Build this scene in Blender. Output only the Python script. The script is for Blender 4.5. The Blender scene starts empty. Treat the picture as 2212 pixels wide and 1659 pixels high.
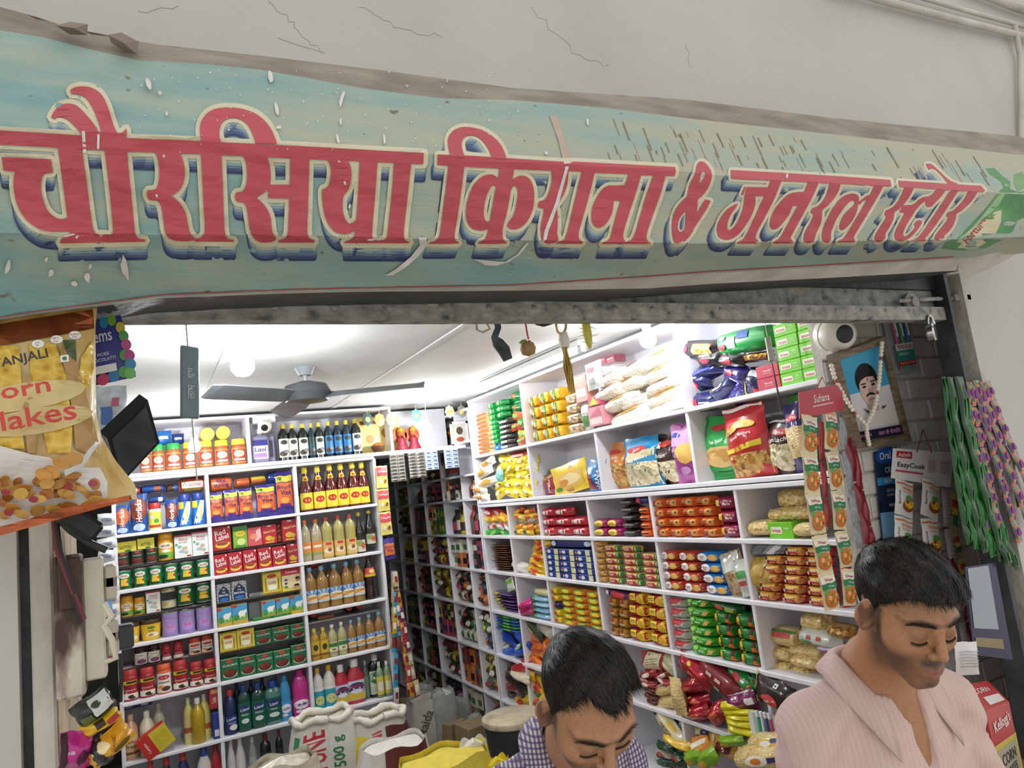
import bpy,bmesh,math,random
import numpy as np
from mathutils import Vector,Matrix,geometry
random.seed(7); rng = np.random.default_rng(7)
SC = bpy.context.scene
COL = SC.collection
# ------------------------------------------------------------------ camera
F = 1552.3
YAW,PIT,ROL = 0.489434,0.140184,-0.12096
EYE = np.array([0.0,0.0,1.8])
_f = np.array([math.sin(YAW)*math.cos(PIT),math.cos(YAW)*math.cos(PIT),math.sin(PIT)])
_r0 = np.array([math.cos(YAW),-math.sin(YAW),0.0]); _u0 = np.cross(_r0,_f)
_r = math.cos(ROL)*_r0 + math.sin(ROL)*_u0
_u = -math.sin(ROL)*_r0 + math.cos(ROL)*_u0
cam = bpy.data.cameras.new('camera'); cam_o = bpy.data.objects.new('camera',cam); COL.objects.link(cam_o)
cam.sensor_fit = 'HORIZONTAL'; cam.sensor_width = 36.0; cam.lens = F/2212*36.0; cam.clip_start = 0.05
cam_o.matrix_world = Matrix(((_r[0],_u[0],-_f[0],EYE[0]),(_r[1],_u[1],-_f[1],EYE[1]),(_r[2],_u[2],-_f[2],EYE[2]),(0,0,0,1)))
SC.camera = cam_o
# ------------------------------------------------------------------ world and exposure
W = bpy.data.worlds.new('street_daylight'); SC.world = W; W.use_nodes = True
W.node_tree.nodes['Background'].inputs[0].default_value = (1.0,0.985,0.96,1)
W.node_tree.nodes['Background'].inputs[1].default_value = 0.68
SC.view_settings.view_transform = 'Standard'; SC.view_settings.look = 'None'
SC.view_settings.exposure = 0.62; SC.view_settings.gamma = 1.0
SC.view_settings.use_curve_mapping = False
try: SC.cycles.max_bounces = 7; SC.cycles.glossy_bounces = 3; SC.cycles.transmission_bounces = 5; SC.cycles.caustics_reflective = False; SC.cycles.caustics_refractive = False
except AttributeError: pass
BULB = 245.0; TUBE = 15.0

# ------------------------------------------------------------------ the room's measures (metres, photo-derived)
YL = 5.0      # front of the rack across the back
XR = 2.2      # front of the rack along the right wall
YF = 1.42     # outer face of the facade
CEIL = 2.50

def ray(x,y): return _f + _r*((x-1106)/F) - _u*((y-829.5)/F)
def atY(x,y,Y): d = ray(x,y); return EYE + d*(Y/d[1])
def atX(x,y,X): d = ray(x,y); return EYE + d*(X/d[0])
def atZ(x,y,Z): d = ray(x,y); return EYE + d*((Z-EYE[2])/d[2])
def proj(P):
    d = np.asarray(P,float)-EYE; return 1106+F*(d@_r)/(d@_f),829.5-F*(d@_u)/(d@_f)
ZM = {'0': (0,0,1.0),'4': (220,860,3.456),'5': (220,1200,3.253),'6': (780,860,3.607),'7': (780,1220,3.778),
      '8': (1000,680,3.95),'A': (1400,660,3.687),'B': (1020,1030,4.485),'C': (1280,1030,3.686),'D': (1340,1360,4.254),
      'E': (1680,820,3.457),'F': (1660,1140,3.196),'G': (1040,1300,4.62),'H': (0,1080,2.864),'I': (0,640,3.191),'J': (1106,200,2.0),
      'T1': (0,150,3.685),'T2': (300,200,4.1475),'T3': (660,250,4.74),'T4': (900,250,4.74),'T5': (1200,300,5.53),'T6': (1520,330,5.821),'T7': (1820,330,5.643)}
def zp(k,u,v): o = ZM[k]; return o[0]+u/o[2],o[1]+v/o[2]

# ------------------------------------------------------------------ materials
def lin(h):
    if not isinstance(h,str): return tuple(h)
    h = h.lstrip('#'); c = [int(h[i:i+2],16)/255 for i in (0,2,4)]
    return tuple(x/12.92 if x <= 0.04045 else ((x+0.055)/1.055)**2.4 for x in c)
MATS = {}
def mat(col,rough=0.42,var=0.10,scale=18.0,metal=0.0,bump=0.0,bscale=60.0,trans=0.0,coat=0.0,emit=0.0,sss=0.0,alpha=1.0,name=None,ior=1.45):
    key = (col if isinstance(col,str) else tuple(np.round(col,3)),rough,var,scale,metal,bump,bscale,trans,coat,emit,alpha,sss)
    if key in MATS: return MATS[key]
    m = bpy.data.materials.new(name or 'surface'); m.use_nodes = True
    nt = m.node_tree; b = nt.nodes['Principled BSDF']; c = lin(col)
    b.inputs['Roughness'].default_value = rough; b.inputs['Metallic'].default_value = metal
    b.inputs['Transmission Weight'].default_value = trans; b.inputs['Coat Weight'].default_value = coat; b.inputs['IOR'].default_value = ior
    b.inputs['Coat Roughness'].default_value = 0.15; b.inputs['Alpha'].default_value = alpha
    if sss: b.inputs['Subsurface Weight'].default_value = sss; b.inputs['Subsurface Radius'].default_value = (0.02,0.008,0.004); b.inputs['Subsurface Scale'].default_value = 0.4
    if emit: b.inputs['Emission Color'].default_value = (*c,1); b.inputs['Emission Strength'].default_value = emit
    tc = nt.nodes.new('ShaderNodeTexCoord')
    if var:
        n = nt.nodes.new('ShaderNodeTexNoise'); n.inputs['Scale'].default_value = scale; n.inputs['Detail'].default_value = 3
        r = nt.nodes.new('ShaderNodeValToRGB'); r.color_ramp.elements[0].position = 0.3; r.color_ramp.elements[1].position = 0.7
        r.color_ramp.elements[0].color = (*[x*(1-var) for x in c],1); r.color_ramp.elements[1].color = (*[min(1,x*(1+var*0.6)) for x in c],1)
        nt.links.new(tc.outputs['Object'],n.inputs['Vector']); nt.links.new(n.outputs['Fac'],r.inputs[0]); nt.links.new(r.outputs[0],b.inputs['Base Color'])
    else: b.inputs['Base Color'].default_value = (*c,1)
    if bump:
        n2 = nt.nodes.new('ShaderNodeTexNoise'); n2.inputs['Scale'].default_value = bscale; n2.inputs['Detail'].default_value = 4
        bp = nt.nodes.new('ShaderNodeBump'); bp.inputs['Strength'].default_value = bump; bp.inputs['Distance'].default_value = 0.01
        nt.links.new(tc.outputs['Object'],n2.inputs['Vector']); nt.links.new(n2.outputs['Fac'],bp.inputs['Height']); nt.links.new(bp.outputs[0],b.inputs['Normal'])
    MATS[key] = m; return m
def ramp_mat(name,stops,scale=4.0,stretch=(1,1,1),detail=6,rough=0.8,bump=0.2,bscale=40,kind='noise',coat=0.0,dist=0.01,coords='Object'):
    """colours with their positions along a noise, bumped by a finer noise"""
    if name in MATS: return MATS[name]
    m = bpy.data.materials.new(name); m.use_nodes = True; nt = m.node_tree; b = nt.nodes['Principled BSDF']
    b.inputs['Roughness'].default_value = rough; b.inputs['Coat Weight'].default_value = coat; b.inputs['Coat Roughness'].default_value = 0.12
    tc = nt.nodes.new('ShaderNodeTexCoord'); mp = nt.nodes.new('ShaderNodeMapping'); mp.inputs['Scale'].default_value = stretch
    nt.links.new(tc.outputs[coords],mp.inputs[0])
    if kind == 'noise': n = nt.nodes.new('ShaderNodeTexNoise'); n.inputs['Detail'].default_value = detail; out = n.outputs['Fac']
    else: n = nt.nodes.new('ShaderNodeTexVoronoi'); out = n.outputs['Distance'] if kind == 'voro' else n.outputs['Color']
    n.inputs['Scale'].default_value = scale
    nt.links.new(mp.outputs[0],n.inputs['Vector'])
    r = nt.nodes.new('ShaderNodeValToRGB'); e = r.color_ramp.elements
    while len(e) < len(stops): e.new(0.5)
    for el,(p,c) in zip(e,stops): el.position = p; el.color = (*lin(c),1)
    nt.links.new(out,r.inputs[0]); nt.links.new(r.outputs[0],b.inputs['Base Color'])
    if bump:
        n2 = nt.nodes.new('ShaderNodeTexNoise') if kind == 'noise' else nt.nodes.new('ShaderNodeTexVoronoi')
        n2.inputs['Scale'].default_value = bscale
        bp = nt.nodes.new('ShaderNodeBump'); bp.inputs['Strength'].default_value = bump; bp.inputs['Distance'].default_value = dist
        nt.links.new(mp.outputs[0],n2.inputs['Vector']); nt.links.new(n2.outputs[0],bp.inputs['Height']); nt.links.new(bp.outputs[0],b.inputs['Normal'])
    MATS[name] = m; return m

# ------------------------------------------------------------------ text outlines (built-in font), cached as 2-D triangles
TXT = {}
def text2d(s,bold=0.0,shear=0.0):
    k = (s,bold,shear)
    if k in TXT: return TXT[k]
    c = bpy.data.curves.new('t','FONT'); c.body = s; c.resolution_u = 2; c.offset = bold; c.shear = shear; c.size = 1.0; c.fill_mode = 'FRONT'
    o = bpy.data.objects.new('t',c); COL.objects.link(o); dg = bpy.context.evaluated_depsgraph_get()
    me = bpy.data.meshes.new_from_object(o.evaluated_get(dg))
    v = np.array([p.co[:2] for p in me.vertices]) if len(me.vertices) else np.zeros((0,2)); fs = [tuple(p.vertices) for p in me.polygons]
    bpy.data.objects.remove(o); bpy.data.curves.remove(c); bpy.data.meshes.remove(me)
    if len(v): lo,hi = v.min(0),v.max(0); v = (v-lo); sz = hi-lo
    else: sz = np.array([1.0,1.0])
    TXT[k] = (v,fs,sz); return TXT[k]

# ------------------------------------------------------------------ mesh builder
class MB:
    def __init__(s): s.v = []; s.f = []; s.mi = []; s.mats = []
    def slot(s,m):
        if isinstance(m,str): m = mat(m)
        if m not in s.mats: s.mats.append(m)
        return s.mats.index(m)
    def add(s,vs,fs,m):
        n = len(s.v); s.v.extend([tuple(map(float,p)) for p in vs]); k = s.slot(m)
        for f in fs: s.f.append(tuple(n+i for i in f)); s.mi.append(k)
    def box(s,x0,x1,y0,y1,z0,z1,m,b=0.0):
        if b <= 0:
            vs = [(x,y,z) for z in (z0,z1) for y in (y0,y1) for x in (x0,x1)]
            s.add(vs,[(0,2,3,1),(4,5,7,6),(0,1,5,4),(2,6,7,3),(0,4,6,2),(1,3,7,5)],m); return
        b = min(b,(x1-x0)*.45,(y1-y0)*.45,(z1-z0)*.45)
        P = {}; vs = []
        for i in (0,1):
            for j in (0,1):
                for k in (0,1):
                    x,y,z = (x0,x1)[i],(y0,y1)[j],(z0,z1)[k]; dx,dy,dz = (b,-b)[i],(b,-b)[j],(b,-b)[k]
                    for a,p in enumerate(((x,y+dy,z+dz),(x+dx,y,z+dz),(x+dx,y+dy,z))): P[i,j,k,a] = len(vs); vs.append(p)
        fs = []
        for a,(p,q) in enumerate((((1),(2)),((0),(2)),((0),(1)))):
            for sgn in (0,1):
                idx = []
                for (m1,m2) in ((0,0),(1,0),(1,1),(0,1)):
                    t = [0,0,0]; t[a] = sgn; t[p] = m1; t[q] = m2; idx.append(P[t[0],t[1],t[2],a])
                fs.append(tuple(idx))
        for a in range(3):
            p,q = [t for t in range(3) if t != a]
            for m1 in (0,1):
                for m2 in (0,1):
                    e = [0,0,0]; e[p] = m1; e[q] = m2; g = list(e); e[a] = 0; g[a] = 1
                    fs.append((P[e[0],e[1],e[2],p],P[g[0],g[1],g[2],p],P[g[0],g[1],g[2],q],P[e[0],e[1],e[2],q]))
        for i in (0,1):
            for j in (0,1):
                for k in (0,1): fs.append((P[i,j,k,0],P[i,j,k,1],P[i,j,k,2]))
        s.add(vs,fs,m)
    def grid(s,fn,nu,nv,m,flip=False,wrap=False):
        vs = [fn(i/nu,j/nv) for j in range(nv+1) for i in range(nu+(0 if wrap else 1))]
        w = nu if wrap else nu+1; fs = []
        for j in range(nv):
            for i in range(nu):
                a = j*w+i; b_ = j*w+(i+1) % w; c = b_+w; d = a+w
                fs.append((a,d,c,b_) if flip else (a,b_,c,d))
        s.add(vs,fs,m)
    def lathe(s,prof,m,seg=16,sx=1.0,sy=1.0,n=2.0,cx=0,cy=0,caps=True,rot=0.0):
        """turned profile [(radius, z)] ; n>2 squares the section off"""
        vs = []
        for r,z in prof:
            for i in range(seg):
                a = 2*math.pi*i/seg+rot; c,t = math.cos(a),math.sin(a)
                q = (abs(c)**n+abs(t)**n)**(-1/n)
                vs.append((cx+r*sx*c*q,cy+r*sy*t*q,z))
        fs = [(j*seg+i,j*seg+(i+1) % seg,(j+1)*seg+(i+1) % seg,(j+1)*seg+i) for j in range(len(prof)-1) for i in range(seg)]
        if caps: fs.append(tuple(range(seg))[::-1]); fs.append(tuple((len(prof)-1)*seg+i for i in range(seg)))
        s.add(vs,fs,m)
    def tube(s,pts,r,m,seg=8,caps=True):
        pts = [Vector(p) for p in pts]; n = len(pts); vs = []; up = Vector((0,0,1)); rad = r if hasattr(r,'__len__') else [r]*n
        prev = None
        for i,p in enumerate(pts):
            t = (pts[min(i+1,n-1)]-pts[max(i-1,0)]).normalized()
            if prev is None: a = t.orthogonal().normalized()
            else: a = (prev-t*prev.dot(t)); a = a.normalized() if a.length > 1e-6 else t.orthogonal().normalized()
            prev = a; b_ = t.cross(a)
            for k in range(seg):
                an = 2*math.pi*k/seg; vs.append(p+a*(rad[i]*math.cos(an))+b_*(rad[i]*math.sin(an)))
        fs = [(j*seg+i,j*seg+(i+1) % seg,(j+1)*seg+(i+1) % seg,(j+1)*seg+i) for j in range(n-1) for i in range(seg)]
        if caps: fs.append(tuple(range(seg))[::-1]); fs.append(tuple((n-1)*seg+i for i in range(seg)))
        s.add(vs,fs,m)
    def prints(s,ops,S,aspect=1.0,off=0.0012,step=0.0005):
        """flat print on a surface S(u, v, offset); aspect = width / height"""
        for q,op in enumerate(ops):
            o = off+q*step; k = op[0]; m = op[-1]; m = mat(m,0.45,0.04) if isinstance(m,str) else m
            if k == 'r':
                u0,v0,u1,v1 = op[1:5]; nu = max(1,int(abs(u1-u0)*10+.5)); nv = max(1,int(abs(v1-v0)*8+.5))
                s.grid(lambda a,b_: S(u0+(u1-u0)*a,v0+(v1-v0)*b_,o),nu,nv,m)
            elif k == 'e':
                cu,cv,ru,rv = op[1:5]; N = 18
                vs = [S(cu,cv,o)]+[S(cu+ru*.6*math.cos(2*math.pi*i/N),cv+rv*.6*math.sin(2*math.pi*i/N),o) for i in range(N)]+[S(cu+ru*math.cos(2*math.pi*i/N),cv+rv*math.sin(2*math.pi*i/N),o) for i in range(N)]
                s.add(vs,[(0,1+i,1+(i+1) % N) for i in range(N)]+[(1+i,1+N+i,1+N+(i+1) % N,1+(i+1) % N) for i in range(N)],m)
            elif k == 'p':
                pts = op[1]; tri = geometry.tessellate_polygon([[Vector((a,b_,0)) for a,b_ in pts]])
                st = [[np.array(pts[i],float) for i in t] for t in tri]; vs = []; fs = []
                while st:
                    t = st.pop(); L = [np.hypot(*(t[(i+1) % 3]-t[i])) for i in range(3)]; j = int(np.argmax(L))
                    if L[j] > .22 and len(fs) < 400:
                        md = (t[j]+t[(j+1) % 3])/2; st.append([t[j],md,t[(j+2) % 3]]); st.append([md,t[(j+1) % 3],t[(j+2) % 3]])
                    else: n_ = len(vs); vs += [S(q_[0],q_[1],o) for q_ in t]; fs.append((n_,n_+1,n_+2))
                s.add(vs,fs,m)
            elif k == 't':
                _,tx,cu,cv,hv,wu = op[:6]; rot = op[6] if len(op) > 7 else 0.0
                v,fs,sz = text2d(tx,0.012)
                if not len(v): continue
                sc = hv/sz[1]; su = sc/aspect
                if sz[0]*su > wu: su = wu/sz[0]
                vs = []
                for x,y in v:
                    a = (x-sz[0]/2)*su*aspect; b_ = (y-sz[1]/2)*sc
                    if rot: a,b_ = a*math.cos(rot)-b_*math.sin(rot),a*math.sin(rot)+b_*math.cos(rot)
                    vs.append(S(cu+a/aspect,cv+b_,o))
                s.add(vs,fs,m)
    def data(s,name,smooth=None):
        me = bpy.data.meshes.new(name); me.from_pydata(s.v,[],s.f)
        for m in s.mats: me.materials.append(m)
        me.polygons.foreach_set('material_index',s.mi)
        if smooth is not None:
            me.polygons.foreach_set('use_smooth',[True]*len(s.f))
            if smooth > 0 and smooth < 180:
                me.set_sharp_from_angle(angle=math.radians(smooth))
        me.update(); return me
    def build(s,name,parent=None,smooth=None):
        o = bpy.data.objects.new(name,s.data(name,smooth)); COL.objects.link(o)
        if parent is not None: o.parent = parent
        return o
def tag(o,label=None,cat=None,group=None,kind=None):
    if label: o['label'] = label
    if cat: o['category'] = cat
    if group: o['group'] = group
    if kind: o['kind'] = kind
    return o
def empty(name,loc=(0,0,0),rz=0.0):
    o = bpy.data.objects.new(name,None); COL.objects.link(o); o.location = loc; o.rotation_euler = (0,0,rz); o.empty_display_size = 0.05
    return o
def link(name,me,parent=None,loc=(0,0,0),rot=(0,0,0),scale=(1,1,1)):
    o = bpy.data.objects.new(name,me); COL.objects.link(o); o.location = loc; o.rotation_euler = rot; o.scale = scale
    if parent is not None: o.parent = parent
    return o
def copy_tree(o,parent=None):
    c = o.copy(); COL.objects.link(c); c.parent = parent
    for ch in list(o.children): copy_tree(ch,c)
    return c
ORD = ['first','second','third','fourth','fifth','sixth','seventh','eighth','ninth','tenth','eleventh','twelfth']
def noise1(x,seed=0): return math.sin(x*1.7+seed)*.5+math.sin(x*3.9+seed*2.1)*.3+math.sin(x*8.3+seed*1.3)*.2
# ================================================================== the setting
PLASTER = ramp_mat('painted_plaster',[(0.25,'#b0aea8'),(0.5,'#bcbab4'),(0.8,'#c3c1bb')],1.4,rough=0.85,bump=0.3,bscale=22)
OLDPLASTER = ramp_mat('stained_plaster',[(0.2,'#9a968c'),(0.45,'#bcb8af'),(0.75,'#d0cdc4')],5.0,rough=0.9,bump=0.6,bscale=30)
WHITE = mat('#e6e4ea',0.4,0.05,9,name='white_laminate'); WHITE_EDGE = mat('#efedf1',0.35,0.05,name='white_edge_band')
CEILM = ramp_mat('ceiling_paint',[(0.3,'#d9d8d6'),(0.7,'#eeedea')],1.5,rough=0.8,bump=0.25,bscale=6)
FLOORM = ramp_mat('grey_stone_floor',[(0.3,'#6f6d66'),(0.7,'#918e84')],6.0,rough=0.5,bump=0.1)
STEEL = ramp_mat('worn_painted_steel',[(0.3,'#4e4e4b'),(0.42,'#8d8d87'),(0.7,'#b1b1aa')],26.0,rough=0.6,bump=0.5,bscale=60)
DARKSTEEL_GAP = ramp_mat('dark_steel_and_gap_shade',[(0.3,'#1d2022'),(0.7,'#3c4144')],12,rough=0.5,bump=0.3)
WOOD = ramp_mat('pale_worn_wood',[(0.3,'#7d6c55'),(0.5,'#c4b79f'),(0.75,'#d9cfbb')],6,(6,6,0.7),rough=0.75,bump=0.4)
def struct(name,mb,smooth=None): return tag(mb.build(name,smooth=smooth),kind='structure')
m = MB(); m.box(-0.55,3.05,YF,7.7,-0.06,0.0,FLOORM); struct('floor',m)
m = MB(); m.box(-6,8,-7,YF-.001,-0.16,-0.10,mat('#d2cec4',.85,.1,3,name='pale_street_concrete')); struct('floor_street',m)
m = MB(); m.box(-0.55,3.05,YF+.12,7.7,CEIL,CEIL+.08,CEILM)
for x in (0.35,1.25,2.0):
    m.box(x-.012,x+.012,1.6,7.6,CEIL-.006,CEIL,CEILM)
struct('ceiling',m)
m = MB(); m.box(-0.62,-0.50,YF+.12,7.7,0,CEIL,PLASTER); m.box(-.50,2.5,7.6,7.7,0,CEIL,PLASTER); struct('wall_back',m)
# right interior wall and the painted brick pier in front of the racks
m = MB(); m.box(2.50,2.62,1.745,7.7,0,CEIL,OLDPLASTER); m.box(2.98,3.05,YF+.06,1.745,0,CEIL,OLDPLASTER); wr = struct('wall_right',m)
BRICK = ramp_mat('painted_brick',[(0.25,'#b9b5ac'),(0.5,'#d3d0c8'),(0.8,'#e0ddd5')],9,rough=0.85,bump=0.5,bscale=35)
bm_ = MB(); bm_.box(0,.207,-.005,.012,0,.073,BRICK,.004); brick_me = bm_.data('brick')
m = MB(); m.box(2.15,3.0,1.706,1.74,0,CEIL,OLDPLASTER); wp = struct('wall_pier',m)
row = 0; z = 0.0
while z < CEIL-.07:
    x = 2.152-(0.11 if row % 2 else 0.0)
    while x < 2.96:
        x0 = max(x,2.152); w = min(x+.205,2.978)-x0
        if w > .03: link('brick',brick_me,wp,(x0,1.703+random.uniform(-.0015,.0015),z),(0,random.uniform(-.008,.008),0),(w/.205,1,1))
        x += .217
    z += .081; row += 1
# the facade
m = MB()
m.box(-4,-0.178,YF,YF+.22,-.1,4.2,PLASTER)
m.box(2.56,6.5,YF,YF+.06,-.1,4.2,PLASTER)
m.box(-0.178,2.56,YF,YF+.12,2.34,4.2,PLASTER)
struct('wall_front',m)
# cracks in the upper wall: thin open lines in the plaster
CRACK = mat('#9a958c',0.95,0.2)
m = MB()
for pts in ([(580,0),(640,60),(700,120)],[(780,10),(850,60),(980,80)],[(1150,20),(1240,110),(1330,150)],[(600,85),(720,125)],[(300,30),(400,10)],[(1480,90),(1500,160)]):
    P = []
    for (a,b) in zip(pts,pts[1:]):
        for t in np.linspace(0,1,8)[:-1]: P.append((a[0]+(b[0]-a[0])*t+random.uniform(-6,6),a[1]+(b[1]-a[1])*t+random.uniform(-6,6)))
    m.tube([atY(x,y,YF) for x,y in P],0.0007,CRACK,5)
wf = bpy.data.objects['wall_front']; o = m.build('crack',wf)
# left jamb: dark shutter guide, plaster strip, wooden post
m = MB(); m.box(-.178,-.160,YF+.03,YF+.20,-.05,2.34,DARKSTEEL_GAP); struct('trim_1',m)
m = MB(); m.box(-.162,-.130,YF+.005,YF+.24,-.05,2.34,OLDPLASTER,.004); struct('trim_2',m)
m = MB(); m.box(-.131,-.112,YF+.01,YF+.26,-.05,2.34,WOOD,.004); struct('trim_3',m)
m = MB(); m.box(-.50,-.14,YF+.20,YF+.30,0,CEIL,OLDPLASTER); struct('wall_left',m)
# right jamb: dark shutter guide
m = MB(); m.box(2.455,2.475,YF-.01,YF+.06,-.05,2.34,DARKSTEEL_GAP); m.box(2.475,2.56,YF+.03,YF+.06,-.05,2.34,DARKSTEEL_GAP); m.box(2.54,2.56,YF-.015,YF+.03,-.05,2.34,OLDPLASTER); struct('trim_4',m)

# ================================================================== rolled shutter: bottom rail above the opening
root = empty('rolling_shutter',(1.2,1.47,2.19)); tag(root,'grey riveted steel bottom rail of the rolled-up shop shutter','shutter')
def at_root(mb,name,rt,smooth=None):
    o = mb.build(name,rt,smooth); o.matrix_parent_inverse = Matrix.Translation(-Vector(rt.location)); return o
m = MB(); m.box(-.16,2.455,1.462,1.472,2.187,2.30,STEEL); m.box(-.172,2.455,1.43,1.472,2.180,2.192,STEEL); m.box(-.172,2.455,1.43,1.436,2.192,2.225,STEEL); m.box(-.172,2.455,1.445,1.463,2.29,2.345,DARKSTEEL_GAP)
at_root(m,'rail',root)
rv = MB(); rv.lathe([(.008,0),(.0075,.002),(.005,.004),(.001,.0045)],STEEL,10); rvm = rv.data('rivet',60)
x = -.1
while x < 2.48:
    o = link('rivet',rvm,root,rot=(math.pi/2,0,0)); o.matrix_parent_inverse = Matrix.Translation(-Vector(root.location)); o.location = (x,1.4305,2.208); x += .118
# latch, hasp and padlock at the right end
m = MB(); c = atY(1965,655,1.45)
m.lathe([(.034,0),(.034,.01),(.018,.012),(.018,.022),(.004,.024)],STEEL,18)
o = m.build('latch_boss',root,40); o.matrix_parent_inverse = Matrix.Translation(-Vector(root.location)); o.location = c; o.rotation_euler = (math.pi/2,0,0)
m = MB(); a = atY(1940,650,1.44); b = atY(2075,645,1.44); m.tube([a,(a+b)/2+np.array([0,-.01,0]),b],.007,STEEL); m.box(b[0]-.06,b[0]+.03,1.42,1.44,b[2]-.012,b[2]+.012,STEEL,.003)
at_root(m,'bolt',root,40)
pl = atY(2012,718,1.43); rt = empty('padlock',pl); tag(rt,'round steel padlock hanging from the shutter latch','padlock')
CHROME = mat('#c9c9c6',0.22,0.05,metal=1.0)
m = MB(); m.lathe([(.0,-.014),(.027,-.013),(.032,-.008),(.033,.008),(.028,.013),(.0,.014)],CHROME,24)
o = m.build('lock_body',rt,40); o.rotation_euler = (math.pi/2,0,.4)
m = MB(); m.tube([(-.016*math.cos(t),-.004,.026+.03*math.sin(t)) if True else 0 for t in np.linspace(0,math.pi,10)],.005,CHROME); m.build('shackle',rt,40)

# ================================================================== white racks
def board(mb,x0,x1,y0,y1,z,t=.018,m=None): mb.box(x0,x1,y0,y1,z-t,z,m or WHITE,.003)
LZ = [2.15,1.795,1.467,1.148,.826,.50,.18]; LX = [-.138,.388,.938,1.488]
RZ = [1.472,1.224,.948,.645,.335,.03]
def rack(name,label,loc): o = empty(name,loc); return tag(o,label,'shelf rack')
def part(mb,name,rt,smooth=None): return at_root(mb,name,rt,smooth)
LR = rack('storage_rack','white laminate rack of bottles, tins and boxes across the back',(.67,5.2,0))
for i,x in enumerate(LX): mb = MB(); mb.box(x-.011,x+.011,YL,YL+.36,0,2.11,WHITE,.003); part(mb,'upright',LR)
for zz in [2.125]+LZ[1:]: mb = MB(); board(mb,LX[0],LX[3],YL-.004,YL+.36,zz,.02); part(mb,'shelf',LR)
mb = MB(); mb.box(LX[0],LX[3],YL+.345,YL+.36,0,2.11,WHITE); part(mb,'back_panel',LR)
for (x0,x1,zz,dz) in ((LX[0],LX[1],LZ[2],.135),(LX[0],LX[1],LZ[3],.155),(LX[1],LX[2],LZ[2],.148),(LX[1],LX[2],LZ[3],.145),(LX[0],LX[1],LZ[4],.18),(LX[2],LX[3],LZ[4],.235)):
    mb = MB(); board(mb,x0+.012,x1-.012,YL+.16,YL+.34,zz+dz-.004,.014); part(mb,'step_board',LR)
TR = rack('loft_shelf','white loft shelf under the ceiling above the back rack',(1.0,5.2,2.13))
mb = MB(); board(mb,-.30,2.2,YL-.012,YL+.36,2.152,.026); part(mb,'shelf',TR)
for x in (-.13,.658,1.632): mb = MB(); mb.box(x-.01,x+.01,YL-.004,YL+.36,2.152,2.46,WHITE,.003); part(mb,'upright',TR)
mb = MB(); mb.box(-.3,2.2,YL+.34,YL+.36,2.152,2.48,WHITE); part(mb,'back_panel',TR)
mb = MB(); board(mb,-.3,1.64,YL-.004,YL+.36,2.475,.018); part(mb,'top_board',TR)
RU = rack('open_cabinet','white open wall cabinet of snack bags high along the right wall',(2.35,3.3,1.7))
for y,z0,z1 in ((4.86,1.70,2.46),(4.03,1.70,2.46),(3.255,1.70,2.05),(2.505,1.70,2.46),(1.757,2.03,2.46)):
    mb = MB(); mb.box(XR,2.495,y-.010,y+.010,z0,z1,WHITE,.003); part(mb,'upright',RU)
for zz,y0,y1 in ((1.716,1.745,4.87),(2.052,1.745,4.87),(2.465,1.745,4.87)):
    mb = MB(); board(mb,XR-.006,2.495,y0,y1,zz,.02); part(mb,'shelf',RU)
mb = MB(); mb.box(2.482,2.496,1.76,4.87,1.70,2.46,WHITE); part(mb,'back_panel',RU)
RL = rack('pigeonhole_rack','white pigeonhole rack of biscuit packs along the right wall',(2.35,3.3,0))
RYP = [4.855,4.42,3.99,3.425,2.86,2.285,1.757]
for y in RYP: mb = MB(); mb.box(XR,2.495,y-.010,y+.010,0,1.69,WHITE,.003); part(mb,'upright',RL)
for zz in [1.692]+RZ: mb = MB(); board(mb,XR-.006,2.495,1.745,4.865,zz,.02); part(mb,'shelf',RL)
mb = MB(); mb.box(2.482,2.496,1.76,4.865,0,1.69,WHITE); part(mb,'back_panel',RL)
DR = rack('rear_rack','dim white rack crammed with small goods in the rear passage',(2.35,6.2,0))
DYP = [4.89,5.16,5.57,6.02,6.43,6.82,7.2,7.58]; DZ = [2.42,2.18,1.93,1.745,1.475,1.222,.95,.645,.335,.03]
for y in DYP: mb = MB(); mb.box(XR,2.495,y-.009,y+.009,0,2.42,WHITE,.003); part(mb,'upright',DR)
for zz in DZ: mb = MB(); board(mb,XR-.005,2.495,4.88,7.59,zz,.018); part(mb,'shelf',DR)
mb = MB(); mb.box(2.482,2.496,4.88,7.59,0,2.42,WHITE); part(mb,'back_panel',DR)

# ================================================================== lamps
def bulb(px,py,Y,power,label,r=.034,cord=True):
    c = atY(px,py,Y); rt = empty('light_bulb',c); tag(rt,label,'light bulb')
    g = bpy.data.materials.new('lit_bulb_glass'); g.use_nodes = True; b = g.node_tree.nodes['Principled BSDF']
    b.inputs['Emission Color'].default_value = (0.93,0.97,1.0,1); b.inputs['Emission Strength'].default_value = power; b.inputs['Base Color'].default_value = (1,1,1,1)
    mb = MB(); mb.lathe([(.0,-r),(r*.6,-r*.82),(r*.95,-r*.35),(r,0),(r*.9,r*.45),(r*.62,r*.95),(r*.5,r*1.2)],g,20); mb.build('glass',rt,180)
    mb = MB(); mb.lathe([(r*.52,r*1.15),(r*.55,r*1.9),(r*.42,r*2.1),(r*.42,r*2.7),(.01,r*2.9)],mat('#d8d8d8',.5),16); mb.build('socket',rt,40)
    if cord:
        mb = MB(); mb.tube([(0,0,r*2.8),(.004,.0,(CEIL-c[2])*.6),(0,0,CEIL-c[2])],.003,mat('#dedede',.6)); mb.build('cord',rt)
    return rt
bulb(420,965,4.55,BULB,'small glowing bulb hanging before the jam jars')
bulb(524,790,2.9,BULB,'glaring bulb hanging from the ceiling left of the fan',.045)
bulb(922,925,4.6,BULB,'glowing bulb hanging in front of the idol shelf')
bulb(1400,735,2.45,BULB*.8,'glowing bulb hanging in front of the rice bags',.036)
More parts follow.
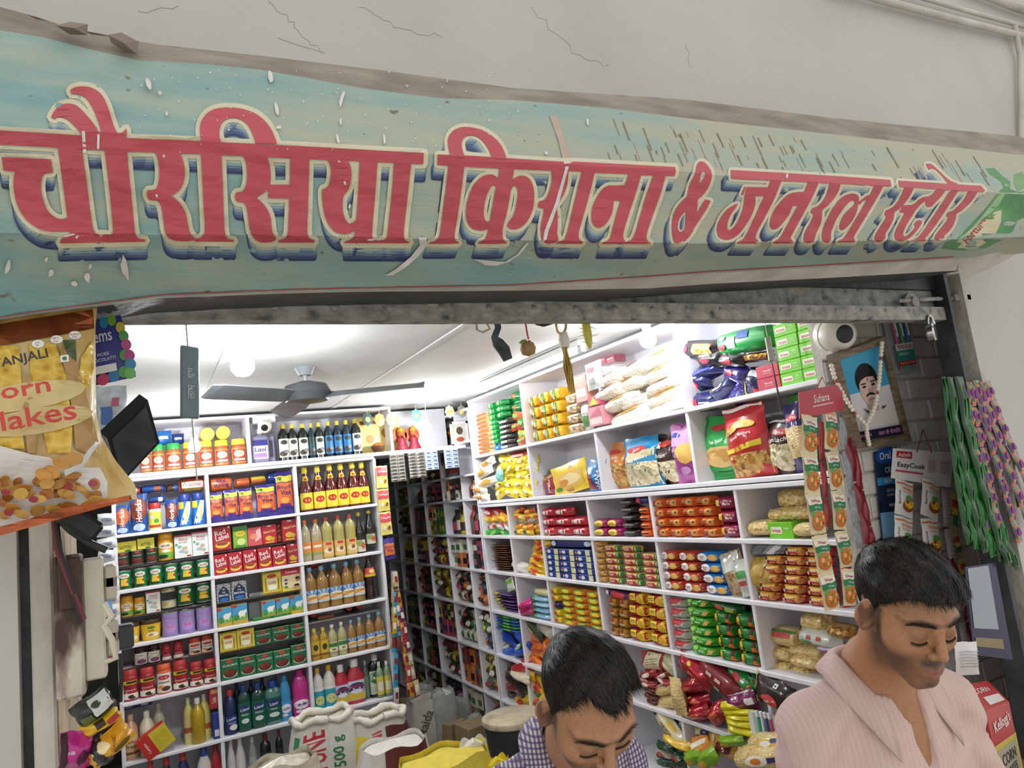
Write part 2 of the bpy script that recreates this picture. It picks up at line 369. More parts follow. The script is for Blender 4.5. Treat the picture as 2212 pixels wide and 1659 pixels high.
bulb(345,770,3.7,BULB*.8,'glowing bulb behind the hanging black box on the left',.04)
# tube light on the ceiling by the right wall
a = atZ(1010,835,2.44); b = atZ(1335,742,2.44); cx = 2.02
rt = empty('tube_light',(cx,3.6,2.46)); tag(rt,'lit fluorescent tube light along the ceiling by the wall cabinet','tube light')
g = bpy.data.materials.new('lit_tube'); g.use_nodes = True; bb = g.node_tree.nodes['Principled BSDF']; bb.inputs['Emission Color'].default_value = (.95,.98,1,1); bb.inputs['Emission Strength'].default_value = TUBE
mb = MB(); mb.box(-.03,.03,-.62,.62,0,.03,mat('#e9e9e9',.5),.004); mb.build('batten',rt)
mb = MB(); mb.tube([(0,-.58,-.018),(0,.58,-.018)],.013,g,12); mb.build('tube',rt,40)
for sy in (-1,1): mb = MB(); mb.box(-.016,.016,sy*.6-.02,sy*.6+.02,-.035,.0,mat('#cfcfcf',.5),.003); mb.build('end_cap',rt)
# ================================================================== cloth banner over the shutter hood
def polyx(pts,x): return float(np.interp(x,[p[0] for p in pts],[p[1] for p in pts]))
B_TOP = [(-60,2),(0,15),(75,35),(150,60),(230,75),(330,95),(560,120),(850,155),(1106,190),(1480,215),(1800,255),(2000,275),(2190,293),(2300,318)]
B_STR = [(-60,52),(0,65),(100,82),(200,108),(300,130),(440,138),(560,150),(780,190),(950,212),(1106,216),(1300,232),(1480,255),(1800,290),(2000,312),(2300,345)]
B_RID = [(-60,268),(0,272),(300,290),(600,309),(925,332),(1106,347),(1456,368),(1640,388),(1826,396),(2126,415),(2300,424)]
B_FOL = [(-60,500),(0,503),(300,507),(700,509),(900,516),(1200,520),(1500,526),(1820,521),(2030,518),(2300,508)]
B_BOT = [(-60,700),(0,690),(60,680),(190,662),(350,641),(600,631),(750,627),(1106,620),(1400,601),(1540,590),(1790,576),(2075,558),(2300,540)]
_tab = [np.array(t,float) for t in (B_TOP,B_STR,B_RID,B_FOL,B_BOT)]
def n1(x,s): return np.sin(x*1.7+s)*.5+np.sin(x*3.9+s*2.1)*.3+np.sin(x*8.3+s*1.3)*.2
def bMany(xy,off=0.0):
    """world points of the banner cloth under pixels: hood profile of four folds, gently rumpled"""
    xy = np.asarray(xy,float).reshape(-1,2); x,y = xy[:,0],xy[:,1]; L = np.stack([np.interp(x,t[:,0],t[:,1]) for t in _tab]); D = [1.13,1.10,1.035,1.085,1.20]
    Y = np.full(len(x),1.13)
    for i in range(4): t = np.clip((y-L[i])/(L[i+1]-L[i]),0,1); Y = np.where(y > L[i],D[i]+(D[i+1]-D[i])*t,Y)
    rum = .0035*n1(x*.012+y*.004,1)+.003*n1(y*.02-x*.006,4)
    rum = rum+np.where((x < 520) & (y < 330),.006*np.sin((x*.9+y*1.6)*.035)*np.clip((520-x)/200,0,1)*np.clip((330-y)/80,0,1),0)
    rum = np.where(y > L[3],rum*1.6,rum); Y = Y-rum*np.minimum(1,np.abs(y-L[2])/40+.2)
    d = _f+np.outer((x-1106)/F,_r)-np.outer((y-829.5)/F,_u); d = d*(Y/d[:,1])[:,None]; n = np.linalg.norm(d,axis=1)[:,None]
    return EYE+d*(1-off/n)
def bS(x,y,off=0.0): return bMany([(x,y)],off)[0]
SHOOD = empty('shop_banner',(1.0,1.2,2.3)); tag(SHOOD,'faded blue cloth shop banner with red Hindi lettering over the shutter hood','shop banner')
def banner_mat():
    m = bpy.data.materials.new('faded_blue_banner_cloth'); m.use_nodes = True; nt = m.node_tree; b = nt.nodes['Principled BSDF']; b.inputs['Roughness'].default_value = .55
    tc = nt.nodes.new('ShaderNodeTexCoord'); mp = nt.nodes.new('ShaderNodeMapping'); mp.inputs['Scale'].default_value = (.7,.7,5.0); nt.links.new(tc.outputs['Object'],mp.inputs[0])
    n = nt.nodes.new('ShaderNodeTexNoise'); n.inputs['Scale'].default_value = 2.6; n.inputs['Detail'].default_value = 7; n.inputs['Roughness'].default_value = .6; nt.links.new(mp.outputs[0],n.inputs['Vector'])
    # the print itself runs from sea blue on the left to a bleached beige on the right
    sx = nt.nodes.new('ShaderNodeSeparateXYZ'); nt.links.new(tc.outputs['Object'],sx.inputs[0])
    mr = nt.nodes.new('ShaderNodeMapRange'); mr.inputs['From Min'].default_value = -1.2; mr.inputs['From Max'].default_value = 1.1; nt.links.new(sx.outputs['X'],mr.inputs['Value'])
    r1 = nt.nodes.new('ShaderNodeValToRGB'); r2 = nt.nodes.new('ShaderNodeValToRGB')
    for r,cs in ((r1,('#38899c','#5a9aa2','#84aaa6','#a9b2a2')),(r2,('#86a4a0','#9aa89a','#a8a892','#aea88e'))):
        e = r.color_ramp.elements; e.new(.5); e.new(.6)
        for el,p,c in zip(e,(.30,.45,.56,.70),cs): el.position = p; el.color = (*lin(c),1)
        nt.links.new(n.outputs['Fac'],r.inputs[0])
    mx = nt.nodes.new('ShaderNodeMix'); mx.data_type = 'RGBA'; nt.links.new(mr.outputs[0],mx.inputs[0]); nt.links.new(r1.outputs[0],mx.inputs[6]); nt.links.new(r2.outputs[0],mx.inputs[7])
    # specks of grime
    n3 = nt.nodes.new('ShaderNodeTexNoise'); n3.inputs['Scale'].default_value = 46; n3.inputs['Detail'].default_value = 2; nt.links.new(tc.outputs['Object'],n3.inputs['Vector'])
    r3 = nt.nodes.new('ShaderNodeValToRGB'); r3.color_ramp.elements[0].position = .70; r3.color_ramp.elements[1].position = .76; nt.links.new(n3.outputs['Fac'],r3.inputs[0])
    mx2 = nt.nodes.new('ShaderNodeMix'); mx2.data_type = 'RGBA'; nt.links.new(r3.outputs[0],mx2.inputs[0]); nt.links.new(mx.outputs[2],mx2.inputs[6]); mx2.inputs[7].default_value = (*lin('#6d6a5c'),1)
    nt.links.new(mx2.outputs[2],b.inputs['Base Color'])
    w = nt.nodes.new('ShaderNodeTexNoise'); w.inputs['Scale'].default_value = 90; mp2 = nt.nodes.new('ShaderNodeMapping'); mp2.inputs['Scale'].default_value = (.1,.1,3); nt.links.new(tc.outputs['Object'],mp2.inputs[0]); nt.links.new(mp2.outputs[0],w.inputs['Vector'])
    bp = nt.nodes.new('ShaderNodeBump'); bp.inputs['Strength'].default_value = .25; bp.inputs['Distance'].default_value = .004; nt.links.new(w.outputs['Fac'],bp.inputs['Height']); nt.links.new(bp.outputs[0],b.inputs['Normal'])
    return m
CLOTH = banner_mat()
KRAFT = ramp_mat('brown_grey_backing',[(0.3,'#7b7268'),(0.6,'#978d80'),(.8,'#a59b8c')],7,(1,1,4),rough=.8,bump=.4)
LINING = ramp_mat('pale_banner_hem',[(0.3,'#b5b0a8'),(0.7,'#d5d0c8')],8,rough=.7,bump=.3)
def ban(mb,name,smooth=60): o = mb.build(name,SHOOD,smooth); o.matrix_parent_inverse = Matrix.Translation(-Vector(SHOOD.location)); return o
XS = list(range(-60,2301,20))
def band_mesh(lo,hi,n,m,off=0.0):
    mb = MB(); vs = []
    for x in XS:
        a,b = polyx(lo,x),polyx(hi,x)
        for j in range(n+1): vs.append(bS(x,a+(b-a)*j/n,off))
    fs = [(i*(n+1)+j,i*(n+1)+j+1,(i+1)*(n+1)+j+1,(i+1)*(n+1)+j) for i in range(len(XS)-1) for j in range(n)]
    mb.add(vs,fs,m); return mb
mb = band_mesh(B_STR,B_RID,6,CLOTH); mb2 = band_mesh(B_RID,B_FOL,6,CLOTH); mb.add(mb2.v,mb2.f,CLOTH); mb2 = band_mesh(B_FOL,B_BOT,6,CLOTH); mb.add(mb2.v,mb2.f,CLOTH)
cl = ban(mb,'cloth')
mb = band_mesh([(x,y) for x,y in B_TOP],[(x,y+4) for x,y in B_STR],2,KRAFT,-.004)
# torn flap of backing and the hood's flat top and end behind the cloth
vs = [atY(x,polyx(B_TOP,x)+1,1.135) for x in XS]+[np.array([atY(x,polyx(B_TOP,x)+1,1.135)[0],YF,atY(x,polyx(B_TOP,x)+1,1.135)[2]-.02]) for x in XS]
n = len(XS); mb.add(vs,[(i,i+1,n+i+1,n+i) for i in range(n-1)],KRAFT)
ban(mb,'backing_strip')
for pts in ([(150,47),(190,52),(188,76),(150,74),(120,55)],[(234,75),(262,70),(300,90),(296,118),(270,112),(240,92)]):
    mb = MB(); c = (sum(p[0] for p in pts)/len(pts),sum(p[1] for p in pts)/len(pts)); vs = [atY(*c,1.075)]+[atY(x,y,1.10) for x,y in pts]; k = len(pts)
    mb.add(vs,[(0,1+i,1+(i+1) % k) for i in range(k)],mat('#85796c',.8)); ban(mb,'torn_flap')
# pale hem under the cloth and the folded right end
hem = [(x,y+polyx([(-60,3),(1000,4),(1106,8),(1400,22),(2075,26),(2300,26)],x)) for x,y in B_BOT]
mb = MB(); vs = []
for x in XS:
    if x > 2090: continue
    y0 = polyx(B_BOT,x); y1 = polyx(hem,x)
    for j in range(3): vs.append(atY(x,y0-3+(y1-y0+3)*j/2,1.20+.03*j+.004*noise1(x*.02+j)))
k = len(vs)//3; mb.add(vs,[(i*3+j,i*3+j+1,(i+1)*3+j+1,(i+1)*3+j) for i in range(k-1) for j in range(2)],LINING)
k2 = len(mb.v); bk = [(v[0],YF,v[2]+.02) for v in mb.v[2::3]]; mb.add(mb.v[2::3]+bk,[(i,i+1,len(bk)+i+1,len(bk)+i) for i in range(len(bk)-1)],DARKSTEEL_GAP)  # closing strip: its dark colour stands in for shade in the gap behind the hem
ban(mb,'hem')
mb = MB(); q = [(2075,556),(2108,548),(2212,478),(2300,420),(2300,500),(2212,540),(2135,582),(2085,600),(2068,582)]
c = (2130,555); mb.add([atY(*c,1.19)]+[atY(x,y,yy) for (x,y),yy in zip(q,(1.21,1.20,1.13,1.10,1.15,1.20,1.25,1.27,1.25))],[(0,1+i,1+(i+1) % len(q)) for i in range(len(q))],LINING); ban(mb,'folded_end')

# ---- lettering, traced as outlines and cut so that it follows the folds
def cut2d(polys):
    """polys: list of (outer, [holes]) in pixels -> verts2d, tris, bisected every 14 px"""
    bm = bmesh.new()
    for outer,holes in polys:
        loops = [[Vector((x,y,0)) for x,y in outer]]+[[Vector((x,y,0)) for x,y in h] for h in holes]
        flat = [p for l in loops for p in l]; tri = geometry.tessellate_polygon(loops)
        vv = [bm.verts.new(p) for p in flat]
        for t in tri:
            try: bm.faces.new([vv[i] for i in t])
            except ValueError: pass
    if not bm.verts: return [],[]
    ys = [v.co.y for v in bm.verts]; y = math.floor(min(ys)/14)*14+14
    while y < max(ys):
        bmesh.ops.bisect_plane(bm,geom=bm.verts[:]+bm.edges[:]+bm.faces[:],plane_co=(0,y,0),plane_no=(0,1,0)); y += 14
    xs = [v.co.x for v in bm.verts]; x = math.floor(min(xs)/40)*40+40
    while x < max(xs):
        bmesh.ops.bisect_plane(bm,geom=bm.verts[:]+bm.edges[:]+bm.faces[:],plane_co=(x,0,0),plane_no=(1,0,0)); x += 40
    bm.verts.index_update(); V = [(v.co.x,v.co.y) for v in bm.verts]; Fs = [tuple(v.index for v in f.verts) for f in bm.faces]; bm.free(); return V,Fs
def dilate(loop,w):
    out = []; n = len(loop)
    for i in range(n):
        a,b = np.array(loop[i],float),np.array(loop[(i+1) % n],float); d = b-a; L = np.hypot(*d)
        if L < .5: continue
        d /= L; nn = np.array([-d[1],d[0]])*w
        out.append(([tuple(a+nn),tuple(b+nn),tuple(b-nn),tuple(a-nn)],[]))
        out.append(([tuple(a+w*np.array([math.cos(t),math.sin(t)])) for t in np.linspace(0,2*math.pi,7)[:-1]],[]))
    return out
def smooth_loop(pts,k=1):
    """round a traced outline: keep sharp corners, curve the rest"""
    P = [np.array(p,float) for p in pts]
    for _ in range(k):
        Q = []; n = len(P)
        for i in range(n):
            a,b,c = P[i-1],P[i],P[(i+1) % n]; u,w = b-a,c-b; lu,lw = np.hypot(*u),np.hypot(*w)
            cs = (u@w)/(lu*lw+1e-9)
            if cs > .45: Q += [b-u*.22,b+w*.22] if min(lu,lw) > 3 else [b]
            else: Q.append(b)
        P = Q
    return [tuple(p) for p in P]
RED = mat('#b64a54',.5,.10,3,name='faded_red_print'); CREAM = mat('#cfc8ac',.55,.06,4,name='cream_print')
def poly(k,pts): return smooth_loop([zp(k,*p) for p in pts])
def px_fix(k,pts): return [zp(k,*p) for p in pts]
WORDS = []
bar1 = px_fix('T1',[(-60,480),(0,485),(660,525)])+px_fix('T2',[(0,412),(555,433),(740,444),(1659,490)])+px_fix('T3',[(600,348),(1212,380),(1205,496),(1085,492),(910,483),(735,475),(555,465),(430,460),(220,452),(40,443)])+px_fix('T2',[(1525,597),(1355,588),(1145,580),(900,566),(740,560),(555,550),(360,545),(140,535),(0,530)])+px_fix('T1',[(1010,655),(832,645),(650,635),(450,622),(0,597),(-60,594)])
w1 = [(bar1,[])]
for k,p in (('T1',[(12,697),(405,715),(418,822),(350,828),(328,880),(325,950),(340,1040),(370,1110),(410,1160),(460,1188),(500,1192),(532,1178),(560,1288),(520,1290),(400,1290),(320,1275),(230,1220),(165,1140),(125,1050),(108,950),(108,860),(125,815),(30,805)]),
    ('T1',[(455,600),(650,625),(690,900),(725,1180),(745,1290),(770,1312),(840,1312),(880,1318),(905,1345),(905,1375),(480,1385),(480,1358),(560,1300),(535,1180),(500,900)]),
    ('T1',[(832,635),(1010,645),(1040,950),(1065,1200),(1075,1310),(1100,1345),(1158,1357),(1155,1372),(850,1378),(850,1335),(895,1310),(903,1270),(870,950)]),
    ('T1',[(405,378),(425,340),(455,300),(500,275),(550,268),(600,280),(650,320),(700,375),(745,430),(800,510),(805,545),(660,545),(655,515),(600,455),(540,400),(490,380),(445,380),(435,398)]),
    ('T1',[(560,165),(590,142),(650,132),(720,140),(780,170),(825,220),(860,300),(890,400),(910,460),(930,500),(945,510),(975,500),(1005,470),(1012,505),(990,560),(800,555),(805,515),(790,430),(740,310),(690,230),(640,200),(600,195),(570,195)]),
    ('T2',[(140,525),(360,533),(395,600),(412,680),(412,760),(395,830),(350,890),(290,922),(350,970),(395,1030),(430,1110),(440,1200),(465,1270),(500,1300),(495,1325),(420,1335),(320,1330),(260,1300),(235,1250),(220,1150),(205,1040),(185,985),(155,965),(95,965),(80,940),(70,900),(80,875),(140,870),(165,850),(180,790),(185,700),(175,600),(160,555)]),
    ('T2',[(555,540),(740,550),(750,800),(765,1200),(775,1280),(800,1315),(850,1322),(848,1338),(500,1335),(500,1312),(560,1300),(590,1260),(590,1180),(570,800)]),
    ('T2',[(555,445),(545,320),(560,250),(610,180),(690,140),(800,130),(920,140),(1040,180),(1130,250),(1190,330),(1235,440),(1235,460),(1045,455),(1020,370),(980,290),(920,240),(850,222),(780,235),(735,280),(718,340),(722,400),(738,455)]),
    ('T2',[(900,556),(1145,568),(1170,640),(1183,720),(1180,800),(1165,870),(1055,942),(1120,1000),(1160,1060),(1185,1130),(1190,1220),(1205,1280),(1230,1300),(1225,1325),(1180,1345),(1090,1345),(1030,1310),(1000,1250),(985,1150),(970,1050),(955,995),(920,980),(880,980),(865,950),(860,915),(875,893),(930,890),(955,850),(970,780),(970,680),(955,600),(930,570)]),
    ('T2',[(1160,825),(1365,825),(1365,950),(1160,945)]),
    ('T2',[(1355,578),(1528,588),(1520,900),(1510,1200),(1510,1270),(1530,1310),(1575,1322),(1570,1345),(1250,1345),(1250,1328),(1310,1310),(1335,1270),(1340,1180),(1352,900)]),
    ('T3',[(220,440),(430,448),(460,510),(472,590),(465,680),(440,760),(385,820),(378,900),(385,1000),(410,1070),(450,1110),(500,1085),(530,1050),(510,1170),(460,1205),(380,1215),(300,1190),(235,1120),(195,1020),(175,900),(170,790),(175,750),(215,740),(245,700),(262,620),(262,540),(250,490)]),
    ('T3',[(555,455),(738,465),(715,800),(685,1150),(680,1230),(700,1270),(750,1282),(760,1305),(400,1305),(400,1292),(470,1270),(500,1230),(515,1100),(540,800)]),
    ('T3',[(910,474),(1083,482),(1050,800),(1010,1150),(1005,1240),(1020,1280),(1065,1292),(1055,1308),(750,1305),(745,1282),(820,1270),(840,1220),(850,1100),(885,800)])): w1.append((poly(k,p),[]))
WORDS.append(w1)
bar2 = px_fix('T4',[(218,395),(560,408),(920,432),(1500,470)])+px_fix('T5',[(250,270),(800,300),(1430,335),(1438,380),(1425,442),(1320,442),(1175,437),(1025,432),(875,422),(465,403),(320,393),(150,384)])+px_fix('T4',[(1380,562),(1000,547),(850,540),(490,520),(330,512),(215,505)])
w2 = [(bar2,[])]
for k,p in (('T4',[(330,502),(490,512),(455,800),(410,1100),(385,1230),(400,1285),(435,1295),(425,1312),(128,1312),(135,1298),(200,1280),(235,1230),(260,1050),(300,750)]),
    ('T4',[(345,420),(315,270),(330,200),(380,145),(460,112),(560,115),(680,145),(790,215),(860,290),(905,380),(922,445),(770,432),(740,350),(690,270),(630,215),(560,197),(500,210),(465,255),(460,310),(475,370),(497,425)]),
    ('T4',[(850,525),(1002,535),(985,650),(960,800),(925,1000),(880,1150),(878,1250),(900,1285),(925,1295),(915,1312),(630,1312),(640,1295),(700,1270),(730,1200),(750,1080),(800,800),(835,650)]),
    ('T4',[(840,650),(800,608),(740,597),(660,625),(580,710),(530,830),(505,950),(505,1040),(530,1120),(580,1165),(660,1180),(720,1165),(760,1140),(755,1075),(722,1090),(695,1060),(685,990),(697,890),(728,785),(765,722),(795,708),(815,730)]),
    ('T4',[(970,680),(990,650),(1040,615),(1110,612),(1170,655),(1200,740),(1208,850),(1190,960),(1150,1060),(1080,1140),(1010,1165),(960,1160),(925,1130),(945,1080),(985,1040),(1015,950),(1035,840),(1038,760),(1015,715),(985,725),(965,770),(955,800)]),
    ('T4',[(1380,552),(1555,560),(1550,680),(1520,790),(1455,890),(1430,920),(1445,1000),(1445,1150),(1435,1200),(1455,1255),(1445,1290),(1390,1308),(1310,1308),(1280,1260),(1270,1150),(1290,1050),(1310,960),(1295,945),(1250,945),(1243,915),(1255,875),(1310,865),(1345,815),(1370,740),(1390,640)]),
    ('T5',[(318,385),(468,395),(420,620),(340,900),(280,1100),(275,1180),(300,1220),(325,1232),(315,1255),(10,1252),(30,1235),(100,1210),(130,1160),(170,1000),(250,650)]),
    ('T5',[(690,560),(870,548),(840,740),(700,738),(690,820),(680,880),(640,970),(580,1040),(520,1068),(470,1050),(435,990),(428,900),(450,780),(500,680),(570,590),(640,552)]),
    ('T5',[(875,412),(1028,424),(960,650),(870,920),(810,1120),(808,1185),(835,1225),(860,1255),(555,1255),(570,1238),(630,1215),(665,1160),(700,1000),(780,720)]),
    ('T5',[(1172,428),(1318,436),(1260,650),(1160,920),(1090,1130),(1085,1190),(1105,1222),(1135,1235),(1125,1255),(850,1255),(850,1230),(910,1210),(945,1150),(990,1000),(1070,720)])): w2.append((poly(k,p),[]))
WORDS.append(w2)
WORDS.append([(poly('T5',[(1670,420),(1680,340),(1700,285),(1735,265),(1780,275),(1830,330),(1868,400),(1868,470),(1830,580),(1760,680),(1700,720),(1698,790),(1690,885),(1730,820),(1790,722),(1855,740),(1800,850),(1720,970),(1660,1060),(1640,1110),(1590,1180),(1530,1238),(1535,1205),(1490,1240),(1450,1255),(1415,1230),(1395,1130),(1392,1000),(1410,900),(1460,800),(1540,720),(1575,690),(1590,600),(1615,520)]),
               [poly('T5',[(1770,388),(1795,410),(1785,450),(1720,550),(1730,460),(1750,400)]),poly('T5',[(1558,860),(1555,1000),(1540,1090),(1490,1118),(1462,1080),(1462,1010),(1490,930)])])])
w4 = [(px_fix('T6',[(342,215),(1000,252),(1600,288)])+px_fix('T7',[(0,288),(585,330),(598,408),(300,395),(0,380)])+px_fix('T6',[(1580,385),(850,348),(345,325)]),[])]
for k,p in (('T6',[(850,338),(985,345),(900,560),(800,760),(700,940),(655,1040),(655,1080),(690,1110),(680,1140),(425,1140),(440,1115),(500,1090),(540,1030),(620,860),(720,640),(800,460)]),
    ('T6',[(545,430),(850,437),(810,547),(520,547)]),
    ('T6',[(520,540),(650,535),(655,640),(620,760),(540,900),(440,1030),(340,1090),(260,1095),(195,1065),(165,990),(180,890),(230,790),(310,700),(390,650),(432,640),(410,690),(350,760),(310,850),(295,930),(305,970),(340,975),(390,930),(450,830),(500,700)]),
    ('T6',[(515,428),(535,428),(500,530),(472,530)]),
    ('T6',[(1320,362),(1450,370),(1380,540),(1270,740),(1150,960),(1095,1060),(1100,1090),(1125,1110),(1120,1140),(875,1140),(890,1115),(950,1085),(1000,1010),(1100,820),(1190,660),(1260,500)]),
    ('T6',[(1290,490),(1150,495),(1080,515),(990,590),(910,690),(850,800),(832,900),(845,950),(880,968),(940,945),(1010,870),(1080,770),(1120,670),(1200,665)]),
    ('T6',[(1590,378),(1725,388),(1700,480),(1640,580),(1560,670),(1490,720),(1490,800),(1480,880),(1430,980),(1400,1060),(1395,1105),(1350,1130),(1290,1135),(1260,1110),(1260,1060),(1290,960),(1350,870),(1385,790),(1375,765),(1345,760),(1350,730),(1375,690),(1430,680),(1490,620),(1550,520)]),
    ('T6',[(1640,900),(1600,1010),(1605,1090),(1570,1130),(1520,1130),(1490,1090),(1490,1000),(1530,880),(1610,720),(1700,590),(1790,530),(1880,508),(1940,530),(1958,580),(1925,630),(1900,610),(1880,600),(1830,620),(1760,700),(1690,800)]),
    ('T6',[(1955,575),(1945,650),(1930,740),(1870,860),(1800,940),(1740,978),(1710,960),(1710,900),(1750,800),(1820,720),(1890,660),(1905,600)]),
    ('T7',[(395,390),(505,397),(440,520),(340,690),(230,870),(150,1000),(135,1040),(155,1065),(145,1090),(-60,1092),(-50,1075),(10,1050),(60,980),(180,780),(270,620),(345,500)]),
    ('T7',[(195,600),(240,570),(300,518),(350,515),(330,590),(260,575),(210,635)])): w4.append((poly(k,p),[]))
WORDS.append(w4)
w5 = [(px_fix('T7',[(678,338),(1050,362),(1400,385),(1690,402),(1740,460),(1720,480),(1500,470),(870,425),(690,415)]),[])]
for p in ([(760,418),(870,424),(850,480),(800,560),(740,640),(690,690),(630,725),(630,790),(600,860),(560,930),(520,990),(528,1030),(500,1065),(450,1088),(405,1085),(390,1055),(400,1000),(440,930),(490,860),(530,790),(525,765),(510,745),(530,700),(580,685),(640,640),(700,560)],
    [(1160,434),(1270,442),(1200,540),(1130,610),(1080,660),(1030,660),(1010,620),(1025,590),(970,610),(900,690),(830,800),(770,900),(735,980),(750,1020),(790,1015),(850,960),(890,900),(870,880),(890,840),(930,820),(970,830),(960,880),(900,960),(820,1040),(740,1075),(680,1078),(640,1050),(635,990),(670,900),(760,730),(695,728),(720,680),(735,640),(870,635),(960,545),(1080,525)],
    [(1320,448),(1420,455),(1330,590),(1220,760),(1110,920),(1030,1020),(1000,1045),(1020,1060),(1005,1078),(840,1078),(860,1062),(930,1030),(990,950),(1110,770),(1230,590)],
    [(1015,135),(1080,130),(1150,190),(1250,290),(1330,350),(1400,372),(1395,392),(1290,388),(1210,280),(1130,200),(1085,190),(1055,210),(1035,180)],
    [(1535,464),(1650,472),(1600,560),(1530,640),(1450,710),(1385,745),(1385,800),(1350,890),(1290,970),(1240,1010),(1245,1035),(1210,1060),(1150,1072),(1120,1060),(1130,1010),(1190,930),(1250,860),(1290,790),(1265,775),(1275,740),(1310,715),(1350,710),(1420,640),(1490,560)]): w5.append((poly('T7',p),[]))
WORDS.append(w5)
GRAD = ['#c4c2aa','#a9b3a6','#8499a0','#5f7691','#45547a','#323b60']
for wi,w in enumerate(WORDS):
    mb = MB(); xc = np.mean([p[0] for o,h in w for p in o]); fw = float(np.interp(xc,[400,2000],[6.0,3.2]))
    def put(polys,m,off):
        V,Fs = cut2d(polys)
        if V: mb.add(bMany(V,off),Fs,m)
    dil = []
    for o,h in w:
        dil += dilate(o,fw*1.65)
        for hh in h: dil += dilate(hh,fw*.9)
    body = [(o,h) for o,h in w]
    N = len(GRAD); sh = float(np.interp(xc,[300,2000],[36,22])); sx = float(np.interp(xc,[200,900,2000],[4,-7,-22]))
    dil_s = []
    for o,h in w: dil_s += dilate(o,fw*.8)
    for i in range(N-1,-1,-1):
        t = (i+1)/N
        mv = lambda pp: [([(x+sx*t,y+sh*t) for x,y in o],[[(x+sx*t,y+sh*t) for x,y in q] for q in h]) for o,h in pp]
        put(mv(dil_s+body),mat(GRAD[i],.55,.04),.0008+.00025*(N-i))
    put(dil,CREAM,.0032)
    put(body,RED,.0052)
    ban(mb,'lettering',None)
# oil-pouch picture at the right end of the print
mb = MB()
def bprint(k,pts,m,off):
    V,Fs = cut2d([([zp(k,*p) for p in pts],[])]); mb.add(bMany(V,off),Fs,m)
bprint('T7',[(1210,1165),(1250,1100),(1400,1040),(1500,940),(1650,790),(1780,640),(1900,480),(1960,420),(1930,350),(1800,270),(1745,190),(1850,185),(1960,290),(2050,350),(2040,440),(2150,480),(2400,440),(2400,700),(2130,830),(2080,950),(1950,1060),(1750,1160),(1600,1195),(1400,1190)],mat('#4b8b4f',.5,.3,14),.0012)
bprint('T7',[(1420,1050),(1560,930),(1760,700),(1900,520),(2000,480),(1900,640),(1700,830),(1500,1030)],mat('#8fb889',.5),.0018)
bprint('T7',[(2090,260),(2180,230),(2260,300),(2240,420),(2140,470),(2090,380)],mat('#6f9a63',.5),.0018)
bprint('T7',[(1330,1150),(1400,1080),(1560,930),(1720,830),(1880,700),(1940,700),(1930,850),(1880,960),(1800,1070),(1650,1150),(1450,1165)],mat('#cfc4a2',.5),.0024)
v,fs,sz = text2d('Fortuna',.02)
a0 = np.array(zp('T7',1530,1120)); d = np.array([math.cos(-.86),math.sin(-.86)]); e = np.array([-d[1],d[0]])
sc = 66/sz[0]; mb.add([bS(*(a0+d*x*sc-e*y*sc*1.1),.003) for x,y in v],fs,mat('#a33a3a',.5))
ban(mb,'pouch_picture',None)
# paint splashes, tear and drip streaks
mb = MB(); SPL = mat('#d8d3d2',.6,.1); SPL2 = mat('#b9a79b',.7,.1); DRIP = mat('#8d8064',.8,.2)
def blob(cx,cy,rx,ry,m,off=.0060,ang=0,n=9):
    pts = []
    for i in range(n):
        t = 2*math.pi*i/n; r = random.uniform(.65,1.15); x,y = rx*r*math.cos(t),ry*r*math.sin(t)
        pts.append((cx+x*math.cos(ang)-y*math.sin(ang),cy+x*math.sin(ang)+y*math.cos(ang)))
    V,Fs = cut2d([(pts,[])]); mb.add(bMany(V,off),Fs,m)
def streak(pts,w,m,off=.006):
    L = [(x-w/2,y) for x,y in pts]+[(x+w/2,y) for x,y in pts[::-1]]
    V,Fs = cut2d([(L,[])]); mb.add(bMany(V,off),Fs,m)
for cx,cy,rx,ry in ((320,180,6,16),(345,200,4,6),(360,245,3,6),(585,165,6,14),(738,215,4,20),(598,235,4,14),(603,275,7,4),(736,262,3,8),(730,300,3,12),(733,348,3,9),(745,395,3,5),(354,337,3,3),(338,420,3,9),(755,445,3,6),(270,580,8,28),(18,575,6,18),(188,600,7,12),(195,575,4,6),(110,590,6,10),(100,560,4,6),(160,612,9,6),(168,512,6,4),(150,508,14,3),(830,300,3,10),(1270,262,3,8),(1180,330,3,4),(802,518,10,3),(1700,380,3,6)):
    blob(cx,cy,rx,ry,SPL,ang=random.uniform(-.3,.3))
for _ in range(110): blob(random.uniform(300,1150),random.uniform(150,330),random.uniform(.8,2.2),random.uniform(.8,2.6),SPL,n=5)
for pts,w in (([(912,512),(915,530),(895,555),(865,580),(840,595)],16),([(180,283),(183,330)],7),([(213,280),(212,322)],5)): streak(pts,w,SPL)
streak([(1020,560),(1045,572),(1070,574),(1095,566),(1120,550),(1140,525)],6,SPL)
tp = [zp('T4',*p) for p in [(1505,470),(1590,470),(1555,530),(1460,880),(1400,1050),(1350,1180),(1320,1310),(1290,1310),(1310,1180),(1370,1020),(1420,890),(1520,540)]]
V,Fs = cut2d([(tp,[])]); mb.add(bMany(V,.006),Fs,SPL)
tp = [zp('T4',*p) for p in [(1360,0),(1440,0),(1520,250),(1580,470),(1500,470),(1450,250)]]; V,Fs = cut2d([(tp,[])]); mb.add(bMany(V,.0026),Fs,SPL2)
for _ in range(95):
    x = random.uniform(1300,2120); t = (x-1300)/820; y = random.uniform(polyx(B_STR,x)+10,polyx(B_RID,x)-10); L = random.uniform(8,50); L = min(L,polyx(B_RID,x)+8-y); sl = .35+.3*t
    streak([(x,y),(x+L*sl*.5,y+L*.5),(x+L*sl,y+L)],random.uniform(1.2,3.0),DRIP if random.random() < .75 else SPL2,.0026)
tag(ban(mb,'paint_splashes',None),kind='stuff')
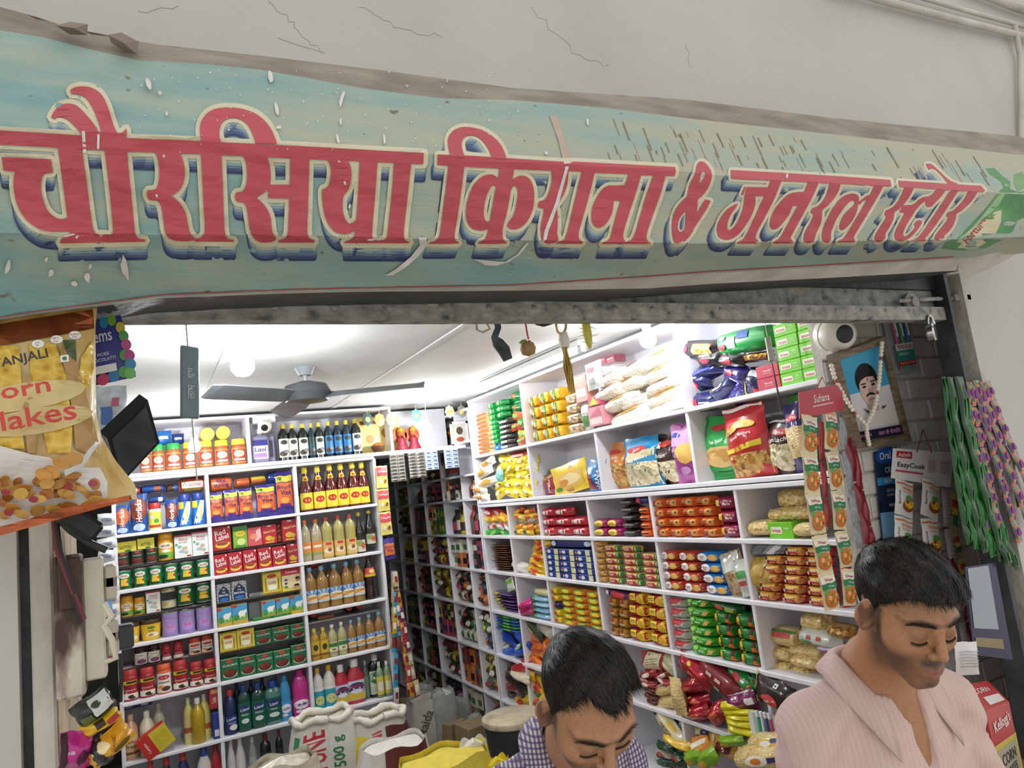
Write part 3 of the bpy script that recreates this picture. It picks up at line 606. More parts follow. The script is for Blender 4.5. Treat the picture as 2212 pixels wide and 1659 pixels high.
# red border line along the lower edge
mb = MB(); vs = []
for x in XS:
    if x > 2070: continue
    y = polyx(B_BOT,x)-3; vs += [bS(x,y-2.5,.002),bS(x,y,.002)]
k = len(vs)//2; mb.add(vs,[(2*i,2*i+1,2*i+3,2*i+2) for i in range(k-1)],mat('#a84a50',.6)); ban(mb,'border_line',None)
# ================================================================== kinds of goods
def cyl_S(R,H,span=2.3,prof=None):
    def S(u,v,o):
        a = (u-.5)*span; r = R if prof is None else float(np.interp(v*H,prof[1],prof[0]))
        return ((r+o)*math.sin(a),R-(r+o)*math.cos(a),v*H)
    return S
def flat_S(w,h,y=0.0):
    return lambda u,v,o: ((u-.5)*w,y-o,v*h)
def pillow_parts(w,h,d,seed=0,seal=.07,nx=10,ny=12,lean=0.0,puff=.55,wr=1.0):
    """bag: returns front(u,v) and back(u,v); crimped seals top and bottom, belly between, creases"""
    r = random.Random(seed); ph = [r.uniform(0,6.28) for _ in range(8)]
    def th(u,v):
        a = max(0.0,min(1.0,(v-seal)/(1-2*seal))); e = max(0,1-(2*abs(u-.5))**2.6)**.5; q = (max(0,math.sin(math.pi*a)))**puff
        c = wr*(.10*math.sin(u*9+ph[0]+v*5)+.08*math.sin(v*13+ph[1]+u*4)+.06*math.sin(u*21+v*9+ph[2]))
        return d*.5*max(.012,e*q*(1+c))
    def edge(u,v):
        k = max(0,math.sin(math.pi*min(1,max(0,v))))
        x = (u-.5)*w*(1-.05*k)+w*.012*math.sin(v*17+ph[3]); z = v*h+h*.012*math.sin(u*11+ph[4])*(1 if v > .5 else .4)
        return x,z
    def sway(u,v): return d*.10*wr*math.sin(u*6.3+ph[5])*((1 if v > 1-seal or v < seal else .3))
    def front(u,v,o=0.0): x,z = edge(u,v); return (x,d*.5-th(u,v)+sway(u,v)-o+lean*z,z)
    def back(u,v): x,z = edge(u,v); return (x,d*.5+th(u,v)+sway(u,v)+lean*z,z)
    return front,back,nx,ny
def pillow(mb,w,h,d,m,ops=(),seed=0,mback=None,**kw):
    fr,bk,nx,ny = pillow_parts(w,h,d,seed,**kw)
    mb.grid(lambda a,b: fr(a,b),nx,ny,m); mb.grid(lambda a,b: bk(a,b),nx,ny,mback or m,flip=True)
    mb.prints(ops,lambda u,v,o: fr(u,v,o),w/h,off=max(.002,d*.03))
def soft(mb,w,h,d,m,ops=(),n=3.4,crimp=.07,seed=0,seg=14,mend=None,bulge=.04):
    """wrapped biscuit pack lying along x, ends pinched to fins"""
    r = random.Random(seed); ph = r.uniform(0,6)
    xs = [0,crimp*.5,crimp,crimp*1.9,.3,.5,.7,1-crimp*1.9,1-crimp,1-crimp*.5,1]
    fl = [.06,.05,.22,.88,1,1,1,.88,.22,.05,.06]; hz = [.86,.80,.78,.93,1+bulge*.6,1,1+bulge,.93,.78,.80,.86]
    vs = []
    for j,x in enumerate(xs):
        for i in range(seg):
            a = 2*math.pi*(i+.5)/seg; c,s_ = math.cos(a),math.sin(a); q = (abs(c)**n+abs(s_)**n)**(-1/n)
            wob = 1+.03*math.sin(7*x*3+a*3+ph)
            vs.append(((x-.5)*w,d/2+d/2*fl[j]*c*q*wob,h/2+h/2*hz[j]*s_*q*wob))
    L = len(xs); fs = [(j*seg+i,(j+1)*seg+i,(j+1)*seg+(i+1) % seg,j*seg+(i+1) % seg) for j in range(L-1) for i in range(seg)]
    fs += [tuple(range(seg)),tuple((L-1)*seg+i for i in range(seg))[::-1]]
    mb.add(vs,fs,m)
    def S(u,v,o):
        a = math.asin(max(-1,min(1,(v-.5)*2*.93))); c = -math.cos(a); s_ = math.sin(a); q = (abs(c)**n+abs(s_)**n)**(-1/n)
        f = float(np.interp(u,xs,fl)); hh = float(np.interp(u,xs,hz))
        return ((u-.5)*w,d/2+(d/2*f*c*q)-o,h/2+h/2*hh*s_*q)
    mb.prints(ops,S,w/h,off=.003,step=.0006)
# bottle outlines: (radius share, height share); then cap (r, z0, z1); label span (v0, v1)
PROF = {
 'sauce': ([(.9,0),(1,.02),(1,.46),(.93,.54),(.62,.68),(.42,.78),(.38,.86)],(.44,.86,1.0),(.05,.42)),
 'oil': ([(.86,0),(1,.02),(1,.10),(.95,.12),(1,.14),(1,.30),(.96,.34),(1,.38),(1,.58),(.92,.68),(.6,.80),(.34,.86),(.32,.92)],(.40,.90,1.0),(.16,.46)),
 'oilc': ([(.86,0),(1,.02),(1,.42),(.93,.47),(.98,.52),(.93,.57),(.98,.62),(.93,.67),(.97,.72),(.7,.82),(.36,.88),(.34,.93)],(.42,.91,1.0),(.05,.40)),
 'slim': ([(.88,0),(1,.02),(1,.66),(.9,.74),(.55,.82),(.38,.86),(.36,.9)],(.42,.88,1.0),(.10,.60)),
 'soy': ([(.9,0),(1,.02),(1,.48),(.9,.55),(.6,.66),(.5,.74),(.36,.88),(.34,.92)],(.42,.91,1.0),(.04,.40)),
 'cola': ([(.8,0),(1,.03),(.96,.3),(.92,.34),(.98,.4),(1,.62),(.8,.76),(.4,.88),(.36,.93)],(.42,.92,1.0),(.54,.75)),
 'clean': ([(.9,0),(1,.02),(1,.58),(.96,.68),(.7,.78),(.34,.86),(.32,.9)],(.40,.87,1.0),(.08,.55)),
 'wide': ([(.93,0),(1,.02),(1,.70),(.92,.78),(.5,.84),(.40,.87)],(.46,.85,1.0),(.08,.62)),
 'harpic': ([(.9,0),(1,.02),(1,.55),(.85,.66),(.66,.74),(.48,.80),(.40,.84)],(.44,.82,1.0),(.08,.52)),
 'wavy': ([(.86,0),(1,.02),(1,.3),(.9,.45),(.98,.6),(.86,.74),(.6,.84),(.4,.88)],(.46,.86,1.0),(.10,.42)),
 'jar': ([(.93,0),(1,.02),(1,.70),(.9,.77),(.84,.79)],(.93,.78,1.0),(.08,.66)),
 'jarw': ([(.9,0),(1,.03),(1,.20),(.94,.30),(.94,.55),(1,.66),(1,.74),(.86,.80)],(.92,.79,1.0),(.05,.70)),
 'tub': ([(.80,0),(.86,.02),(1,.72),(1,.80)],(1.02,.79,1.0),(.08,.70)),
}
def make_bottle(kind,w,h,body,cap,label=None,ops=(),seg=18,n=2.0,sy=1.0,lspan=2.4,trans=0.0):
    """-> list of (part name, mesh)"""
    prof,cp,lv = PROF[kind]; R = w/2
    P = [(r*R,z*h) for r,z in prof]; parts = []
    mb = MB(); bm_ = body if not isinstance(body,str) else (mat(body,.12,.05,trans=trans,coat=.6) if trans else mat(body,.25,.05,coat=.4))
    mb.lathe(P,bm_,seg,1,sy,n,0,R*sy); parts.append(('body',mb.data('body',40)))
    mb = MB(); c0,c1 = cp[1]*h,cp[2]*h; r = cp[0]*R
    mb.lathe([(r,c0),(r*1.02,c0+(c1-c0)*.1),(r*.97,c1-(c1-c0)*.12),(r*.88,c1)],mat(cap,.35,.04) if isinstance(cap,str) else cap,14,1,1,2,0,R*sy); parts.append(('cap',mb.data('cap',40)))
    if label:
        mb = MB(); Rs = [p[0] for p in P]; Zs = [p[1] for p in P]
        def S(u,v,o):
            a = (u-.5)*lspan; z = (lv[0]+(lv[1]-lv[0])*v)*h; r = float(np.interp(z,Zs,Rs))
            c,t = math.sin(a),math.cos(a); q = (abs(c)**n+abs(t)**n)**(-1/n)
            return ((r*q+o)*c,R*sy-(r*sy*q+o)*t,z)
        mb.grid(lambda a,b: S(a,b,.0008),12,3,mat(label,.4,.05) if isinstance(label,str) else label)
        mb.prints(ops,S,(w*1.15)/((lv[1]-lv[0])*h),off=.0016,step=.0005); parts.append(('label',mb.data('label')))
    return parts
def make_can(w,h,col,ops=(),rim='#c9c8c0',seg=22):
    R = w/2; mb = MB(); mb.lathe([(R,.012*h),(R,.97*h)],mat(col,.3,.06,coat=.3),seg,1,1,2,0,R)
    mb.prints(ops,cyl_S(R,h),w*1.15/h,off=.0012); parts = [('body',mb.data('body',40))]
    mb = MB(); rm = mat(rim,.3,.05,metal=.8); mb.lathe([(R*1.02,0),(R*1.02,.03*h),(R,.035*h)],rm,seg,1,1,2,0,R); parts.append(('rim',mb.data('rim',40))); mb = MB(); mb.lathe([(R,.95*h),(R*1.025,.96*h),(R*1.025,h),(R*.95,h),(R*.93,.975*h)],rm,seg,1,1,2,0,R)
    parts.append(('lid',mb.data('lid',40))); return parts
def make_box(w,h,d,col,ops=(),side=None,b=.002):
    mb = MB(); mb.box(-w/2,w/2,0,d,0,h,mat(col,.4,.05) if isinstance(col,str) else col,b)
    if side: mb.grid(lambda a,c: (w/2+.0008,a*d,c*h),1,1,mat(side,.4,.05))
    mb.prints(ops,flat_S(w,h),w/h,off=.001,step=.0004); return [('',mb.data('box'))]
def make_pouch(w,h,d,col,ops=(),seed=0,seal=.06,**kw):
    mb = MB(); pillow(mb,w,h,d,mat(col,.28,.08,coat=.3) if isinstance(col,str) else col,ops,seed,seal=seal,**kw); return [('',mb.data('pouch',60))]
def make_soft(w,h,d,col,ops=(),seed=0,**kw):
    mb = MB(); soft(mb,w,h,d,mat(col,.25,.06,coat=.4) if isinstance(col,str) else col,ops,seed=seed,**kw); return [('',mb.data('pack',50))]

# contents seen through clear film
PASTA = ramp_mat('dry_pasta_in_film',[(0.0,'#b98f45'),(.35,'#e0bd72'),(.8,'#ecd59a')],70,kind='voro',rough=.35,bump=.7,bscale=70,coat=.5,dist=.012)
SEVAI = ramp_mat('vermicelli_in_film',[(0.25,'#b08a45'),(.5,'#dfc283'),(.75,'#efdca6')],60,(1,1,3),rough=.35,bump=.7,bscale=80,coat=.5)
NAMKEEN = ramp_mat('fried_mixture_in_film',[(0.1,'#7a4a1e'),(.4,'#c98a35'),(.6,'#e0b765'),(.9,'#8b5a2a')],60,kind='voroc',rough=.35,bump=.7,bscale=60,coat=.4,dist=.01)
CHIVDA = ramp_mat('pale_flake_mix',[(0.1,'#8c7a4e'),(.4,'#d8c99c'),(.7,'#eadfbe'),(.95,'#a98f57')],55,kind='voroc',rough=.4,bump=.6,bscale=60,coat=.3,dist=.01)
RICE = ramp_mat('puffed_rice_in_film',[(0.0,'#cfc2aa'),(.4,'#e9e0cf'),(.8,'#f3ecdf')],80,kind='voro',rough=.4,bump=.5,bscale=80,coat=.4)
NUTS = ramp_mat('nuts_in_film',[(0.0,'#6d4f33'),(.4,'#b89468'),(.8,'#d9bf98')],40,kind='voro',rough=.35,bump=.8,bscale=40,coat=.5,dist=.02)
FILM = mat('#c9cdc8',.12,.1,30,coat=.8,name='clear_film')

MCACHE = {}
def meshes(key,fn):
    if key not in MCACHE: MCACHE[key] = fn()
    return MCACHE[key]
SEEN = {}
def place(name,parts,label,cat,loc,rz=0.0,scale=(1,1,1),group=None,rot=None):
    """one thing from its part meshes; a single mesh is the thing itself"""
    if len(parts) == 1 and parts[0][0] == '':
        o = link(name,parts[0][1],None,loc,rot or (0,0,rz),scale)
    else:
        o = empty(name,loc,rz); o.scale = scale
        if rot: o.rotation_euler = rot
        for pn,me in parts: link(pn,me,o)
    SEEN[label] = SEEN.get(label,0)+1
    return tag(o,label,cat,group)
BOARDS = LZ
def run_left(k,name,cat,desc,place_,maker,boxes,group,depth=.03,base=None,key=None,yoff=None,tail=None,ordn=None,zoff=0.0):
    """a run of alike goods on the back rack; boxes = (u0, v0, u1, v1) in zoom k"""
    n = len(boxes); w0 = h0 = None
    for i,bx in enumerate(boxes):
        u0,v0,u1,v1 = bx[:4]; Y = YL+depth+(yoff or 0)
        a = atY(*zp(k,u0,v1),Y); b = atY(*zp(k,u1,v1),Y); uc = (u0+u1)/2
        zb = atY(*zp(k,uc,v1),Y)[2]
        if base is not None: zb = base
        else:
            for bz in BOARDS:
                if abs(zb-bz) < .045: zb = bz
        t = atY(*zp(k,uc,v0),Y)[2]; w = (b[0]-a[0]); h = t-zb
        if w0 is None: w0,h0 = w,h
        parts = meshes((key or name,round(w0,3),round(h0,3),k),lambda: maker(w0,h0))
        sx = w/w0; sz = h/h0
        lb = desc+' '+place_ if n == 1 else f'{desc}, {ORD[i]} from left {place_}'
        place(name,parts,lb,cat,((a[0]+b[0])/2,Y,zb+zoff),random.uniform(-.05,.05),(sx,min(1.15,max(.85,sx)),sz),group if n > 1 else None)
# prints
def big(t,c,y=.6,h=.2,w=.84,r=0.0): return ('t',t,.5,y,h,w,r,c)
# ================================================================== goods on the back rack
R1,R2,R3,R4,R5,R6 = LZ[1],LZ[2],LZ[3],LZ[4],LZ[5],LZ[6]
L = run_left
# --- loft shelf
PK = mat('#b5562c',.15,.15,30,coat=.6)
jarm = lambda lid: (lambda w,h: make_bottle('jar',w,h,PK,lid,'#c98a4a',[('r',.1,.1,.9,.9,'#b63a2a'),('e',.5,.62,.3,.22,'#e9d9a8'),('r',.2,.18,.8,.30,'#f4e9d0')]))
L('4','pickle_jar','jar','orange pickle jar with a green lid','on the loft shelf',jarm('#2f9a4a'),[(378,345,474,540),(482,333,602,530)],'pickle jars',key='pj1')
L('4','pickle_jar','jar','orange pickle jar with a yellow lid','on the loft shelf',jarm('#e3cf3a'),[(285,352,370,545),(612,325,722,520),(732,316,840,508),(848,310,958,497),(975,300,1086,485)],'pickle jars',key='pj2')
def lidjar(w,h):
    mb = MB(); R = w/2; mb.lathe([(R*.9,.02),(R,.05),(R,.16),(R*.8,.18)],PK,20); o1 = mb.data('body',40)
    mb = MB(); mb.lathe([(R*.96,-.012),(R*1.02,-.008),(R*1.02,.03),(R*.9,.032)],mat('#e8d845',.4),24); return [('body',o1),('cap',mb.data('cap',40))]
for i,(u,v,r) in enumerate(((787,270,50),(905,258,52))):
    c = atY(*zp('4',u,v),YL+.03); R = r/3.456*4.6/F
    place('pickle_jar',meshes(('lidjar',0),lambda: lidjar(2*R,.1)),('left' if i == 0 else 'right')+' of two pickle jars laid with yellow lids facing out','jar',c,rot=(-math.pi/2,0,0))
bx = mat('#2c6fb8',.3,.2,40,coat=.3)
L('4','snack_packet','packet','blue packet leaning behind the green-lidded jars','on the loft',lambda w,h: make_pouch(w,h,.05,bx,[('r',.2,.4,.8,.6,'#d8dce8')]),[(400,240,525,345)],None,yoff=.10,base=2.33)
L('4','snack_packet','packet','dark blue packet leaning beside the bulb','on the loft',lambda w,h: make_pouch(w,h,.05,'#28407f',[('r',.2,.4,.8,.6,'#cfd6e6')]),[(525,262,620,340)],None,yoff=.10,base=2.33)
def jug(w,h):
    col = mat('#8c86a0',.3,.06); mb = MB(); D = w*.6
    mb.box(-w/2,w*.22,0,D,0,h*.80,col,.012); mb.box(w*.20,w/2,D*.3,D*.7,0,h*.18,col,.008); mb.box(w*.20,w/2,D*.3,D*.7,h*.62,h*.80,col,.008); mb.box(w*.38,w/2,D*.3,D*.7,h*.15,h*.66,col,.008)
    mb.lathe([(w*.2,h*.79),(w*.13,h*.86),(w*.1,h*.88)],col,14,1,1,2,-w*.1,D*.5); p = [('body',mb.data('body',40))]
    mb = MB(); mb.lathe([(w*.12,h*.87),(w*.12,h),(w*.1,h)],mat('#e8e6ea',.4),14,1,1,2,-w*.1,D*.5); p.append(('cap',mb.data('cap',40)))
    mb = MB(); S = lambda u,v,o: (-w*.44+u*w*.6,-o,h*.12+v*h*.55); mb.prints([('r',0,0,1,1,'#d9cfe6'),('r',0,.7,1,1,'#3a3c88'),big('Lizol','#2f2f6a',.5,.22),('r',.1,.08,.9,.3,'#b48cc0')],S,w*.6/(h*.55)); p.append(('label',mb.data('label'))); return p
L('4','cleaner_jug','jug','big lavender cleaner jug with a handle','on the loft shelf',jug,[(1122,225,1310,468)],None)
def hairoil(lab,body,w,h): return make_bottle('slim',w,h,mat(body,.2,.1,coat=.6),'#e6d24a',lab,[('e',.5,.8,.3,.12,'#3b3f3a'),('e',.4,.2,.32,.14,'#4a3a34'),('e',.65,.3,.2,.1,'#8d8b84')],lspan=2.2)
L('4','hair_oil_bottle','bottle','dark hair oil bottle with white label and yellow cap','on the loft',lambda w,h: hairoil('#dcdcd4','#16241c',w,h),[(1328,190,1412,450),(1405,188,1480,446),(1480,185,1560,444),(1605,178,1675,420),(1882,150,1958,405)],'hair oil bottles',key='ho1')
L('4','hair_oil_bottle','bottle','dark teal hair oil bottle turned backwards','between the white-labelled ones',lambda w,h: hairoil('#27505c','#16343c',w,h),[(1556,185,1606,432)],None,key='ho3')
L('4','hair_oil_bottle','bottle','blue-labelled hair oil bottle with yellow cap','on the loft',lambda w,h: hairoil('#2f7fb8','#1d2f40',w,h),[(1676,170,1744,420),(1742,165,1812,415),(1812,160,1880,410)],'hair oil bottles',key='ho2')
# --- shelf 1
hor = lambda a,b: (lambda w,h: make_pouch(w,h,.07,a,[('p',[(0.02,.35),(.5,.2),(.98,.45),(.98,.75),(.55,.9),(.02,.7)],b),('t','Horlicks',.52,.55,.20,.8,math.pi/2,'#f4f2ee'),('e',.5,.14,.3,.1,'#dfe6ee')],seal=.05))
def vtext(t,c,cu=.5,cv=.5,h=.2,w=.9): return ('t',t,cu,cv,h,w,math.pi/2,c)
def horpouch(a,b,w,h):
    fr,bk,nx,ny = pillow_parts(w,h,.07,3,.05); mb = MB(); m_ = mat(a,.28,.08,coat=.3)
    mb.grid(lambda p,q: fr(p,q),nx,ny,m_); mb.grid(lambda p,q: bk(p,q),nx,ny,m_,flip=True)
    mb.prints([('p',[(.03,.42),(.5,.24),(.97,.46),(.97,.74),(.6,.95),(.03,.7)],b),('e',.5,.13,.34,.1,'#cfe0ee')],lambda u,v,o: fr(u,v,o),w/h,off=.003)
    v,fs,sz = text2d('Horlicks',.02); sc = .60*h/sz[0]
    mb.add([fr(.5-(y-sz[1]/2)*sc/w*1.15,.56+(x-sz[0]/2)*sc/h,.006) for x,y in v],fs,mat('#f2efe9',.4)); return [('',mb.data('pouch',60))]
L('4','drink_mix_pouch','pouch','blue and orange malt drink pouch','on the upper left shelf',lambda w,h: horpouch('#27549a','#d9662f',w,h),[(97,800,214,1016)],None,key='hp1')
L('4','drink_mix_pouch','pouch','tall blue and brown malt drink pouch','beside the orange one',lambda w,h: horpouch('#23509a','#8a3f2a',w,h),[(216,715,350,1012)],None,key='hp2')
L('4','drink_mix_pouch','pouch','small blue and brown malt drink pouch','left of the blue tins',lambda w,h: horpouch('#23509a','#8a3f2a',w,h),[(478,755,578,973)],None,key='hp3')
L('4','drink_mix_jar','jar','cream and yellow drink mix jar with red lid','among the malt pouches',lambda w,h: make_bottle('jar',w,h,'#efe2cf','#b9302c','#e9d34c',[('e',.3,.7,.14,.12,'#d8d8d8'),('e',.6,.45,.16,.14,'#3c8a4a'),('r',.1,.05,.9,.2,'#c8382f')]),[(350,780,450,990)],None)
def horjar(w,h):
    p = make_bottle('jar',w,h,'#1f63b0','#2a3f8a','#2a78c0',[])
    mb = MB(); R = w/2; S = cyl_S(R,h,2.4); mb.prints([('r',0,.06,1,.76,'#1f6fc0'),('p',[(.1,.06),(.5,.06),(.8,.4),(.9,.76),(.6,.76),(.35,.4)],'#e8edf2'),('r',.0,.55,.4,.76,'#e8c23a')],S,w*1.2/h,off=.001)
    v,fs,sz = text2d('Horlicks',.02); sc = .5*h/sz[0]
    mb.add([S(.56-(y-sz[1]/2)*sc/(w*1.2),.4+(x-sz[0]/2)*sc/h,.004) for x,y in v],fs,mat('#f2d23f',.4)); return p[:2]+[('label',mb.data('label'))]
L('4','drink_mix_tin','jar','blue malt drink jar with yellow lettering','on the upper left shelf',horjar,[(580,715,680,955),(682,705,782,945)],'blue malt drink jars')
def lay(name,desc,place_,col,box,ops,yo=.06,base=None,d=.12,k='4',seed=1): L(k,name,'packet',desc,place_,lambda w,h: make_soft(w,h,d,col,ops,n=2.2,crimp=.05,seed=seed),[box],None,yoff=yo,base=base,key=desc)
lay('drink_mix_pouch','orange and white pouch lying across the blue malt jars','top left','#d9643a',(578,590,778,690),[('r',.1,.2,.9,.7,'#efe6da'),big('Women','#b8342c',.5,.34),('r',.2,.02,.8,.16,'#e8d445')])
lay('drink_mix_pouch','blue pouch lying over the malt pouches','by the red one','#2c55a0',(285,645,480,708),[('r',.55,.2,.8,.8,'#a8552f')],.07)
lay('drink_mix_pouch','dark blue pouch lying on the cream jar','top left','#27498f',(348,730,482,785),[('r',.55,.2,.8,.8,'#dfe3ea')],.02)
lay('drink_mix_pouch','red and white pouch lying at the left end','above the pouches','#b84838',(190,662,295,720),[('r',.3,.1,.7,.9,'#e9e2da')],.08)
lay('drink_mix_pouch','brown pouch lying over the middle malt pouch','top left','#5d4634',(482,640,580,700),[('r',.6,.1,.95,.9,'#3a66ad')],.08)
def bv(w,h): return make_pouch(w,h,.07,'#3b2f86',[('p',[(.04,.18),(.96,.18),(.96,.74),(.04,.74)],'#dd6a35'),('r',.04,.76,.96,.9,'#e2cf45'),('r',.1,.79,.35,.87,'#3f7d3a'),('t','Bourn',.48,.64,.10,.8,0,'#2a2560'),('t','Vita',.52,.51,.11,.6,0,'#2a2560'),('e',.5,.33,.26,.07,'#e9a24e'),('r',.2,.18,.8,.25,'#5b2f86')],seed=5)
L('4','drink_mix_pouch','pouch','orange and purple chocolate drink pouch','on the upper middle shelf',bv,[(806,700,916,925),(922,680,1030,915),(1032,670,1140,902),(1160,640,1312,880)],'chocolate drink pouches')
L('4','drink_mix_pouch','pouch','largest orange chocolate drink pouch','at the right of its shelf',bv,[(1312,545,1446,862)],None,key='bvbig')
lay('drink_mix_pouch','orange pouch lying upside down over the chocolate drink pouches','at the left','#d96a3c',(805,585,985,692),[('t','Bourn',.5,.35,.3,.6,math.pi,'#3a2c70'),('t','Vita',.5,.68,.3,.5,math.pi,'#3a2c70')],.05)
lay('drink_mix_pouch','plain orange pouch lying over the third chocolate drink pouch','','#c4603a',(1000,590,1115,665),[],.05)
lay('drink_mix_pouch','yellow and orange pouch lying over the fourth chocolate drink pouch','','#c9743a',(1108,578,1235,640),[('r',.1,.6,.9,.95,'#ddcc42')],.06)
lay('drink_mix_pouch','blue pouch draped over the largest chocolate drink pouch','','#2f3f86',(1240,545,1330,640),[],.05)
KET = mat('#5c1510',.12,.15,14,coat=.7)
def ketch(w,h):
    p = make_bottle('sauce',w,h,KET,'#e6cf3e','#e6d23e',[('r',.08,.30,.92,.86,'#e8dc52'),('e',.5,.55,.3,.2,'#c0392b'),('r',.05,0,.95,.12,'#d8c83a')])
    mb = MB(); R = w/2; S = cyl_S(R,h,2.2,([.62*R,.42*R],[.68*h,.78*h])); mb.prints([('r',.1,.69,.9,.79,'#e2c63a'),('e',.5,.73,.2,.03,'#b8302a')],S); p.append(('neck_label',mb.data('neck_label'))); return p
L('4','ketchup_bottle','bottle','tall ketchup bottle with yellow cap','on the upper right shelf',ketch,[(1492,512,1592,834),(1590,503,1688,822),(1682,490,1778,812),(1768,484,1862,802),(1854,474,1950,788),(1930,473,2016,774)],'ketchup bottles')
L('4','sauce_bottle','bottle','dark sauce bottle with yellow label','left of the ketchup bottles',lambda w,h: make_bottle('sauce',w,h,'#241410','#2c2420','#c9b83c',[]),[(1456,560,1494,838)],None,yoff=.06)
# --- shelf 2
ghee_ops = [('e',.5,.72,.34,.13,'#eeece0'),('t','ANIK',.5,.72,.12,.5,0,'#a8332c'),('p',[(.3,.55),(.7,.55),(.75,.15),(.25,.15)],'#e3b93a'),('e',.45,.13,.35,.07,'#1d3d22'),('e',.68,.4,.08,.06,'#b8342c')]
L('4','ghee_tin','tin','small green ghee tin','in the bottom row under the dark cans',lambda w,h: make_can(w,h,'#1f7a45',ghee_ops),[(120,1290,222,1430),(236,1272,340,1412),(352,1254,456,1396),(468,1236,574,1376),(584,1224,690,1358),(708,1204,814,1338)],'small green ghee tins',key='gt1')
L('4','sweet_tin','tin','dark green tin of brown sweets','above the small ghee tins',lambda w,h: make_can(w,h,'#2c3a2c',[('e',.5,.85,.16,.08,'#b8342f'),('r',.1,.55,.9,.72,'#22402a'),big('GULAB JAMUN','#d9d4c4',.63,.08),('e',.5,.26,.38,.2,'#5a2418'),('e',.35,.36,.14,.1,'#7a3524'),('e',.6,.36,.14,.1,'#6d2e20')]),[(106,1152,210,1286),(216,1135,320,1272),(326,1116,426,1258)],'dark sweet tins',yoff=.02,base=R2+.137,key='st1')
L('4','carton','box','flat yellow carton','lying on the dark sweet tins',lambda w,h: make_box(w,h,.1,'#dfd23f',[('t','YELLOW',.5,.42,.35,.6,math.pi,'#3a4a2a'),('e',.6,.1,.15,.1,'#3c6a34')]),[(97,1072,260,1148),(266,1045,394,1124)],'flat yellow cartons',yoff=.03)
anikjar = lambda w,h: make_bottle('jar',w,h,'#dca22c','#e0a02e','#e2b23a',[('r',0,0,1,.35,'#6fae3c'),('e',.5,.78,.4,.18,'#efe8d8'),('t','ANIK',.5,.78,.16,.6,0,'#a83a2c'),('e',.35,.12,.25,.12,'#26331f'),('e',.5,.45,.2,.1,'#efeada')])
L('4','ghee_jar','jar','tall yellow ghee jar','beside the white ghee cartons',anikjar,[(420,1005,544,1242)],None,yoff=.02,base=R2+.137)
amul_ops = [('r',0,.93,1,1,'#b3384a'),('t','Amul',.5,.80,.12,.6,0,'#c23a3a'),('t','Pure Ghee',.5,.68,.06,.6,0,'#555555'),('e',.3,.5,.12,.06,'#8fb9b0'),('e',.6,.42,.14,.07,'#cfae8a'),('e',.4,.3,.15,.06,'#a9b4c9'),('e',.66,.25,.12,.06,'#b7c69a'),('e',.12,.6,.07,.05,'#4c9a50'),('r',.68,.06,.94,.11,'#b8343c')]
L('4','ghee_carton','box','white ghee carton with red top','on the second shelf',lambda w,h: make_box(w,h,.08,'#ecebe8',amul_ops),[(547,1020,680,1222),(682,995,806,1200)],'white ghee cartons',yoff=.02,base=R2+.137,key='amul1')
tea_ops = [('t','Red',.42,.74,.20,.6,.2,'#f0e6e2'),('t','Label',.52,.54,.20,.7,.2,'#f0e6e2'),('e',.5,.22,.36,.13,'#e2b94a'),('e',.5,.27,.30,.07,'#8a4a22'),('e',.86,.26,.08,.06,'#d9ac3c'),('r',.84,.9,.94,.97,'#e9e9e4')]
L('4','tea_box','box','small red tea box','in the bottom row of red tea boxes',lambda w,h: make_box(w,h,.10,'#b02432',tea_ops),[(840,1168,946,1316),(948,1150,1054,1300),(1058,1132,1164,1284),(1170,1116,1274,1266),(1278,1106,1384,1250)],'small red tea boxes',key='tea1')
L('4','tea_box','box','big red tea box','at the left of the tea shelf',lambda w,h: make_box(w,h,.12,'#a82633',tea_ops),[(830,955,972,1156)],None,yoff=.02,base=R2+.150,key='tea2')
nat_ops = [('r',.36,.9,.64,.98,'#d9c9c0'),('t','Natural Care',.5,.66,.12,.8,.12,'#e8d48a'),('e',.45,.3,.26,.13,'#d9a93c'),('e',.7,.26,.16,.1,'#c9a23a'),('r',.2,.06,.8,.12,'#e0c25a')]
L('4','tea_box','box','green tea box','among the red tea boxes',lambda w,h: make_box(w,h,.08,'#7fae3a',[('r',0,.8,1,1,'#3f8a3c'),('e',.5,.66,.34,.13,'#e0c23a'),('t','Lipton',.5,.66,.1,.5,0,'#a8302c'),('e',.55,.28,.3,.16,'#c9d98a'),('r',.1,.04,.9,.12,'#3f8a3c')]),[(986,955,1094,1140)],None,yoff=.02,base=R2+.150)
L('4','tea_box','box','pinkish wrapped tea box','right of the green tea box',lambda w,h: make_box(w,h,.08,'#cf5560',[('p',[(.5,.2),(.95,.4),(.9,.95),(.6,.8)],'#e6b9b6'),('e',.4,.5,.26,.16,'#d98a6a')]),[(1096,962,1202,1126)],None,yoff=.02,base=R2+.150)
L('4','tea_box','box','red tea box with a cup of herbs','in the upper row',lambda w,h: make_box(w,h,.08,'#b42733',nat_ops),[(1204,945,1312,1112),(1352,905,1464,1070)],'herbal tea boxes',yoff=.02,base=R2+.150,key='tea3')
L('4','tea_box','box','red tea box in half-shade','between the two herbal tea boxes',lambda w,h: make_box(w,h,.08,'#8f2a32',nat_ops),[(1312,945,1346,1100)],None,yoff=.08,base=R2+.150,key='tea4')  # same box as its neighbours, half-shade put into the darker red
L('4','tea_box','box','red tea box','at the right end of the bottom tea row',lambda w,h: make_box(w,h,.1,'#a02a34',nat_ops),[(1388,1085,1472,1228)],None,yoff=.03,key='tea5')
def oil(body,cap,lab,ops,kind='oil',trans=.35,sy=.85,n=2.4): return lambda w,h: make_bottle(kind,w,h,body,cap,lab,ops,n=n,sy=sy,trans=trans)
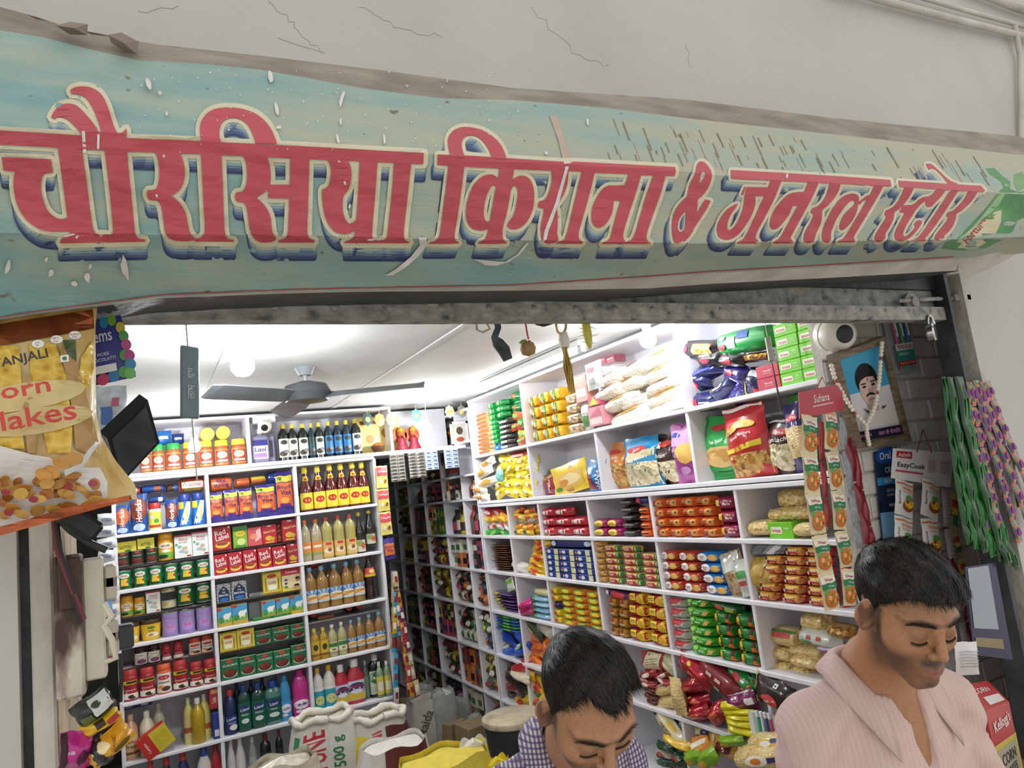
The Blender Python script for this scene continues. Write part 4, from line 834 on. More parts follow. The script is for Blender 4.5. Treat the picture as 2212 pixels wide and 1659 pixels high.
L('4','oil_bottle','bottle','clear oil bottle with orange cap and label','on the cooking oil shelf',oil('#cfc09a','#d9763a','#d98a4a',[('r',0,.0,1,.14,'#8aa84a'),('r',.2,.5,.8,.7,'#efe0c8')]),[(1502,910,1580,1210),(1578,900,1662,1192)],'orange-capped oil bottles',key='ob1')
L('4','oil_bottle','bottle','pale yellow oil bottle with red cap','on the cooking oil shelf',oil('#cdbf72','#c84a44','#d9b06a',[('r',.3,.78,.7,.96,'#c23a3a'),('e',.5,.4,.34,.2,'#e6d8b0'),('e',.55,.45,.14,.14,'#8a5a3a')],'oilc'),[(1658,885,1744,1176),(1746,873,1830,1162),(1834,862,1918,1146)],'red-capped oil bottles',key='ob2')
L('4','soy_sauce_bottle','bottle','black soy sauce bottle with yellow cap','right of the oil bottles',lambda w,h: make_bottle('soy',w,h,'#15100e','#e2c53c','#c9c2ac',[('e',.4,.55,.26,.2,'#7aa04a'),('e',.65,.4,.2,.2,'#c8552f'),('r',0,.8,1,1,'#2c2420')]),[(1908,850,1976,1110),(1982,836,2056,1096)],'soy sauce bottles')
# --- shelf 3
tubs = lambda w,h: make_bottle('tub',w,h,'#e0b02c','#4a3a28','#e2b832',[('e',.5,.88,.16,.1,'#4a8a3a'),('t','GHEE',.5,.64,.12,.5,0,'#5a3a1a'),('e',.55,.32,.26,.2,'#efe2c0'),('e',.48,.3,.12,.1,'#c98a3a')],n=3.0)
L('5','ghee_tub','tub','squat yellow ghee tub','on the third shelf',tubs,[(137,478,274,626),(277,452,424,606)],'yellow ghee tubs')
lil = [('r',0,.84,1,.97,'#9a86c0'),('t','Anmolspray',.5,.76,.09,.7,0,'#b05aa0'),('e',.5,.36,.3,.2,'#b890cf'),('e',.4,.42,.08,.06,'#d06aa8'),('e',.6,.42,.08,.06,'#d06aa8'),('p',[(.28,.5),(.36,.66),(.42,.52)],'#b890cf'),('p',[(.58,.52),(.64,.66),(.72,.5)],'#b890cf'),('r',0,.02,1,.1,'#8f7ab8')]
L('5','milk_powder_tin','tin','lilac milk powder tin','on the third shelf',lambda w,h: make_can(w,h,'#a592c4',lil),[(426,400,544,572),(548,385,666,552),(672,365,786,532)],'lilac milk powder tins')
T3 = R3+.157
L('5','ghee_jar','jar','yellow ghee jar turned sideways','above the yellow tubs',anikjar,[(132,285,228,462)],None,yoff=.03,base=T3,key='aj2')
L('5','ghee_jar','jar','small yellow ghee jar','left of the little ghee carton',anikjar,[(230,295,312,468)],None,yoff=.03,base=T3,key='aj3')
L('5','ghee_carton','box','little white ghee carton','above the right yellow tub',lambda w,h: make_box(w,h,.07,'#e9e7e3',amul_ops),[(316,250,416,424)],None,yoff=.02,base=T3,key='amul2')
crm = [('e',.3,.55,.16,.22,'#c9a04a'),('r',.5,.35,.95,.8,'#cfc9a8')]
L('5','ghee_tin','tin','lower cream-coloured ghee tin','stacked beside the green tins',lambda w,h: make_can(w,h,'#c2bd9a',crm),[(420,312,530,400)],None,key='ct1',yoff=.02,base=T3+.012)
L('5','ghee_tin','tin','upper cream-coloured ghee tin','stacked beside the green tins',lambda w,h: make_can(w,h,'#c6c2a2',crm),[(416,228,526,311)],None,key='ct2',yoff=.02,base=T3+.012+.094)
L('5','ghee_tin','tin','large green ghee tin','above the lilac tins',lambda w,h: make_can(w,h,'#1d7742',ghee_ops),[(532,210,652,392),(666,190,778,376)],'large green ghee tins',yoff=.02,base=R3+.17,key='gt2')
taj = [('p',[(.12,.04),(.12,.55),(.3,.75),(.5,.86),(.7,.75),(.88,.55),(.88,.04)],'#1d3358'),('e',.5,.70,.10,.05,'#c9b06a'),('t','TAJ',.5,.52,.11,.4,0,'#e6e8ec'),('t','MAHAL',.5,.38,.11,.7,0,'#e6e8ec'),('e',.5,.14,.3,.09,'#2f6fc0')]
L('5','tea_box','box','silver and navy patterned tea box','on the third middle shelf',lambda w,h: make_box(w,h,.09,ramp_mat('silver_speckle',[(0.3,'#2b3040'),(.42,'#b9bcc0')],120,kind='voro',rough=.35,bump=0),taj),[(812,198,914,372),(918,176,1026,348)],'silver tea boxes',yoff=.02,base=R3+.147)
cow = [('r',0,.36,1,1,'#4b9ac6'),('r',0,0,1,.36,'#b99b3f'),('r',0,.22,1,.46,'#6da84a'),('e',.62,.52,.24,.16,'#eceae2'),('e',.86,.62,.08,.09,'#eceae2'),('r',.46,.3,.52,.44,'#e6e4dc'),('r',.74,.3,.8,.44,'#e6e4dc'),('e',.24,.36,.16,.16,'#3f8a4a'),('r',0,.88,.3,1,'#b8343c')]
L('5','ghee_carton','box','blue carton with a white cow','on the third middle shelf',lambda w,h: make_box(w,h,.09,'#c2a24a',cow),[(818,366,920,502),(922,342,1030,482),(1130,316,1226,446),(1230,298,1326,428),(1328,280,1424,408)],'blue cow cartons')
L('5','carton','box','plain grey carton in shade','between the cow cartons',lambda w,h: make_box(w,h,.08,'#6a6a70',[]),[(1036,325,1120,458)],None,yoff=.05)
L('5','foil_brick','packet','silver foil-wrapped brick','between the patterned tea and the yellow box',lambda w,h: make_box(w,h,.08,mat('#b9bcc2',.2,.2,50,metal=.8),[('p',[(.05,.1),(.95,.1),(.7,.8),(.3,.8)],mat('#8f9298',.25,.2,metal=.8))],b=.006),[(1036,260,1142,322)],None,yoff=.02,base=R3+.147)
ghe = [('r',.04,.93,.96,.97,'#8a6a2a'),('r',.04,.03,.96,.07,'#8a6a2a'),('e',.5,.77,.26,.08,'#b8342f'),('p',[(.2,.66),(.8,.66),(.72,.18),(.28,.18)],'#efe3b8'),('t','GHEE',.5,.48,.12,.45,0,'#b0452c'),('e',.5,.26,.2,.09,'#f2eee0'),('r',.14,.16,.18,.7,'#8a4a24'),('r',.82,.16,.86,.7,'#8a4a24')]
L('5','ghee_carton','box','yellow ghee carton','left of the pink and white drink box',lambda w,h: make_box(w,h,.09,'#d9c84c',ghe),[(1138,105,1270,304)],None,yoff=.02,base=R3+.147,key='gc1')
cmp_ops = [('r',0,.70,1,1,'#c8323c'),('t','Complan',.5,.82,.13,.86,0,'#f3ece8'),('p',[(0,.70),(1,.70),(1,.2),(.4,.1),(0,.3)],'#ecd9a8'),('e',.2,.5,.09,.05,'#6a4a80'),('e',.2,.35,.09,.05,'#44576f'),('e',.2,.2,.09,.05,'#3c8a5a'),('e',.82,.48,.13,.1,'#c08a68'),('e',.8,.54,.12,.05,'#1d1715'),('e',.72,.16,.16,.1,'#c89a74'),('e',.74,.23,.14,.05,'#2a1c16')]
L('5','drink_mix_box','box','red, cream and yellow drink mix box with two faces','top right of the middle bay',lambda w,h: make_box(w,h,.09,'#e8d25a',cmp_ops),[(1272,85,1410,280)],None,yoff=.02,base=R3+.147,key='cmp1')
sun = [('r',0,.45,1,1,'#5d86bc'),('p',[(.5,.45),(.05,1),(.25,1)],'#a9bfdc'),('p',[(.5,.45),(.4,1),(.6,1)],'#a9bfdc'),('p',[(.5,.45),(.75,1),(.95,1)],'#a9bfdc'),('e',.5,.42,.42,.24,'#ecd9a0'),('t','Pure Refined',.5,.46,.12,.7,0,'#3a5a8a'),('p',[(.1,.34),(.9,.5),(.9,.36),(.1,.2)],'#e08a2c')]
OIL1 = mat('#c4924c',.1,.1,trans=.5,coat=.6)
L('5','oil_bottle','bottle','amber refined oil bottle with blue cap','on the middle right shelf',oil(OIL1,'#7fb4cc','#c8d2d8',sun),[(1442,82,1528,380),(1524,70,1614,366),(1612,55,1704,348),(1702,40,1786,328),(1782,25,1862,310)],'amber refined oil bottles',key='ob3')
L('5','oil_bottle','bottle','amber oil bottle behind the blue-capped row','',oil(OIL1,'#6aa0b8',None,[]),[(1580,60,1650,330),(1740,30,1800,310)],'amber oil bottles behind',key='ob5',yoff=.14)
L('5','mustard_oil_bottle','bottle','dark mustard oil bottle with red and yellow label','right of the amber oil bottles',lambda w,h: make_bottle('cola',w,h,mat('#26150c',.12,.1,coat=.7),'#5a2f24','#c8423a',[('r',0,0,1,.3,'#e0b83a'),('e',.6,.6,.2,.24,'#e6cf8a')]),[(1862,8,1946,282)],None)
lay('snack_packet','crumpled red packet on the first amber oil bottles','','#b8323c',(1462,40,1548,88),[],.08,d=.05,k='5')
# --- shelf 4
chy = [('r',0,.02,1,.3,'#efe6da'),('r',.05,.74,.95,.93,'#e2cf3c'),('r',.3,.78,.9,.9,'#3a3020'),('e',.45,.62,.2,.08,'#8a1f1f'),('t','Chyawanprash',.5,.45,.09,.8,0,'#f3e8dc'),('t','3x',.35,.30,.14,.3,0,'#f6eee6'),('e',.6,.14,.22,.1,'#3a2a1c'),('e',.78,.2,.14,.1,'#e9d9b8')]
L('5','tonic_jar','jar','large red health tonic jar','in the bottom row of the tonic shelf',lambda w,h: make_bottle('jarw',w,h,'#a32430','#b83a3c','#a8242f',chy),[(147,805,260,1032),(267,788,380,1006),(502,738,612,956),(622,750,716,926),(722,730,816,902)],'large red tonic jars',key='tj1')
chw = [('r',0,.02,1,.24,'#e2d6c8'),('e',.5,.78,.34,.12,'#b8323a'),('r',.2,.48,.8,.56,'#8a8078'),('e',.6,.2,.24,.12,'#4a3424'),('e',.35,.3,.16,.08,'#c9863a')]
L('5','tonic_jar','jar','large white and orange tonic jar','between the red tonic jars',lambda w,h: make_bottle('jarw',w,h,'#d9603c','#d9603c','#ece6de',chw),[(386,765,496,978)],None,key='tj2')
T4 = R4+.182
L('5','tonic_jar','jar','white and orange tonic jar','in the upper row at the right',lambda w,h: make_bottle('jarw',w,h,'#d9603c','#d05a40','#e9e4dc',chw),[(616,578,706,752),(706,558,790,738)],'upper white tonic jars',yoff=.03,base=T4,key='tj3')
L('5','spread_jar','jar','dark jar with cream and violet label','in the upper tonic row',lambda w,h: make_bottle('jar',w,h,'#2a1d1a','#4a2c2c','#e2ddd0',[('t','Instan',.5,.8,.16,.8,0,'#8a2f3a'),('e',.55,.25,.3,.2,'#7a3f70'),('r',0,.45,1,.6,'#cfc6b0')]),[(230,640,324,792),(326,628,416,778)],'dark spread jars',yoff=.03,base=T4)
L('5','tonic_jar','jar','slim red tonic jar','in the upper tonic row',lambda w,h: make_bottle('jarw',w,h,'#a8283a','#b8323c','#a82838',chy[:1]+chy[3:6]),[(426,620,492,768),(506,604,576,752)],'slim red tonic jars',yoff=.03,base=T4,key='tj4')
gj = [('r',0,.97,1,1,'#c9b98a'),('e',.5,.86,.18,.09,'#c2423a'),('t','GULAB JAMUN',.5,.67,.13,.8,0,'#e0dcc8'),('e',.5,.24,.4,.16,'#c9c2b0'),('e',.5,.30,.36,.2,'#5c241c'),('e',.33,.38,.14,.11,'#7d3a2a'),('e',.58,.40,.15,.11,'#73301f'),('e',.46,.26,.14,.11,'#6a2a1e')]
gjm = lambda w,h: make_box(w,h,.09,'#226a45',gj)
L('5','sweet_carton','box','green sweet carton','in the lower row of the fourth shelf',gjm,[(842,722,970,882),(972,702,1090,862),(1092,684,1212,836),(1214,660,1334,810),(1338,622,1452,788)],'green sweet cartons',key='gj1')
L('5','ghee_carton','box','yellow ghee carton','on the green sweet cartons',lambda w,h: make_box(w,h,.09,'#d8c74c',ghe),[(836,538,956,734),(958,508,1082,708)],'yellow ghee cartons',base=R4+.166,key='gc2')
L('5','sweet_carton','box','green sweet carton','in the upper row of the fourth shelf',gjm,[(1084,520,1202,692),(1204,496,1330,676),(1332,476,1442,650)],'green sweet cartons',base=R4+.166,key='gj2')
L('5','carton','box','small bright green carton','lying on the green sweet cartons',lambda w,h: make_box(w,h,.08,'#4f9a48',[('r',.6,.3,.9,.7,'#cfe0b8')]),[(1082,470,1200,520),(1202,452,1322,498)],'small bright green cartons',base=R4+.166+.172)
L('5','carton','box','small yellow carton','above the last green sweet carton',lambda w,h: make_box(w,h,.08,'#d6cc3f',[('t','YELLOW',.5,.4,.22,.7,0,'#3a5030'),('e',.5,.75,.14,.12,'#2f7a3a')]),[(1336,410,1436,478)],None,base=R4+.166+.172)
L('5','mustard_oil_bottle','bottle','small yellow mustard oil bottle','at the left of the fourth right shelf',lambda w,h: make_bottle('slim',w,h,mat('#b98f1c',.12,.1,coat=.6,trans=.2),'#e0c23a','#c9a43a',[('e',.5,.6,.2,.2,'#2c3a28'),('r',.1,.05,.9,.2,'#7a5a1a')],n=3),[(1478,515,1544,736),(1542,504,1606,722)],'small mustard oil bottles')
L('5','oil_bottle','bottle','pale oil bottle with white cap','beside the mustard oil bottles',oil('#c9c08a','#e8e6de','#cfd2b0',[('r',.1,.5,.9,.9,'#3f7a3c'),('e',.5,.25,.34,.2,'#e2dfc8'),('e',.5,.25,.16,.12,'#8a7a3a')]),[(1602,485,1670,708),(1672,465,1736,702)],'pale oil bottles',key='ob6')
L('5','oil_bottle','bottle','small amber refined oil bottle','at the right of the fourth right shelf',oil(OIL1,'#7fb0c6','#c3ced6',sun),[(1738,452,1800,668),(1802,430,1862,660),(1866,412,1936,648),(1932,392,2006,636)],'small amber oil bottles',key='ob7')
def lying(w,h):
    R = h/2; mb = MB(); mb.lathe([(R*.9,.30),(R,.28),(R,.07),(R*.5,.02)],mat('#1a1313',.2,.1,coat=.5),16); a = mb.data('body',40)
    mb = MB(); mb.lathe([(R*.50,.03),(R*.52,-.01),(R*.45,-.014)],mat('#c8464a',.4),14); return [('body',a),('cap',mb.data('cap',40))]
for i,(u,v,nm) in enumerate(((1740,405,'left of two dark bottles lying with red caps outward'),(1812,398,'right of two dark bottles lying with red caps outward'),(1492,475,'dark bottle lying with red cap outward above the mustard oil'))):
    c = atY(*zp('5',u,v),YL+.15); c[2] = R4+.237+.042
    place('sauce_bottle',meshes(('lying',),lambda: lying(.08,.082)),nm,'bottle',c,rot=(-math.pi/2,0,.15*(i-1)))
L('5','carton','packet','pink-topped yellow jelly pack','on the step above the pale oil bottles',lambda w,h: make_box(w,h,.07,'#d8b63c',[('r',0,.55,1,1,'#c85a6a'),('e',.3,.5,.12,.3,'#d86a7a'),('e',.7,.5,.12,.3,'#d86a7a')],b=.008),[(1522,420,1640,492)],None,yoff=.12,base=R4+.237)
# --- shelf 5
eco = [('r',0,.25,1,.95,'#d9b888'),('t','Eco',.42,.72,.18,.6,0,'#3a2a20'),('t','Fresh',.52,.48,.18,.8,0,'#3a2a20'),('r',0,.1,1,.22,'#8a4a2c')]
L('5','cleaner_bottle','bottle','peach phenyl bottle','at the left of the fifth shelf',lambda w,h: make_bottle('clean',w,h,'#cfa07c','#d8b090','#d9b48a',eco),[(158,1125,264,1412)],None,key='eco1')
L('5','cleaner_bottle','bottle','cream phenyl bottle','in front, beside the peach one',lambda w,h: make_bottle('clean',w,h,'#dedbc0','#e6e4d4','#d9c29a',eco),[(268,1100,380,1412)],None,key='eco2')
L('5','cleaner_bottle','bottle','cream phenyl bottle','standing behind the tilted red box',lambda w,h: make_bottle('clean',w,h,'#d6d4ba','#e2e0d0','#d3bc92',eco),[(362,1042,456,1330)],None,yoff=.1,key='eco3')
L('5','cleaner_bottle','bottle','lemon cleaner bottle with white cap','right half of the left bay',lambda w,h: make_bottle('clean',w,h,'#dcd57c','#e8e6d8','#d8c98a',[('r',0,.1,1,.9,'#d9c78a'),('r',0,.35,1,.6,'#a85a3c')]),[(582,1000,656,1312),(690,975,776,1275)],'lemon cleaner bottles',yoff=.03)
L('5','cleaner_bottle','bottle','golden dishwash bottle with white cap','between the two lemon bottles',lambda w,h: make_bottle('clean',w,h,mat('#d4b020',.1,.1,trans=.3,coat=.6),'#eceae4',None),[(636,1005,740,1322)],None,depth=.015)
L('5','drink_mix_box','box','flat blue carton','laid across the phenyl bottles',lambda w,h: make_box(w,h,.09,'#27418a',[('r',.62,.3,.86,.75,'#dfe2e8'),('r',.08,.3,.3,.6,'#9fb4d8')]),[(152,1040,356,1108)],None,yoff=.10,base=R5+.262)
L('5','drink_mix_box','box','narrow red drink mix box','on end at the right of the left bay',lambda w,h: make_box(w,h,.09,'#b5303a',[('r',.15,.72,.85,.94,'#d9a06a')]+[('t','Complan',.5,.4,.3,.6,math.pi/2,'#f2e8e2')]),[(762,928,832,1098)],None,base=R5+.178,key='nr')
L('5','drink_mix_box','box','narrow blue box under the red drink mix box','on end',lambda w,h: make_box(w,h,.09,'#2c3f94',[('r',.2,.1,.8,.35,'#d8dae4')]),[(786,1100,838,1282)],None,key='nb')
c = atY(*zp('5',455,1400),YL-.005)
place('drink_mix_box',meshes(('tiltbox',),lambda: make_box(.17,.135,.05,'#c22f2c',[('r',.42,0,1,1,'#d8c43a'),('r',0,.0,.42,1,'#c22f2c'),('r',.5,.2,.92,.8,'#cdb838'),('t','Complan',.2,.5,.14,.9,math.pi/2,'#f0e6de')])),'red and yellow drink mix box leaning askew against phenyl bottles','box',(c[0]-.02,YL+.0,R5+.02),rot=(.12,-.5,.1))
liz = [('p',[(.1,.0),(.9,.0),(.9,.85),(.5,1),(.1,.85)],'#1f5a48'),('p',[(.2,.62),(.85,.62),(.8,.85),(.5,.95),(.2,.85)],'#20356a'),('t','Lizol',.5,.74,.12,.6,.1,'#eef2f0'),('t','FRESH',.5,.52,.07,.5,0,'#dfeae4'),('e',.5,.28,.22,.1,'#cfe0d8')]
LZM = mat('#12483f',.12,.1,coat=.6,trans=.15)
L('5','cleaner_bottle','bottle','dark green floor cleaner bottle','on the fifth middle shelf',lambda w,h: make_bottle('wide',w,h,LZM,'#27407f','#1d5c4a',liz,n=2.6,sy=.6),[(966,910,1060,1218),(1062,895,1164,1204)],'dark green cleaner bottles',key='lz1')
L('5','cleaner_bottle','bottle','paler green floor cleaner bottle','right of the dark green pair',lambda w,h: make_bottle('wide',w,h,mat('#4d8478',.15,.1,coat=.6,trans=.15),'#2a4aa0','#1f4a54',liz,n=2.6,sy=.6),[(1154,880,1284,1192)],None,key='lz2')
L('5','cleaner_bottle','bottle','dark cleaner bottle in the second row','behind the green cleaners',lambda w,h: make_bottle('wide',w,h,'#1d2f36','#27407f',None,n=2.6,sy=.6),[(938,890,990,1180),(1040,870,1090,1170),(1120,860,1168,1150)],'dark cleaners behind',yoff=.13,key='lz3')
def spray(w,h):
    p = make_bottle('wavy',w,h,'#1d2a5c','#c23a3c','#22337a',[('t','Lovito',.5,.8,.2,.9,.15,'#e8eaf2'),('t','TOILET',.5,.5,.12,.8,0,'#c9d2ea'),('e',.6,.2,.26,.2,'#e8e0d8')])
    return p
L('5','cleaner_bottle','bottle','navy toilet cleaner bottle with red cap','at the left of the fifth middle shelf',spray,[(872,945,968,1256)],None)
comf = lambda body,cap: (lambda w,h: make_bottle('wavy',w,h,body,cap,body,[('e',.5,.55,.4,.3,'#efe9ee'),('t','Comfort',.5,.55,.22,.75,.1,'#2c3a7c'),('e',.4,.12,.2,.1,'#e9d3e2')],sy=.7))
L('5','softener_bottle','bottle','sky blue fabric softener bottle','beside the pink one',comf('#3a8fc4','#2f7fb8'),[(1264,840,1346,1168)],None,key='cf1')
L('5','softener_bottle','bottle','blue fabric softener bottle half hidden','behind the paler green cleaner',comf('#3a7fb0','#2a6f9c'),[(1224,838,1262,1140)],None,key='cf3',yoff=.1)
L('5','softener_bottle','bottle','tall magenta fabric softener bottle','at the right of the middle bay',comf('#c22f86','#b52a7a'),[(1348,800,1476,1118)],None,key='cf2')
L('5','bleach_bottle','bottle','white bleach bottle with yellow cap','on the fifth right shelf',lambda w,h: make_bottle('clean',w,h,'#e3e1da','#e0b83a','#3aa6bc',[('e',.5,.4,.36,.22,'#e0dc8a'),('r',0,.85,1,1,'#e8e8e2')]),[(1502,790,1580,1092),(1576,768,1666,1074)],'white bleach bottles')
har = [('e',.5,.6,.4,.3,'#2f3a6a'),('t','HARPIC',.5,.72,.16,.7,.15,'#c23a3c'),('p',[(.1,.05),(.9,.05),(.8,.4),(.2,.5)],'#d9b83c'),('e',.5,.45,.26,.12,'#dfe4ee')]
L('5','cleaner_bottle','bottle','red toilet cleaner bottle with white cap','on the fifth right shelf',lambda w,h: make_bottle('harpic',w,h,'#b82c3a','#e6e2de','#c8cfe0',har,n=2.6,sy=.6),[(1652,765,1752,1062),(1738,725,1866,1048)],'red toilet cleaners')
L('5','cleaner_bottle','bottle','red toilet cleaner bottle in the second row','behind its twins',lambda w,h: make_bottle('harpic',w,h,'#a82a36','#d8d4d0',None,[],n=2.6,sy=.6),[(1650,750,1700,1040),(1735,720,1790,1020)],'red toilet cleaners behind',yoff=.12,key='har2')
L('5','antiseptic_bottle','bottle','large black antiseptic bottle with white label','at the right of the fifth shelf',lambda w,h: make_bottle('wide',w,h,'#141916','#d9d6cc','#d6d9cc',[('e',.5,.7,.44,.26,'#3f8a4a'),('t','Dettol',.5,.7,.14,.7,0,'#eef0e8'),('r',.1,.06,.9,.3,'#c3c8b4')],n=2.6,sy=.6),[(1896,690,1990,988)],None,yoff=.03)
L('5','hand_wash_bottle','bottle','small pale green bottle with white cap','before the black antiseptic bottle',lambda w,h: make_bottle('slim',w,h,mat('#a8c49a',.1,.1,trans=.4,coat=.5),'#e2e0d8','#d8c45a',[('r',.2,.2,.8,.7,'#e9e6da')]),[(1944,745,1996,988),(1998,738,2050,972)],'small green bottles',depth=.01)
L('5','hand_wash_bottle','bottle','clear bottle with grey cap','between red cleaner and black antiseptic',lambda w,h: make_bottle('slim',w,h,mat('#7f8c80',.1,.1,trans=.4,coat=.5),'#b9b9b4','#6f8a72',[]),[(1850,735,1894,1000)],None,yoff=.04,key='clr')
# --- bottom shelf
L('5','cleaner_bottle','bottle','dark blue cleaner bottle with red cap','on the bottom left shelf',lambda w,h: make_bottle('harpic',w,h,'#1b2660','#b8443a','#22307a',[],n=2.6,sy=.6),[(300,1440,395,1650),(415,1410,510,1640),(530,1375,630,1620)],'dark blue cleaners',base=R6,key='dbc')
L('5','cleaner_bottle','bottle','slanted white bottle with red letters','on the bottom left shelf',lambda w,h: make_bottle('harpic',w,h,'#dcd9d6','#3a57a8','#e2dfdc',[('t','HARPIC',.5,.6,.2,.8,.2,'#c23a40')],n=2.6,sy=.6),[(672,1345,788,1600)],None,base=R6)
L('5','cleaner_bottle','bottle','red bottle with white lettering','at the right of the bottom left shelf',lambda w,h: make_bottle('harpic',w,h,'#a82430','#8f1f2a','#b02834',[('t','REVIVE',.5,.6,.16,.85,0,'#e9d0d0')],n=2.6,sy=.6),[(772,1315,852,1580)],None,base=R6)
L('5','bleach_bottle','bottle','short white bottle with white cap','on the bottom middle shelf',lambda w,h: make_bottle('harpic',w,h,'#d6d4d2','#dedcda',None,[]),[(888,1290,950,1560),(948,1272,1022,1545)],'short white bottles',base=R6,key='swb')
L('5','hand_wash_bottle','bottle','clear bottle with label','behind the white sack on the bottom shelf',lambda w,h: make_bottle('slim',w,h,mat('#b9c0b8',.1,.1,trans=.4),'#d2d0ca','#a8b0a8',[]),[(1040,1275,1100,1520)],None,base=R6)
L('5','cleaner_bottle','bottle','black bottle with red cap','behind the white sack on the bottom shelf',lambda w,h: make_bottle('wide',w,h,'#14201c','#7a2f2f','#2c3a34',[]),[(1125,1255,1205,1500),(1235,1230,1290,1480)],'black bottles on bottom shelf',base=R6,key='bbs')
# ================================================================== goods along the right wall
RB = [1.716,2.052]+RZ
RZROT = -math.pi/2
def snapz(z,tol=.05):
    for b in RB:
        if abs(z-b) < tol: return b
    return z
def stackR(k,name,cat,desc,ctx,maker,quad,rows,cols,group,dx=.012,skip=(),jit=.0,key=None,gap=.985,lift=0.0):
    """rows x cols of alike packs; quad = bottom-left, bottom-right, top-right, top-left in zoom k"""
    C = [atX(*zp(k,*p),XR+dx) for p in quad]; zb = min(snapz(C[0][2]),snapz(C[1][2]))+lift
    w = (C[0][1]-C[1][1]+C[3][1]-C[2][1])/2/cols; h = (C[3][2]+C[2][2]-C[0][2]-C[1][2])/2/rows
    parts = [meshes((key or desc,s_),lambda: maker(w*gap,h*gap,s_)) for s_ in range(3)]
    n = 0
    for r in range(rows):
        for c in range(cols):
            if (r,c) in skip: continue
            v = (r+.5)/rows; u = (c+.5)/cols
            y = (C[0][1]*(1-u)+C[1][1]*u)*(1-v)+(C[3][1]*(1-u)+C[2][1]*u)*v
            rn = 'bottom' if r == 0 else ('top' if r == rows-1 else ORD[r])
            if rows == 1: lb = f'{desc}, {ORD[c]} from left {ctx}' if cols > 1 else f'{desc} {ctx}'
            elif cols == 1: lb = f'{desc}, {("lowest" if r == 0 else "topmost" if r == rows-1 else ORD[r]+" up")} {ctx}'
            else: lb = f'{desc}, {ORD[c]} from left, {rn} row {ctx}'
            place(name,parts[(r*7+c*3) % 3],lb,cat,(XR+dx+random.uniform(0,jit),y,zb+r*h),RZROT+random.uniform(-.04,.04),(1,1,1),group)
            n += 1
def one(k,name,cat,label,box,col,ops=(),rot=0.0,d=.06,tilt=0.0,x=0.0,shape='pillow',seed=None,snap=False,turn=0.0,**kw):
    """a single packet; box = its outline in zoom k (before turning by rot in its own plane)"""
    u0,v0,u1,v1 = box; X = XR+.015+x; c = atX(*zp(k,(u0+u1)/2,(v0+v1)/2),X)
    uc,vc = (u0+u1)/2,(v0+v1)/2
    w = abs(atX(*zp(k,u0,vc),X)[1]-atX(*zp(k,u1,vc),X)[1]); h = atX(*zp(k,uc,v0),X)[2]-atX(*zp(k,uc,v1),X)[2]
    if rot:                                   # outline was given unturned
        pass
    if snap: zb = snapz(c[2]-h/2,.06); h = c[2]+h/2-zb; c[2] = zb+h/2
    sd = seed if seed is not None else random.randrange(999); m_ = mat(col,.25,.10,30,coat=.4) if isinstance(col,str) else col
    mb = MB()
    if shape == 'pillow': pillow(mb,w,h,d,m_,ops,sd,**kw)
    elif shape == 'soft': soft(mb,w,h,d,m_,ops,seed=sd,**{'n': 2.4,'crimp': .06,**kw})
    elif shape == 'box':
        mb.box(-w/2,w/2,0,d,0,h,m_,.002); mb.prints(ops,flat_S(w,h),w/h,off=.001)
    mb.v = [(a,b,z-h/2) for a,b,z in mb.v]
    o = link(name,mb.data('packet',60 if shape != 'box' else None),None,c,(0,0,0))
    M = Matrix.Rotation(RZROT+turn,4,'Z') @ Matrix.Rotation(tilt,4,'X') @ Matrix.Rotation(rot,4,'Y')
    o.rotation_euler = M.to_euler(); SEEN[label] = SEEN.get(label,0)+1
    return tag(o,label,cat)
bars = lambda c,y=.5,h=.16,a=.2,b=.8: ('r',a,y-h/2,b,y+h/2,c)
# ---- wall cabinet, far cell, upper
S3 = stackR
S3('8','snack_packet','packet','thin cream and orange packet','of the pile by the idol shelf',lambda w,h,s: make_soft(w,h,.14,'#e6c48c',[bars('#c8603a',.5,.5,.2,.85)],s),[(105,1195),(245,1165),(205,810),(80,850)],10,1,'cream packet pile',jit=.01)
S3('8','snack_packet','packet','bright green packet','of the far upper green pile',lambda w,h,s: make_soft(w,h,.12,'#2fae5a',[('e',.5,.5,.14,.3,'#dfe8d0')],s),[(228,1108),(300,1095),(270,895),(200,905)],5,1,'bright green packets')
S3('8','snack_packet','packet','green packet','on top of the far bright green pile',lambda w,h,s: make_soft(w,h,.12,'#23a04f',[('e',.6,.5,.12,.3,'#e0b58a')],s),[(205,895),(345,870),(330,722),(180,740)],3,2,'upper far green packets',lift=0)
S3('8','snack_packet','packet','silver and black packet','of the dark pile by the green one',lambda w,h,s: make_soft(w,h,.10,'#4a4642',[bars('#c9c2b8',.5,.4)],s),[(305,1150),(402,1130),(375,880),(292,890)],6,1,'silver and black packets')
for i,b in enumerate(((375,650,500,740),(382,745,502,835))): one('8','snack_packet','packet',('upper' if i == 0 else 'lower')+' dark green packet at the top of the far cell',b,'#1f8a48',[('e',.5,.5,.14,.25,'#c87a5a')],.05,.07,x=.05)
for i,(b,c_) in enumerate((((400,825,480,905),'#d96a3c'),((440,880,530,960),'#3f8a3c'),((390,920,480,985),'#d4552f'),((445,985,540,1060),'#e2c23a'),((440,1040,520,1110),'#cf5a36'))): one('8','snack_packet','packet',['topmost orange','green','middle orange','yellow','lowest orange'][i]+' packet of the mixed heap in the far top cell',b,c_,[('e',.5,.5,.25,.25,'#7aa84a')],random.uniform(-.4,.4),.05)
one('8','snack_packet','packet','small blue packet under the silver and black pile',(245,1105,305,1170),'#2f6fae',[],.1)
